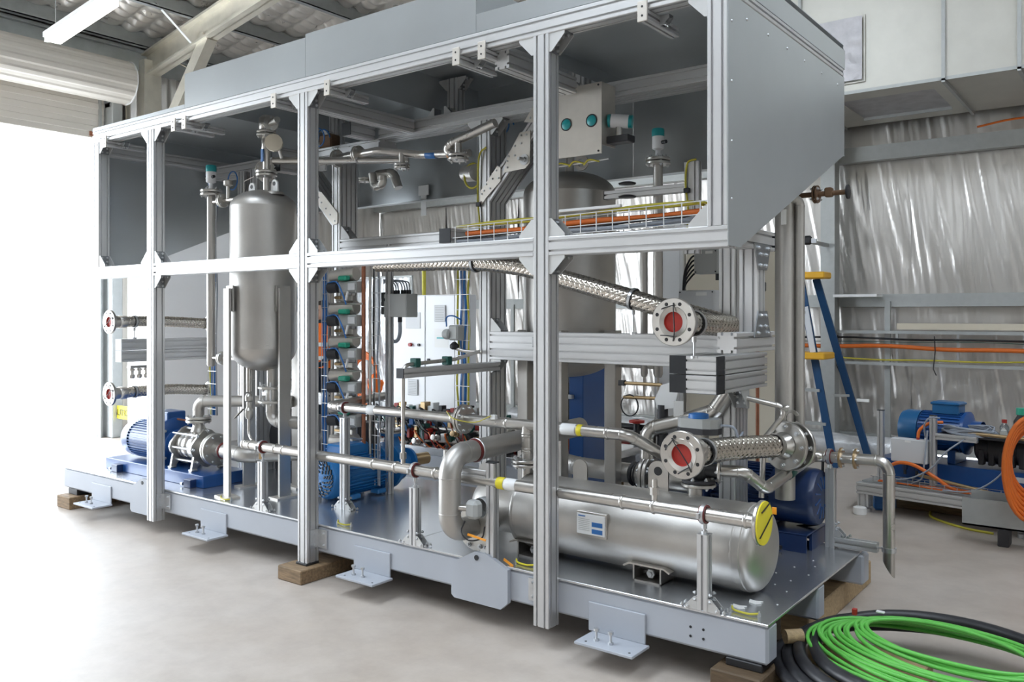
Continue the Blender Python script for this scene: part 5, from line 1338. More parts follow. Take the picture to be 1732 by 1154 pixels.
# ------------------------------------------------------------------ pipework seen under the hood between the posts
t = thing('gas_header', 'polished stainless header with hanging flanged tees under the hood', 'pipe', (-4.2, .8, 2.65))
run(t, [(-5.0, .80, 2.72), (-4.30, .80, 2.735), (-4.05, .95, 2.70), (-3.60, .95, 2.66)], .026, .10)
flange_pair(t, (-4.72, .80, 2.725), X1, .062, .014, .005, 4, .008, 'steel_cast'); flange_pair(t, (-4.50, .80, 2.73), X1, .062, .014, .005, 4, .008, 'steel_cast')
MB().cyl((-4.15, .88, 2.715), (-4.15, .88, 2.62), .020, n=14).build('tee_branch', 'steel_pol', t, smooth=40); flange_pair(t, (-4.15, .88, 2.62), Z1, .055, .014, .006, 6, .008)
MB().lathe([(.0265, 0), (.027, .001), (.027, .09), (.0265, .091)], (-3.98, .95, 2.69), (.9, 0, -.08), 16).build('label_sleeve', 'blue_tube', t, smooth=40)
MB().lathe([(.0265, 0), (.027, .001), (.027, .04), (.0265, .041)], (-3.78, .95, 2.672), (.9, 0, -.08), 16).build('label_sleeve', 'tag_orange', t, smooth=40)
run(t, [(-3.25, .78, 2.78), (-3.60, .78, 2.70), (-3.66, .78, 2.66), (-3.58, .80, 2.62)], .028, .06)
MB().cyl((-3.55, .78, 2.71), (-3.55, .78, 2.63), .022, n=14).build('tee_branch', 'steel_pol', t, smooth=40); flange_pair(t, (-3.55, .78, 2.60), Z1, .068, .016, .008, 6, .009)
t = thing('hanging_elbow', 'pair of capped stainless elbows hanging below the header under the hood', 'pipe', (-4.4, .9, 2.5))
run(t, [(-4.72, 1.2, 2.66), (-4.55, 1.2, 2.66), (-4.50, 1.2, 2.54)], .034, .06, 16, 'steel_cast')
run(t, [(-4.62, 1.05, 2.64), (-4.60, 1.05, 2.54), (-4.46, 1.0, 2.54), (-4.46, 1.0, 2.60)], .030, .045, 16, 'steel_cast')
flange_pair(t, (-4.70, 1.05, 2.60), Z1, .05, .012, .005, 4, .007, 'steel_cast')
t = thing('rust_flange_stack', 'brown orange flanged stub standing above the rear beam under the hood', 'flange', (-3.55, 1.35, 2.95))
MB().cyl((-3.72, 1.36, 2.60), (-3.72, 1.36, 2.93), .05, n=20).build('stub', 'rust_cast', t, smooth=40); flange_pair(t, (-3.72, 1.36, 2.945), Z1, .085, .016, .006, 8, .009, 'rust_cast')
for i, (c, lab) in enumerate((((-4.98, .9, 2.92), 'blue air tube coil under the hood behind the second front post'), ((-3.58, 1.32, 2.90), 'blue air tube coil beside the brown flanged stub'))):
    tag(MB().tube([(c[0] + .065 * math.cos(k * .35) , c[1] - .003 * k, c[2] + .065 * math.sin(k * .35)) for k in range(40)], .005, 6).build('air_tube_coil', 'blue_tube', smooth=60), lab, 'tube', 'blue air tube coils')
t = thing('spring_can', 'round brown orange actuator box behind the second front post under the hood', 'actuator', (-5.1, 1.0, 2.85))
MB().cbox(-5.16, -5.02, 1.0, 1.1, 2.80, 2.98, .01).build('body', 'rust_cast', t); MB().cbox(-5.14, -5.06, .98, 1.0, 2.70, 2.78, .006).build('cover', 'box_light', t)
for i, x in enumerate((-4.62, -3.42)):
    t = thing('hanger_plate', ['bright hanger plate on the rear hood edge left of the middle post', 'bright hanger plate on the rear hood edge right of the middle post'][i], 'bracket', (x, 1.6, 2.4), 'hanger plates on the hood edge')
    MB().cbox(x - .03, x + .03, 1.60, 1.606, 2.38, 2.60, .002).build('plate', 'white_strip', t); MB().cbox(x - .055, x + .055, 1.598, 1.606, 2.54, 2.62, .002).build('head', 'white_strip', t)
t = thing('yellow_ring', 'yellow ring seal hanging under the hood left of the middle post', 'seal', (-3.75, 1.2, 2.5))
MB().tube([(-3.78 + .075 * math.cos(k * PI / 12), 1.2, 2.56 + .085 * math.sin(k * PI / 12)) for k in range(25)], .008, 8).build('ring', 'earth_cable', t, smooth=60)
MB().cyl((-3.90, 1.28, 2.60), (-3.74, 1.20, 2.58), .06, n=22).build('pipe_end', 'steel_matt', t, smooth=40)

# ------------------------------------------------------------------ valve manifold column
_old_len = len(COL.objects)
t = thing('manifold_rack', 'tall stainless tube rack carrying the stacked valves behind the second front post', 'rack', (-5.0, 1.2, DK))
for (x, r, m_) in ((-5.19, .012, 'steel_pol'), (-5.13, .010, 'steel_pol'), (-4.79, .010, 'steel_pol')): MB().cyl((x, 1.17, .5), (x, 1.17, 2.05), r, n=10).build('tube', m_, t, smooth=40)
MB().cyl((-4.835, 1.15, .38), (-4.835, 1.15, 2.05), .015, n=12).build('copper_pipe', 'copper', t, smooth=40)
prof('post', (-4.73, 1.30, DK), (-4.73, 1.30, 2.1), 1, 1, X1, t)
order = ['topmost', 'second from top', 'third from top', 'fourth from top', 'fifth from top', 'lowest']
for k in range(6):
    z = 1.80 - .238 * k
    v = thing('solenoid_valve', order[k] + ' grey valve with green cap in the stacked manifold', 'valve', (-5.0, 1.2, z), 'stacked manifold valves')
    MB().cyl((-5.14, 1.13, z + .07), (-4.93, 1.17, z + .09), .048, n=20).build('diaphragm', 'plate', v, smooth=40)
    MB().cbox(-5.10, -4.86, 1.10, 1.20, z - .045, z + .035, .006).build('body', 'box_grey', v)
    MB().cyl((-5.12, 1.085, z - .01), (-5.04, 1.10, z - .005), .040, n=20).build('coil_end', 'iron', v, smooth=40)
    MB().cbox(-5.02, -4.935, 1.07, 1.12, z + .040, z + .075, .008).build('green_cap', 'green_cap', v)
    MB().cbox(-4.93, -4.86, 1.085, 1.10, z - .03, z + .02, .003).build('label_plate', 'box_light', v)
    MB().cbox(-5.10, -4.92, 1.12, 1.16, z - .105, z - .065, .004).build('lower_block', 'steel_cast', v)
    MB().cyl((-5.13, 1.10, z - .125), (-4.83, 1.14, z - .125), .008, n=8).build('tie_tube', 'steel_pol', v, smooth=40)
    MB().tube(smooth_path([(-5.15, 1.08, z + .02), (-5.02, 1.06, z + .03), (-4.95, 1.06, z - .06), (-4.94, 1.08, z - .13)]), .006, 6).build('air_tube', 'blue_tube', v, smooth=60)
    MB().bar((-4.93, 1.07, z - .10), (-4.91, 1.07, z - .04), .012, .012).build('clip', 'white_strip', v)
    MB().cbox(-5.09, -5.03, 1.10, 1.13, z - .09, z - .07, .003).build('fitting', 'brass', v)
for _o in list(COL.objects)[_old_len:]:
    if _o.parent is None: _o.location = _o.location + Vector((.37, -.33, 0))
cable_riser('wire basket with bright blue tubes left of the stacked valves', -4.90, .82, .50, 2.0, ['blue_tube', 'blue_tube', 'grey_cable'], .07)
cable_riser('empty looking wire basket right of the stacked valves', -4.43, .86, .40, 2.0, ['black', 'grey_cable'], .10)
cable_riser('wire basket with blue and grey cables left of the middle rear post', -3.70, .93, .88, 1.95, ['earth_cable', 'blue_tube', 'blue_tube', 'earth_cable'], .13)
# junction box with its glands
t = thing('junction_box', 'grey junction box with a row of cable glands beside the stacked valves', 'junction box', (-4.3, .95, 1.58))
MB().cbox(-4.40, -4.175, .95, 1.07, 1.58, 1.745, .006).build('body', 'box_grey', t)
for k in range(8):
    x = -4.375 + .025 * k + (.012 if k > 3 else 0)
    MB().cyl((x, 1.0, 1.745), (x, 1.0, 1.772), .010, n=8).build('gland', 'cap_black', t)
    MB().tube(smooth_path([(x, 1.0, 1.77), (x - .005, 1.0, 1.80), (x - .06, 1.02, 1.835), (-4.50, 1.05, 1.825 + .004 * k)]), .0045, 6).build('cable', 'grey_cable', t, smooth=60)
MB().cyl((-4.395, .946, 1.705), (-4.395, .951, 1.705), .012, n=12).build('plug', 'cap_black', t)
MB().cyl((-4.285, 1.0, 1.58), (-4.285, 1.0, 1.545), .016, n=10).build('gland', 'cap_black', t)
MB().tube(smooth_path([(-4.285, 1.0, 1.55), (-4.285, 1.0, 1.47), (-4.32, 1.01, 1.415), (-4.39, 1.03, 1.41), (-4.45, 1.05, 1.47), (-4.465, 1.07, 1.58), (-4.46, 1.08, 1.68)]), .013, 8).build('conduit', 'grey_cable', t, smooth=60)
t = thing('relay_block', 'black relay block with wires left of the grey junction box', 'relay', (-4.5, 1.03, 1.65))
MB().cbox(-4.50, -4.43, 1.02, 1.08, 1.66, 1.76, .004).build('upper_relay', 'black', t); MB().cbox(-4.49, -4.43, 1.01, 1.08, 1.60, 1.655, .004).build('lower_relay', 'black', t)
# pressure regulator by the sample tube
t = thing('pressure_regulator', 'small grey pressure regulator at the end of the sample tube', 'regulator', (-3.6, .9, 1.4))
MB().lathe([(0, 0), (.03, .004), (.035, .02), (.035, .05), (.02, .06)], (-3.74, .86, 1.47), X1, 18).build('bonnet', 'box_grey', t, smooth=40)
MB().cbox(-3.70, -3.62, .85, .93, 1.43, 1.53, .01).build('body', 'box_grey', t); MB().lathe([(.015, 0), (.03, .01), (.03, .03), (.01, .05)], (-3.67, .88, 1.37), Z1, 14).build('base', 'black', t, smooth=40)
MB().tube(smooth_path([(-3.72, .86, 1.52), (-3.71, .85, 1.58), (-3.66, .86, 1.59), (-3.62, .90, 1.56)]), .005, 6).build('air_tube', 'blue_tube', t, smooth=60)
run(t, [(-3.67, .88, 1.38), (-3.60, .90, 1.36), (-3.48, .93, 1.355)], .011, .02, 10, rings=False)
# latch bar and thin rods hanging from the middle rear beam
t = thing('hanging_rod', 'thin teal rod hanging from the middle rear beam behind the third front post', 'rod', (-3.0, .93, .9))
MB().cyl((-3.03, .935, .80), (-3.03, .935, 1.42), .007, n=8).build('rod', 'galv_steel', t); MB().cbox(-3.06, -3.0, .90, .945, 1.40, 1.46, .004).build('bracket', 'zinc', t)
t = thing('hook_bracket', 'white slotted bracket with hooks and tag under the right rear beam', 'bracket', (-2.1, .92, 1.15))
MB().prism([(0, 0), (.10, .02), (.12, .10), (.08, .16), (.02, .14), (-.02, .06)], (-2.20, .90, 1.07), X1, Z1, (0, .012, 0)).build('plate', 'white_strip', t)
MB().cbox(-2.10, -2.04, .89, .895, 1.04, 1.13, .002).build('tag', 'tag_white', t)
for k in (0, 1): MB().cyl((-2.42, .91, 1.21 - .08 * k), (-2.18, .91, 1.21 - .075 * k), .010, n=8).build('pin', 'brass', t)
MB().cbox(-2.45, -2.41, .895, .925, 1.195, 1.225, .003).build('pin_head', 'black', t)
MB().tube([(-2.38 + .055 * math.cos(k * PI / 10), .905, 1.085 + .06 * math.sin(k * PI / 10)) for k in range(21)], .004, 6).build('wire_ring', 'black', t, smooth=60)
MB().tube([(-2.18, .92, .6), (-2.18, .92, 1.1)], .03, 12).build('stand', 'iron', t, smooth=40)
t = thing('curved_exhaust', 'polished curved stainless elbow behind the electric valve actuator', 'pipe', (-2.05, 1.0, .95))
run(t, [(-2.26, .90, .80), (-2.26, .90, .96), (-2.05, .92, 1.02), (-1.88, .93, 1.08), (-1.80, .94, 1.20)], .045, .07, 18)
# lifting lug plate and earth straps on the deck
t = thing('eye_plate', 'rounded steel eye plate standing behind the front pipe at the right', 'bracket', (-2.0, .66, .70))
pl = [(-.055, 0), (.055, 0), (.055, .09)] + [(.055 * math.cos(PI * k / 10), .09 + .055 * math.sin(PI * k / 10)) for k in range(11)] + [(-.055, .09)]
MB().prism(pl, (-1.98, .48, .725), X1, Z1, (0, .012, 0)).build('plate', 'steel_pol', t); MB().cyl((-1.98, .478, .82), (-1.98, .4795, .82), .022, n=18).build('eye', 'black', t)
t = thing('eye_plate', 'rounded steel eye plate on the horizontal vessel beside the third front post', 'bracket', (-2.5, .5, .70))
MB().prism([(a * .8, b * .8) for a, b in pl], (-2.44, .48, .715), X1, Z1, (0, .012, 0)).build('plate', 'steel_matt', t)
for i, (x, y, lab) in enumerate(((-1.40, .16, 'yellow green earth strap lying on the deck at the near corner'), (-3.92, .16, 'yellow green earth strap on the deck beside the second front post'), (-5.10, .14, 'yellow green earth strap on the deck at the foot of the left vessel'), (-2.56, .16, 'short yellow green earth strap on the deck beside the lifting lug'))):
    t = thing('earth_strap', lab, 'wire', (x, y, DK), 'earth straps on the deck')
    MB().tube(smooth_path([(x - .06, y, DK + .02), (x - .045, y - .01, DK + .008), (x + .02, y - .02, DK + .008), (x + .06, y - .005, DK + .012)]), .005, 7).build('strap', 'earth_cable' if i < 3 else 'yellow', t, smooth=60)
    for s in (-1, 1):
        o = MB(); o.hexbolt((x + s * .062, y - (.005 if s > 0 else 0), DK), Z1, .008, .014); o.build('bolt', 'zinc', t)
for i, (x, y) in enumerate(((-1.475, .20), (-1.44, .30))):
    tag(MB().prism([(0, 0), (.035, -.012), (.055, .006), (.04, .02), (.05, .04), (.02, .028), (-.01, .035)], (x, y, DK + .001), X1, Y1, (0, 0, .004)).build('torn_paper', 'tag_white'), ['scrap of torn white tape beside the near pipe support foot', 'star-shaped scrap of white tape on the near corner of the deck'][i], 'scrap', 'tape scraps on the deck')
# screws sunk in the deck
for (x, y) in ((-1.36, .55), (-1.44, .62), (-1.40, .72), (-1.50, .80), (-1.36, .86), (-1.46, .95), (-1.38, 1.02), (-1.42, 1.12), (-1.33, .35)):
    MB().lathe([(.005, 0), (.004, .002), (0, .0025)], (x, y, DK), Z1, 8).build('screw', 'zinc', sk, smooth=50)
# ------------------------------------------------------------------ things behind the skid
# white switchboard cabinet
t = thing('switchboard_cabinet', 'white two-door switchboard cabinet with vents behind the skid', 'cabinet', (-5.7, 2.9, .68))
MB().cbox(-6.17, -5.236, 2.80, 3.0, .68, 1.79, .006).build('body', 'white', t)
for (a, b) in ((-6.165, -5.705), (-5.70, -5.24)):
    d = MB().cbox(a, b, 2.78, 2.80, .685, 1.785, .006).build('door', 'white', t)
    if a < -6:
        MB().cbox(a + .23, a + .37, 2.768, 2.782, .80, .96, .012).build('vent', 'box_light', d)
        for k in range(8): MB().box(a + .25, a + .35, 2.7665, 2.769, .82 + k * .016, .826 + k * .016).build('vent_slot', 'box_grey', d)
        MB().cyl((a + .27, 2.78, 1.30), (a + .27, 2.755, 1.30), .018, n=16).build('emergency_stop', 'red_cap', d, smooth=40)
        MB().cyl((a + .38, 2.78, 1.30), (a + .38, 2.765, 1.30), .014, n=14).build('indicator', 'cap_black', d, smooth=40)
        MB().cbox(a + .20, a + .40, 2.776, 2.781, 1.46, 1.62, .003).build('label_panel', 'box_light', d)
    else:
        MB().cbox(a + .12, a + .27, 2.768, 2.782, 1.53, 1.69, .012).build('vent', 'box_light', d)
        for k in range(8): MB().box(a + .14, a + .25, 2.7665, 2.769, 1.55 + k * .016, 1.556 + k * .016).build('vent_slot', 'box_grey', d)
        MB().cbox(a + .03, a + .06, 2.765, 2.78, 1.13, 1.17, .004).build('lock', 'cap_black', d)
        s_ = MB().box(a + .12, a + .30, 2.7785, 2.7798, 1.28, 1.46).build('notice', 'tag_white', d)
        MB().cyl((a + .24, 2.7772, 1.42), (a + .24, 2.7787, 1.42), .012, n=12).build('notice_mark', 'teal', d)
        MB().box(a + .15, a + .26, 2.7775, 2.7787, 1.365, 1.38).build('notice_line', 'teal', d)
for (x, y) in ((-6.12, 2.83), (-6.12, 2.97), (-5.29, 2.83), (-5.29, 2.97)):
    MB().cbox(x - .03, x + .03, y - .03, y + .03, .45, .68, .004).build('leg', 'galv_steel', t)
tag(MB().cyl((-5.85, 2.92, 1.79), (-5.85, 2.92, 2.05), .02, n=10).build('earth_conduit', 'earth_cable', smooth=40), 'yellow green earth cable leaving the top of the white switchboard', 'cable')
# second skid deck behind with wiring under the cabinet
t = thing('rear_skid', 'second low skid deck standing behind the main skid', 'skid', (-5.0, 2.7, 0))
MB().cbox(-7.0, -3.6, 2.10, 3.3, .38, .45, .006).build('deck', 'deck', t)
MB().cbox(-7.0, -3.6, 2.10, 2.2, .14, .38, .01).build('side_beam', 'paint_grey', t); MB().cbox(-7.0, -3.6, 3.2, 3.3, .14, .38, .01).build('side_beam', 'paint_grey', t)
for x in (-6.8, -5.3, -3.9): MB().cbox(x, x + .12, 2.10, 3.3, 0, .14, .01).build('block', 'timber', t)
q = rnd
for k in range(16):
    x = -6.35 + k * .16; c = q.choice(['black', 'cap_black', 'white_strip', 'iron', 'box_light'])
    o = thing('relay_module', 'small relay module in the row on the rear skid under the white switchboard', 'relay', (x, 2.45, .45), 'relay modules under the cabinet')
    h = .06 + .10 * q.random()
    MB().cbox(x, x + .11, 2.42, 2.50, .45, .45 + h, .004).build('case', c, o)
    MB().cbox(x + .02, x + .09, 2.41, 2.42, .45 + h * .3, .45 + h * .7, .002).build('terminal', q.choice(['red_cap', 'white_strip', 'black', 'green_cap']), o)
for k in range(26):
    x = -6.3 + 2.5 * q.random(); c = ['black', 'black', 'red_cap', 'orange', 'white_strip', 'grey_cable', 'green_dark', 'copper'][k % 8]
    h = .58 + .12 * q.random()
    nm = ['black', 'black', 'red', 'orange', 'white', 'grey', 'dark green', 'copper'][k % 8]
    o = MB().tube(smooth_path([(x, 2.48, .46), (x + .05 * q.random(), 2.40, h), (x + .1, 2.36, h - .1), (x + .18, 2.34, .48), (x + .3, 2.30, .46)]), .008 + .006 * q.random(), 6).build('jumper_cable', c, smooth=60)
    tag(o, nm + ' jumper cable looping over the relay modules on the rear skid', 'cable', nm + ' jumper cables on the rear skid')
for i, (x, y, z, r, lab) in enumerate(((-5.1, 2.3, .56, .09, 'round dark motor end on the rear skid under the switchboard'), (-4.35, 2.3, .58, .07, 'small cast flange valve on the rear skid right of the switchboard'), (-4.72, 2.28, .60, .06, 'small brass coloured valve on the rear skid below the switchboard'))):
    o = thing('rear_valve', lab, 'valve', (x, y, .45))
    MB().lathe([(0, 0), (r, .01), (r, .06), (r * .6, .08), (r * .6, .14), (r * .9, .15), (r * .9, .18), (0, .19)], (x - .09, y, z), X1, 18).build('body', ['iron', 'steel_cast', 'brass'][i], o, smooth=40)
    MB().cbox(x - .04, x + .04, y - .05, y + .05, .45, z - r * .5, .004).build('stand', 'iron', o)
    MB().cyl((x, y, z), (x, y, z + .13), .015, n=10).build('stem', 'steel_pol', o); MB().cbox(x - .03, x + .05, y - .03, y + .03, z + .12, z + .18, .006).build('head', ['black', 'green_dark', 'iron'][i], o)
t = thing('rear_tubing', 'run of polished stainless tubing with green clamps on the rear skid', 'pipe', (-4.6, 2.25, .5))
run(t, [(-5.6, 2.22, .60), (-4.5, 2.2, .60), (-4.3, 2.18, .55), (-3.75, 2.16, .55)], .022, .08)
run(t, [(-5.2, 2.16, .50), (-4.4, 2.14, .52), (-3.8, 2.14, .52)], .018, .08)
for x in (-4.65, -5.15): MB().cbox(x, x + .05, 2.12, 2.26, .50, .64, .004).build('clamp', 'green_dark', t)
# worker and hi-vis jacket
def body_mesh(name, chain, m, parent):
    # skinned continuous body from joints: list of (pos, radius, parent index)
    me = bpy.data.meshes.new(name); off = parent.location
    me.from_pydata([tuple(Vector(p) - off) for p, r, k in chain], [(i, k) for i, (p, r, k) in enumerate(chain) if k is not None], [])
    o = bpy.data.objects.new(name, me); COL.objects.link(o); o.parent = parent
    sm = o.modifiers.new('skin', 'SKIN'); sv = me.skin_vertices[0].data
    for i, (p, r, k) in enumerate(chain):
        sv[i].radius = r if isinstance(r, tuple) else (r, r); sv[i].use_root = (i == 0)
    ss = o.modifiers.new('sub', 'SUBSURF'); ss.levels = 1; ss.render_levels = 2
    me.materials.append(MAT[m]); return o
wx, wy = -8.42, 3.80
t = thing('person', 'worker in an orange hi-vis vest and dark trousers standing beyond the second front post', 'person', (wx, wy, 0))
body_mesh('body', [((wx, wy, .92), (.15, .11), None), ((wx, wy, 1.12), (.15, .11), 0), ((wx, wy, 1.32), (.17, .11), 1), ((wx, wy, 1.46), (.07, .06), 2), ((wx, wy, 1.56), (.055, .06), 3),
    ((wx - .10, wy, .86), .09, 0), ((wx - .11, wy - .01, .48), .065, 5), ((wx - .11, wy + .02, .10), .05, 6), ((wx - .11, wy - .12, .04), .04, 7),
    ((wx + .10, wy, .86), .09, 0), ((wx + .12, wy - .02, .48), .065, 9), ((wx + .12, wy + .02, .10), .05, 10), ((wx + .13, wy - .12, .04), .04, 11),
    ((wx - .20, wy, 1.40), .06, 2), ((wx - .26, wy - .03, 1.14), .045, 13), ((wx - .20, wy - .20, .98), .035, 14), ((wx - .15, wy - .28, .97), .03, 15),
    ((wx + .20, wy, 1.40), .06, 2), ((wx + .26, wy - .03, 1.14), .045, 17), ((wx + .20, wy - .20, .98), .035, 18), ((wx + .15, wy - .28, .97), .03, 19)], 'navy', t)
MB().lathe([(0, -.02), (.06, 0), (.078, .05), (.085, .11), (.08, .17), (.055, .215), (0, .23)], (wx, wy, 1.54), Z1, 20).build('head', 'skin', t, smooth=60)
MB().lathe([(.084, .10), (.092, .13), (.088, .18), (.06, .228), (0, .243)], (wx, wy + .012, 1.54), Z1, 20).build('hair', 'hair', t, smooth=60)
MB().prism([(-.012, 0), (.012, 0), (0, .03)], (wx, wy - .10, 1.60), X1, Z1, (0, .02, 0)).build('nose', 'skin', t)
for s in (-1, 1): MB().lathe([(0, 0), (.007, .002), (0, .004)], (wx + s * .03, wy - .085, 1.655), -Y1, 8).build('eye', 'black', t); MB().lathe([(.012, 0), (.02, .01), (0, .016)], (wx + s * .082, wy, 1.63), X1 * s, 10).build('ear', 'skin', t)
vst = [(.19, .93), (.185, 1.1), (.20, 1.30), (.18, 1.42), (.09, 1.49)]
vs = []; fs = []; n = 24
for r, z in vst:
    for k in range(n): th = 2 * PI * k / n; vs.append((wx + r * 1.12 * math.cos(th), wy + r * .78 * math.sin(th), z))
for j in range(len(vst) - 1):
    for k in range(n): fs.append((j * n + k, j * n + (k + 1) % n, (j + 1) * n + (k + 1) % n, (j + 1) * n + k))
MB().add(vs, fs).build('vest', 'hivis', t, smooth=60)
for z in (1.03, 1.2):
    mb = MB(); vs = []; fs = []
    for h in (z, z + .05):
        for k in range(n): th = 2 * PI * k / n; vs.append((wx + .2 * 1.12 * math.cos(th), wy + .2 * .80 * math.sin(th), h))
    for k in range(n): fs.append((k, (k + 1) % n, n + (k + 1) % n, n + k))
    mb.add(vs, fs).build('reflective_band', 'white_strip', t, smooth=60)
for s in (-1, 1):
    for f in range(5):
        bx_ = wx + s * .15 + (f - 2) * .014; ln = (.045, .07, .078, .072, .055)[f]
        MB().tube([(bx_, wy - .28, .965), (bx_, wy - .28 - ln * .6, .955), (bx_, wy - .28 - ln, .935)], [.009, .008, .006], 6).build('finger', 'skin', t, smooth=60)
t = thing('hivis_jacket', 'crumpled orange and white hi-vis jacket hung left of the white switchboard', 'jacket', (-6.45, 2.8, .8))
vs = []; fs = []
for j in range(13):
    for k in range(20):
        th = 2 * PI * k / 20; ph = PI * j / 12
        r = .085 * (1 + .45 * noise.noise(Vector((math.cos(th) * 2.2, math.sin(th) * 2.2, ph * 2))))
        vs.append((-6.40 + r * math.sin(ph) * math.cos(th), 2.78 + r * .6 * math.sin(ph) * math.sin(th), .86 + r * 1.4 * math.cos(ph)))
for j in range(12):
    for k in range(20): fs.append((j * 20 + k, j * 20 + (k + 1) % 20, (j + 1) * 20 + (k + 1) % 20, (j + 1) * 20 + k))
MB().add(vs, fs).build('cloth', 'hivis', t, smooth=60)
for k in range(3): MB().tube(smooth_path([(-6.48 + .05 * k, 2.73, .94), (-6.46 + .05 * k, 2.715, .86), (-6.47 + .05 * k, 2.73, .78)]), .012, 6).build('reflective_band', 'white_strip', t, smooth=60)
MB().cbox(-6.47, -6.33, 2.80, 2.84, .45, .80, .005).build('hook_stand', 'box_light', t)
# orange cable loops left of the cabinet
t = thing('orange_cable_coil', 'coil of orange cable hanging beside the white switchboard', 'cable coil', (-6.8, 3.0, 1.0))
for k in range(6):
    r = .18 + .014 * k
    MB().tube([(-6.78 + r * math.cos(a * PI / 14), 3.0 - .012 * k, .92 + r * 1.15 * math.sin(a * PI / 14)) for a in range(29)], .013, 7).build('loop', 'orange', t, smooth=60)
MB().cyl((-6.78, 3.04, 0), (-6.78, 3.04, 1.18), .02, n=10).build('hook_post', 'galv_steel', t); MB().cyl((-6.78, 3.04, 1.16), (-6.78, 2.9, 1.16), .012, n=8).build('hook', 'galv_steel', t)
# hanging plastic sheet
t = thing('plastic_sheet', 'crinkled translucent plastic sheet hanging left of the white switchboard', 'sheet', (-7.0, 3.3, .8))
vs = []; fs = []
for j in range(16):
    for k in range(30):
        x = -7.35 + .95 * k / 29; z = .55 + 1.45 * j / 15
        vs.append((x + .05 * math.sin(z * 3), 3.3 + .05 * noise.noise(Vector((x * 9 + z * 2, z * 1.5, 2))) + .02 * math.sin(x * 40 + z * 3), z))
for j in range(15):
    for k in range(29): a = j * 30 + k; fs.append((a, a + 1, a + 31, a + 30))
MB().add(vs, fs).build('sheet', 'wrap', t, smooth=60)
for x in (-7.36, -6.38): MB().cyl((x, 3.3, 0 if x > -7 else .0), (x, 3.3, 2.02), .015, n=8).build('pole', 'galv_steel', t)
MB().cyl((-7.36, 3.3, 2.01), (-6.38, 3.3, 2.01), .012, n=8).build('top_bar', 'galv_steel', t)
# white enclosure at the far left, cream and white cabinets at the right behind
t = thing('white_enclosure', 'tall plain white enclosure standing inside the roller door at the left', 'cabinet', (-9.4, 2.4, 0))
MB().cbox(-9.70, -8.95, 1.93, 3.2, .06, 2.75, .008).build('body', 'white', t)
MB().cbox(-9.68, -8.97, 1.95, 3.18, 0, .06, .004).build('plinth', 'box_light', t)
MB().box(-9.65, -9.0, 1.925, 1.93, .16, .17).build('door_seam', 'box_light', t)
MB().cbox(-9.66, -9.60, 1.915, 1.93, .22, .26, .004).build('sticker', 'tag_orange', t)
for (n_, l_, a, b, c, d, e, f, m_) in (
    ('cream_cabinet', 'cream painted cabinet behind the right end of the skid', -2.75, -2.05, 2.4, 2.8, 0, 2.12, 'cream'),
    ('white_column_unit', 'tall narrow white unit behind the sensor tubes', -3.02, -2.78, 2.42, 2.7, 0, 2.35, 'white')):
    t = thing(n_, l_, 'cabinet', ((a + b) / 2, (c + d) / 2, 0))
    MB().cbox(a, b, c, d, .08, f, .006).build('body', m_, t); MB().cbox(a + .02, b - .02, c + .02, d - .02, 0, .08, .004).build('plinth', 'iron', t)
    MB().box(a + .03, b - .03, c - .004, c, .15, f - .06).build('door', m_, t)
def jbox(label, x, y, z, w, h, m_='box_grey'):
    t = thing('junction_box', label, 'junction box', (x, y, z))
    MB().cbox(x, x + w, y, y + .09, z, z + h, .006).build('body', m_, t)
    for (a, b) in ((.012, .012), (w - .012, .012), (.012, h - .012), (w - .012, h - .012)): MB().cyl((x + a, y - .002, z + b), (x + a, y + .001, z + b), .005, n=8).build('screw', 'cap_black', t)
    MB().box(x + w * .5, x + w * .8, y - .0015, y, z + h * .82, z + h * .93).build('label', 'tag_white', t)
    MB().cyl((x + w * .9, y + .04, z), (x + w * .9, y + .04, z - .04), .014, n=8).build('gland', 'cap_black', t)
    return t
jb = jbox('grey junction box hanging below the middle beam near the right end', -2.29, 1.55, 1.85, .155, .15)
for k in range(5): MB().tube(smooth_path([(-2.29, 1.6, 1.97 - .025 * k), (-2.33, 1.59, 1.95 - .03 * k), (-2.37, 1.58, 1.84 - .02 * k), (-2.38, 1.58, 1.6)]), .006, 6).build('cable', 'cap_black', jb, smooth=60)
jbox('wider pale grey box below the junction box near the right end', -2.40, 1.56, 1.565, .24, .185, 'box_light')
t = thing('round_gauge', 'white round gauge and black regulator behind the right sub-frame', 'gauge', (-1.95, 1.9, 1.85))
MB().lathe([(0, 0), (.035, 0), (.038, .004), (.038, .03)], (-2.02, 1.86, 1.87), Y1, 22).build('dial', 'tag_white', t, smooth=40); MB().lathe([(.034, -.003), (.04, -.003), (.04, .032)], (-2.02, 1.86, 1.87), Y1, 22).build('bezel', 'steel_pol', t, smooth=40)
MB().cbox(-2.06, -1.97, 1.86, 1.93, 1.74, 1.81, .01).build('regulator', 'black', t); MB().cyl((-2.015, 1.89, 0), (-2.015, 1.89, 1.84), .012, n=8).build('pipe', 'copper', t)
MB().lathe([(.02, 0), (.05, .005), (.05, .03), (.02, .04)], (-2.03, 1.87, 1.60), Y1, 20).build('fan_guard', 'cap_black', t, smooth=40)
t = thing('blue_tall_unit', 'narrow tall blue steel unit with clamps behind the large vessel legs', 'frame', (-3.55, 2.2, 0))
MB().cbox(-3.63, -3.50, 2.18, 2.6, .05, 1.25, .006).build('body', 'blue', t)
for z in (1.12, .95): MB().cbox(-3.70, -3.58, 2.14, 2.20, z, z + .03, .004).build('clamp', 'zinc', t); bolt_part((-3.66, 2.16, z + .03), Z1, t, .012, .02)
t = thing('black_fan_unit', 'black motor assembly seen behind the middle rear post', 'motor', (-3.95, 2.0, .5))
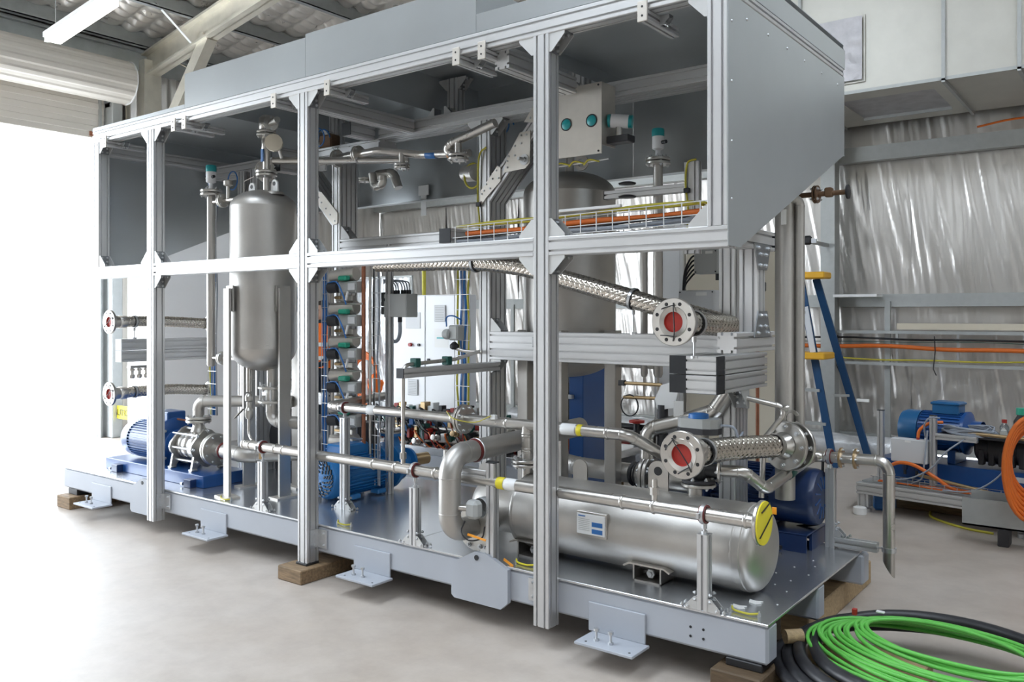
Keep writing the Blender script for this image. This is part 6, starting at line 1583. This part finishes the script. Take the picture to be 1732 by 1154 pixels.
MB().cbox(-4.15, -3.68, 2.6, 2.9, .45, .62, .01).build('base', 'iron', t); MB().lathe([(0, 0), (.10, .01), (.10, .2), (.06, .25), (.06, .35)], (-4.15, 2.7, .85), X1, 20).build('motor', 'black', t, smooth=40)
MB().cyl((-4.0, 2.7, .6), (-4.0, 2.7, 1.25), .03, n=12).build('stem', 'black', t); MB().cbox(-4.12, -3.85, 2.66, 2.74, 1.02, 1.07, .01).build('arm', 'black', t); MB().lathe([(.03, 0), (.06, .01), (.06, .03), (0, .04)], (-4.0, 2.7, 1.25), Z1, 14).build('red_knob', 'red_cap', t, smooth=40)
tag(MB().tube(smooth_path([(-4.02, 2.62, 1.05), (-4.10, 2.58, .92), (-4.06, 2.56, .78), (-4.12, 2.55, .62)]), .014, 7).build('motor_cable', 'black', smooth=60), 'black cable hanging from the black motor assembly', 'cable')
# pallets, wrap and timber on the floor along the wall
t = thing('wrapped_roll', 'long roll in shiny plastic wrap lying along the foil wall', 'roll', (-5, 6.6, .1))
vs = []; fs = []; n = 14
for j in range(60):
    x = -7.5 + 5.2 * j / 59
    for k in range(n):
        th = 2 * PI * k / n; r = .11 + .03 * noise.noise(Vector((x * 5, math.cos(th) * 2, math.sin(th) * 2))); vs.append((x, 6.55 + r * math.cos(th), .14 + r * math.sin(th)))
for j in range(59):
    for k in range(n): fs.append((j * n + k, j * n + (k + 1) % n, (j + 1) * n + (k + 1) % n, (j + 1) * n + k))
MB().add(vs, fs + [tuple(range(n)), tuple(range(59 * n, 60 * n))]).build('wrap', 'wrap', t, smooth=60)
t = thing('valve_trolley', 'low black trolley with red handwheels behind the large vessel legs', 'trolley', (-3.6, 3.2, 0))
MB().cbox(-4.2, -3.1, 3.0, 3.4, .30, .34, .005).build('deck', 'black', t)
for (x, y) in ((-4.1, 3.1), (-3.2, 3.1), (-4.1, 3.3), (-3.2, 3.3)): MB().cyl((x, y - .02, .06), (x, y + .02, .06), .06, n=14).build('wheel', 'rubber', t, smooth=40); MB().bar((x, y, .06), (x, y, .3), .03, .03, X1).build('leg', 'black', t)
MB().cyl((-4.1, 3.1, .42), (-3.2, 3.1, .48), .05, n=14).build('pipe', 'steel_cast', t, smooth=40)
for (x, z) in ((-3.45, .62), (-3.6, .40)): MB().lathe([(.02, 0), (.07, .01), (.07, .03), (.02, .04)], (x, 3.0, z), Z1, 16).build('hand_wheel', 'red_cap', t, smooth=40); MB().cyl((x, 3.0, .30), (x, 3.0, z), .03, n=10).build('stem', 'black', t)
MB().cyl((-4.0, 3.05, .58), (-3.3, 3.05, .58), .03, n=10).build('bar', 'black', t)
t.location = t.location + Vector((-.27, .42, 0))

# ------------------------------------------------------------------ step ladder by the wall
t = thing('step_ladder', 'blue fibreglass step ladder with yellow top and tray by the foil wall', 'ladder', (-2.9, 6.0, 0))
LX0, LX1, LY = -3.14, -2.80, 5.85
def stile(p0, p1, m_='ladder_blue'): return MB().bar(p0, p1, .075, .03, Y1).build('stile', m_, t)
stile((LX0 + .03, LY - .02, 2.0), (LX0 - .08, LY - .05, 0)); 
MB().cbox(LX0 - .05, LX1 + .02, LY - .12, LY + .14, 1.98, 2.05, .012).build('top_cap', 'yellow_ladder', t)
stile((LX0 + .10, LY - .08, 1.98), (LX0 + .46, LY - .10, 0)); stile((LX1 - .13, LY + .10, 1.98), (LX1 + .30, LY + .55, 0))
MB().bar((LX0 + .16, LY - .11, 1.68), (LX0 + .245, LY - .12, 1.20), .06, .012, Y1).build('stile_label', 'fibre_white', t)
for k, z in enumerate((1.62, .80, .45)):
    MB().bar((LX0 + .02 + .15 * (2 - z) * .4, LY - .08, z), (LX0 + .10 + .36 * (2 - z) / 2, LY - .09, z), .07, .03).build('step', 'galv_steel', t)
MB().bar((LX1 + .0, LY + .3, .72), (LX1 + .13, LY + .38, .72), .05, .025).build('step', 'galv_steel', t)
MB().cbox(LX0 - .05, LX1 + .06, LY - .25, LY + .12, 1.13, 1.20, .012).build('tray', 'yellow_ladder', t)
t = thing('hung_gloves', 'black gloves draped on a rail above the step ladder', 'gloves', (-3.1, 6.1, 2.2))
MB().cbox(-3.24, -3.12, 6.0, 6.06, 2.18, 2.42, .03).build('glove', 'black', t, smooth=40); MB().cbox(-3.10, -3.0, 6.0, 6.05, 2.36, 2.46, .02).build('glove', 'black', t, smooth=40)
MB().bar((-3.3, 6.03, 2.42), (-2.95, 6.03, 2.40), .03, .05).build('rail', 'fibre_white', t); MB().bar((-3.08, 6.03, 2.41), (-3.08, 6.88, 2.41), .03, .04).build('wall_arm', 'galv_steel', t)

# ------------------------------------------------------------------ pump test bench at the right
t = thing('test_bench', 'low aluminium bench frame with posts and wire tray by the right wall', 'bench', (-1.943, 3.90, 0))
ROT = math.radians(-8.8)
bx0, by0 = -1.943, 3.90
prof('front_beam', (bx0, by0, .195), (bx0 + 2.6, by0, .195), 2, 2, Y1, t)
prof('rear_beam', (bx0, by0 + .75, .195), (bx0 + 2.6, by0 + .75, .195), 2, 2, Y1, t)
prof('end_beam', (bx0 + .045, by0 + .05, .195), (bx0 + .045, by0 + .70, .195), 2, 2, X1, t)
MB().box(bx0 + .02, bx0 + 2.6, by0 + .02, by0 + .74, .241, .249).build('deck', 'galv', t)
for x in (.045, 1.2, 2.4):
    prof('leg', (bx0 + x, by0 + .02, .045), (bx0 + x, by0 + .02, .15), 2, 2, X1, t); MB().lathe([(.05, 0), (.05, .03), (.02, .04), (.02, .06)], (bx0 + x, by0 + .02, 0), Z1, 16).build('foot', 'zinc', t, smooth=40)
for (x, z) in ((.14, .82), (.545, .81)):
    b = prof('post', (bx0 + x, by0 + .10, .25), (bx0 + x, by0 + .10, z), 1, 1, X1, t); endcap((bx0 + x, by0 + .10, z), Z1, X1, 1, 1, b)
prof('shelf_rail', (bx0 + .57, by0 + .10, .655), (bx0 + .86, by0 + .10, .655), 1, 1, Y1, t)
t.rotation_euler.z = ROT
def on_bench(name, label, cat, group=None):
    o = thing(name, label, cat, (bx0, by0, 0), group); o.rotation_euler.z = ROT; return o
t = on_bench('bench_motor', 'blue electric motor with terminal box on the right-hand bench', 'motor')
ax_, ay_, az_ = bx0 + .18, by0 + .42, .66
MB().lathe([(0, 0), (.10, .003), (.14, .02), (.155, .06), (.155, .17)], (ax_, ay_, az_), X1, 40).build('fan_cover', 'blue_bench', t, smooth=40)
MB().cyl((ax_ + .17, ay_, az_), (ax_ + .50, ay_, az_), .145, n=36).build('motor_body', 'blue', t, smooth=40)
for k in range(30): th = 2 * PI * k / 30; MB().bar((ax_ + .18, ay_ + .15 * math.cos(th), az_ + .15 * math.sin(th)), (ax_ + .48, ay_ + .15 * math.cos(th), az_ + .15 * math.sin(th)), .005, .016, (0, math.cos(th), math.sin(th))).build('cooling_fin', 'blue', t)
MB().cbox(ax_ + .26, ax_ + .46, ay_ - .06, ay_ + .10, az_ + .14, az_ + .24, .008).build('terminal_box', 'blue_bench', t); MB().cbox(ax_ + .25, ax_ + .47, ay_ - .07, ay_ + .11, az_ + .215, az_ + .235, .006).build('terminal_lid', 'blue_bench', t)
MB().lathe([(.17, 0), (.17, .02), (.10, .05), (.10, .12)], (ax_ + .50, ay_, az_), X1, 32).build('flange', 'blue', t, smooth=40)
for x in (.08, .4): MB().cbox(ax_ + x, ax_ + x + .06, ay_ - .13, ay_ + .13, .42, az_ - .13, .005).build('foot', 'blue', t)
t = on_bench('bench_pump', 'dark cast multistage pump on a blue base on the right-hand bench', 'pump')
MB().cbox(bx0 + .05, bx0 + 1.35, by0 + .24, by0 + .62, .25, .42, .006).build('base_frame', 'blue', t)
MB().cbox(bx0 + 1.02, bx0 + 1.16, by0 + .233, by0 + .24, .35, .39, .002).build('base_plate', 'box_light', t)
MB().lathe([(.08, 0), (.11, .02), (.11, .1), (.12, .11), (.12, .2), (.11, .21), (.11, .3), (.12, .31), (.12, .4), (.09, .42), (.05, .45), (.05, .6)], (bx0 + .76, by0 + .42, .56), X1, 28).build('casing', 'iron', t, smooth=35)
for k in range(7): MB().cbox(bx0 + .80 + .07 * k, bx0 + .84 + .07 * k, by0 + .30, by0 + .36, .44, .56, .006).build('casing_lug', 'iron', t)
MB().cyl((bx0 + .95, by0 + .36, .45), (bx0 + .95, by0 + .36, .66), .02, n=10).build('vent', 'steel_cast', t)
t = on_bench('bench_box', 'light grey terminal box with glands hung on the right-hand bench', 'junction box')
MB().cbox(bx0 + .235, bx0 + .51, by0 + .06, by0 + .15, .43, .615, .006).build('body', 'box_light', t)
for x in (.33, .42): MB().cyl((bx0 + x, by0 + .1, .43), (bx0 + x, by0 + .1, .37), .022, n=8).build('gland', 'blue_dark', t); MB().cyl((bx0 + x, by0 + .1, .37), (bx0 + x, by0 + .1, .33), .012, n=8).build('gland_tail', 'cap_black', t)
for x in (.43, .49): MB().cyl((bx0 + x, by0 + .1, .615), (bx0 + x, by0 + .1, .635), .012, n=8).build('gland', 'red_cap' if x < .45 else 'white_strip', t)
MB().box(bx0 + .345, bx0 + .39, by0 + .0585, by0 + .06, .59, .605).build('label', 'tag_white', t)
t = on_bench('bench_orange_cable', 'thick orange cable arching over the grey box on the right-hand bench', 'cable')
MB().tube(smooth_path([(bx0 + .43, by0 + .10, .63), (bx0 + .44, by0 + .11, .69), (bx0 + .50, by0 + .14, .745), (bx0 + .58, by0 + .20, .755)]), .013, 8).build('upper_length', 'orange', t, smooth=60)
MB().tube(smooth_path([(bx0 + .22, by0 + .02, .38), (bx0 + .33, by0 - .01, .435), (bx0 + .45, by0 - .01, .425), (bx0 + .60, by0 + .0, .35), (bx0 + .72, by0 + .04, .275), (bx0 + 1.0, by0 + .08, .262), (bx0 + 1.4, by0 + .1, .262)]), .014, 8).build('lower_length', 'orange', t, smooth=60)
t = on_bench('grey_cable_coil', 'flat coil of grey cable lying on the shelf of the right-hand bench', 'cable coil')
for k in range(14):
    rx, ryy = .19 - .004 * k + .01 * q.random(), .11 + .02 * q.random(); c0 = (bx0 + .76, by0 + .22, .685 + .007 * (k % 7) + .004 * q.random())
    MB().tube([(c0[0] + rx * math.cos(a * PI / 12) + .01 * q.random(), c0[1] + ryy * math.sin(a * PI / 12), c0[2] + .012 * math.sin(a * PI / 6 + k)) for a in range(25)], .0065, 6).build('loop', 'grey_cable', t, smooth=60)
for pts in ([(bx0 + 1.06, by0 + .18, .72), (bx0 + 1.11, by0 + .06, .70), (bx0 + 1.10, by0 - .02, .52), (bx0 + 1.0, by0 - .05, .38), (bx0 + .85, by0 - .05, .29), (bx0 + .65, by0 + .0, .262)], [(bx0 + .78, by0 + .10, .66), (bx0 + .68, by0 - .02, .56), (bx0 + .58, by0 - .03, .43), (bx0 + .45, by0 - .02, .34), (bx0 + .32, by0 + .0, .30), (bx0 + .22, by0 + .05, .30)], [(bx0 + .49, by0 + .09, .64), (bx0 + .50, by0 + .04, .74), (bx0 + .54, by0 + .04, .80), (bx0 + .60, by0 + .08, .80)], [(bx0 + .52, by0 + .05, .70), (bx0 + .51, by0 + .01, .45), (bx0 + .49, by0 + .02, .33), (bx0 + .40, by0 + .05, .27)]):
    MB().tube(smooth_path(pts, 8), .0065, 7).build('tail', 'grey_cable', t, smooth=60)
t = on_bench('bench_wire_tray', 'low wire mesh tray with orange and white wires on the front of the bench', 'cable tray')
for (y, z) in ((.0, .255), (.0, .30), (.10, .255), (.10, .30)): MB().tube([(bx0 + .10, by0 + y, z), (bx0 + 2.4, by0 + y, z)], .0025, 5).build('long_wire', 'zinc', t)
for k in range(22): MB().tube([(bx0 + .12 + .09 * k, by0, .302), (bx0 + .12 + .09 * k, by0, .254), (bx0 + .12 + .09 * k, by0 + .1, .254), (bx0 + .12 + .09 * k, by0 + .1, .302)], .0025, 5).build('cross_wire', 'zinc', t)
for i, c in enumerate(('orange', 'red_cap', 'white_strip', 'orange', 'grey_cable')):
    MB().tube([(bx0 + .15 + .13 * k, by0 + .02 + .015 * i + .008 * math.sin(k + i), .262 + .004 * math.sin(k * 1.3 + i)) for k in range(17)], .006, 6).build('cable', c, t, smooth=60)
t = on_bench('bench_pipe', 'slim brass coloured pipe lying across the right-hand bench', 'pipe')
MB().cyl((bx0 + .75, by0 + .12, .70), (bx0 + 1.45, by0 + .10, .69), .014, n=12).build('upper_pipe', 'brass', t, smooth=40); MB().cyl((bx0 + .45, by0 + .05, .345), (bx0 + 1.12, by0 + .0, .275), .014, n=12).build('lower_pipe', 'brass', t, smooth=40)
t = on_bench('small_bottle', 'small clear bottle with red cap on the right-hand bench', 'bottle')
MB().lathe([(0, 0), (.03, .002), (.032, .01), (.032, .07), (.015, .095), (.015, .10)], (bx0 + .985, by0 + .30, .68), Z1, 18).build('bottle', 'glass', t, smooth=40); MB().cyl((bx0 + .985, by0 + .30, .68), (bx0 + .985, by0 + .30, .675), .03).build('base', 'cream', t)
MB().lathe([(.018, 0), (.018, .025), (0, .027)], (bx0 + .985, by0 + .30, .78), Z1, 14).build('cap', 'red_cap', t, smooth=40)
MB().cbox(bx0 + .56, bx0 + 1.5, by0 + .12, by0 + .48, .66, .678, .003).build('shelf', 'iron', t)
t = on_bench('black_bottle', 'black bottle with green cap and white label on the right-hand bench', 'bottle')
MB().lathe([(0, 0), (.05, .002), (.053, .01), (.053, .12), (.03, .16), (.03, .18)], (bx0 + 1.10, by0 + .30, .68), Z1, 22).build('bottle', 'black', t, smooth=40)
MB().lathe([(.0535, .01), (.0545, .012), (.0545, .09), (.0535, .092)], (bx0 + 1.10, by0 + .30, .68), Z1, 22).build('label', 'tag_white', t, smooth=40); MB().lathe([(.036, 0), (.036, .05), (.0, .052)], (bx0 + 1.10, by0 + .30, .85), Z1, 16).build('cap', 'green_cap', t, smooth=40)
# orange hose coil hanging at the right edge
t = thing('orange_hose_coil', 'big coil of orange cable hanging at the right edge of the bench', 'cable coil', (-.70, 3.35, .3))
for k in range(9):
    r = .21 + .012 * (k % 5); y0 = 3.38 - .016 * k
    MB().tube([(-.665 + r * .62 * math.cos(a * PI / 16), y0 + .1 * math.cos(a * PI / 16 + .3), .60 + (r * 1.05 + .012 * k) * math.sin(a * PI / 16) - .004 * k) for a in range(33)], .014, 8).build('loop', 'orange', t, smooth=60)
# floor items under and before the bench
t = thing('steel_channel', 'galvanised steel channel length on small blocks before the bench', 'beam', (-.9, 3.5, 0))
m = MB(); m.box(-1.10, -.1, 3.37, 3.382, .12, .31); m.box(-1.10, -.1, 3.37, 3.48, .12, .132); m.box(-1.06, -.1, 3.48, 3.492, .12, .35); m.build('channel', 'galv_steel', t)
for x in (-.88, -.3): MB().cbox(x, x + .07, 3.36, 3.50, 0, .12, .006).build('block', 'iron', t)
tag(MB().lathe([(.0, 0), (.045, .0), (.05, .004), (.05, .055), (.04, .06), (0, .06)], (-1.90, 3.78, 0), Z1, 20).build('tape_roll', 'tag_white', smooth=40), 'white roll under the left foot of the bench', 'roll')
tag(MB().cbox(-1.86, -1.70, 4.0, 4.12, 0, .13, .02).build('blue_rag_box', 'blue_tube', smooth=40), 'small blue box on the floor under the bench', 'box')
tag(MB().tube(smooth_path([(-1.46, 4.16, .008), (-1.42, 4.0, .008), (-1.30, 3.86, .008), (-1.12, 3.74, .008), (-.95, 3.70, .008)]), .010, 7).build('yellow_hose', 'earth_cable', smooth=60), 'yellow hose curve lying on the floor under the bench', 'hose')
tag(MB().cbox(-1.75, -1.0, 4.2, 4.3, 0, .06, .005).build('floor_timber', 'timber'), 'dark timber length on the floor in the shade of the bench', 'timber')
tag(MB().cbox(-2.42, -2.30, 5.6, 5.62, .72, .75, .002).build('wall_label', 'tag_white'), 'small white label plate far behind the tall header pipe', 'label')

# ------------------------------------------------------------------ coiled hoses at the near right corner
def coil(name, label, c, rx, ry_, n, r, m_, rot, z0, dz, jit, cat, grow=0.0):
    t = thing(name, label, cat, (c[0], c[1], z0))
    ca, sa = math.cos(rot), math.sin(rot)
    for k in range(n):
        ax = rx - grow * k + jit * (q.random() - .5); ay = ry_ - grow * .7 * k + jit * (q.random() - .5); ox_ = jit * (q.random() - .5); oy_ = jit * (q.random() - .5); zz = z0 + dz * k + r
        ph = q.random() * 6
        pts = []
        for a in range(49):
            th = 2 * PI * a / 48; x = ax * math.cos(th) + ox_; y = ay * math.sin(th) + oy_
            pts.append((c[0] + x * ca - y * sa, c[1] + x * sa + y * ca, max(r + .002, zz + .006 * math.sin(2 * th + ph))))
        MB().tube(pts, r, 10, cap=False).build('loop', m_, t, smooth=60)
    return t
coil('black_hose_coil', 'coil of thick black hose on the floor at the near right corner', (-.69, .50), .67, .62, 4, .027, 'rubber', -.12, .075, .030, .02, 'hose coil', .058)
coil('green_cable_coil', 'coil of bright green cable lying on the black hose coil', (-.66, .43), .56, .36, 16, .0085, 'green_cable', -.22, .19, .0055, .05, 'cable coil', .014)
tag(MB().cbox(-1.085, -1.065, .60, .62, .262, .29, .002).build('tape_band', 'red_cap'), 'small red tape band on the green cable coil', 'tape')
tag(MB().cbox(-1.0, -.965, .665, .685, .272, .28, .002).build('paper_tag', 'tag_white'), 'small white paper tag on the green cable coil', 'tag')

# yellow caution board behind the door jamb
t = thing('caution_board', 'small yellow caution board half hidden beside the white enclosure', 'sign', (-10.5, 2.36, 0))
MB().cbox(-10.86, -10.40, 2.36, 2.375, .25, .42, .003).build('board', 'yellow', t)
for x in (-10.82, -10.44): MB().cyl((x, 2.38, 0), (x, 2.38, .42), .010, n=8).build('stake', 'galv_steel', t)
fc_ = bpy.data.curves.new('caution_text', 'FONT'); fc_.body = 'CAUTION'; fc_.size = .115; fc_.extrude = .001; fc_.align_x = 'CENTER'
fo_ = bpy.data.objects.new('caution_text', fc_); COL.objects.link(fo_)
dg_ = bpy.context.evaluated_depsgraph_get(); me_ = bpy.data.meshes.new_from_object(fo_.evaluated_get(dg_)); bpy.data.objects.remove(fo_)
lo_ = bpy.data.objects.new('lettering', me_); COL.objects.link(lo_); me_.materials.clear(); me_.materials.append(MAT['black'])
lo_.parent = t; lo_.rotation_euler = (PI / 2, 0, 0); lo_.location = (-10.63 + 10.5, 2.357 - 2.36, .295)

# dense wiring rack on the front edge of the rear skid, below the switchboard
t = thing('wiring_rack', 'dense rack of coloured terminals and cables below the white switchboard', 'wiring rack', (-5.1, 2.2, .45))
for (z, y) in ((.50, 2.16), (.60, 2.24), (.70, 2.32)):
    MB().cbox(-5.95, -4.35, y, y + .02, z, z + .03, .003).build('rail', 'galv_steel', t)
for x in (-5.9, -5.15, -4.4): MB().cbox(x - .015, x + .015, 2.18, 2.34, .45, .74, .003).build('stay', 'galv_steel', t)
cols = ['red_cap', 'white_strip', 'black', 'box_grey', 'black', 'brass', 'white_strip', 'green_dark', 'iron', 'blue_tube']
for (z, y, n) in ((.50, 2.14, 22), (.60, 2.22, 24), (.70, 2.30, 22)):
    for k in range(n):
        x = -5.92 + 1.5 * k / n + .02 * q.random(); h = .03 + .07 * q.random(); w = .03 + .025 * q.random()
        MB().cbox(x, x + w, y - .04 * q.random(), y + .05, z + .01, z + .02 + h, .003).build('terminal', q.choice(cols), t)
for k in range(34):
    x = -5.9 + 1.45 * q.random(); z0 = q.choice((.54, .64, .74)); d = .10 + .12 * q.random()
    MB().tube(smooth_path([(x, 2.20, z0), (x + .02, 2.12 - .03 * q.random(), z0 + .04), (x + d * .5, 2.09, z0 - .03), (x + d, 2.12, z0 - .10), (x + d + .04, 2.16, .47)], 5), .004 + .005 * q.random(), 6).build('cable', q.choice(['black', 'black', 'black', 'orange', 'red_cap', 'white_strip', 'grey_cable', 'green_dark']), t, smooth=60)
for k in range(7):
    x = -5.8 + .22 * k
    MB().lathe([(.0, 0), (.028, .004), (.028, .02), (.016, .025), (.016, .05), (.024, .055), (.024, .07), (0, .072)], (x, 2.10, .49 + .05 * (k % 3)), (0, -1, .2), 14).build('gauge', q.choice(['steel_cast', 'brass', 'iron', 'steel_pol']), t, smooth=40)
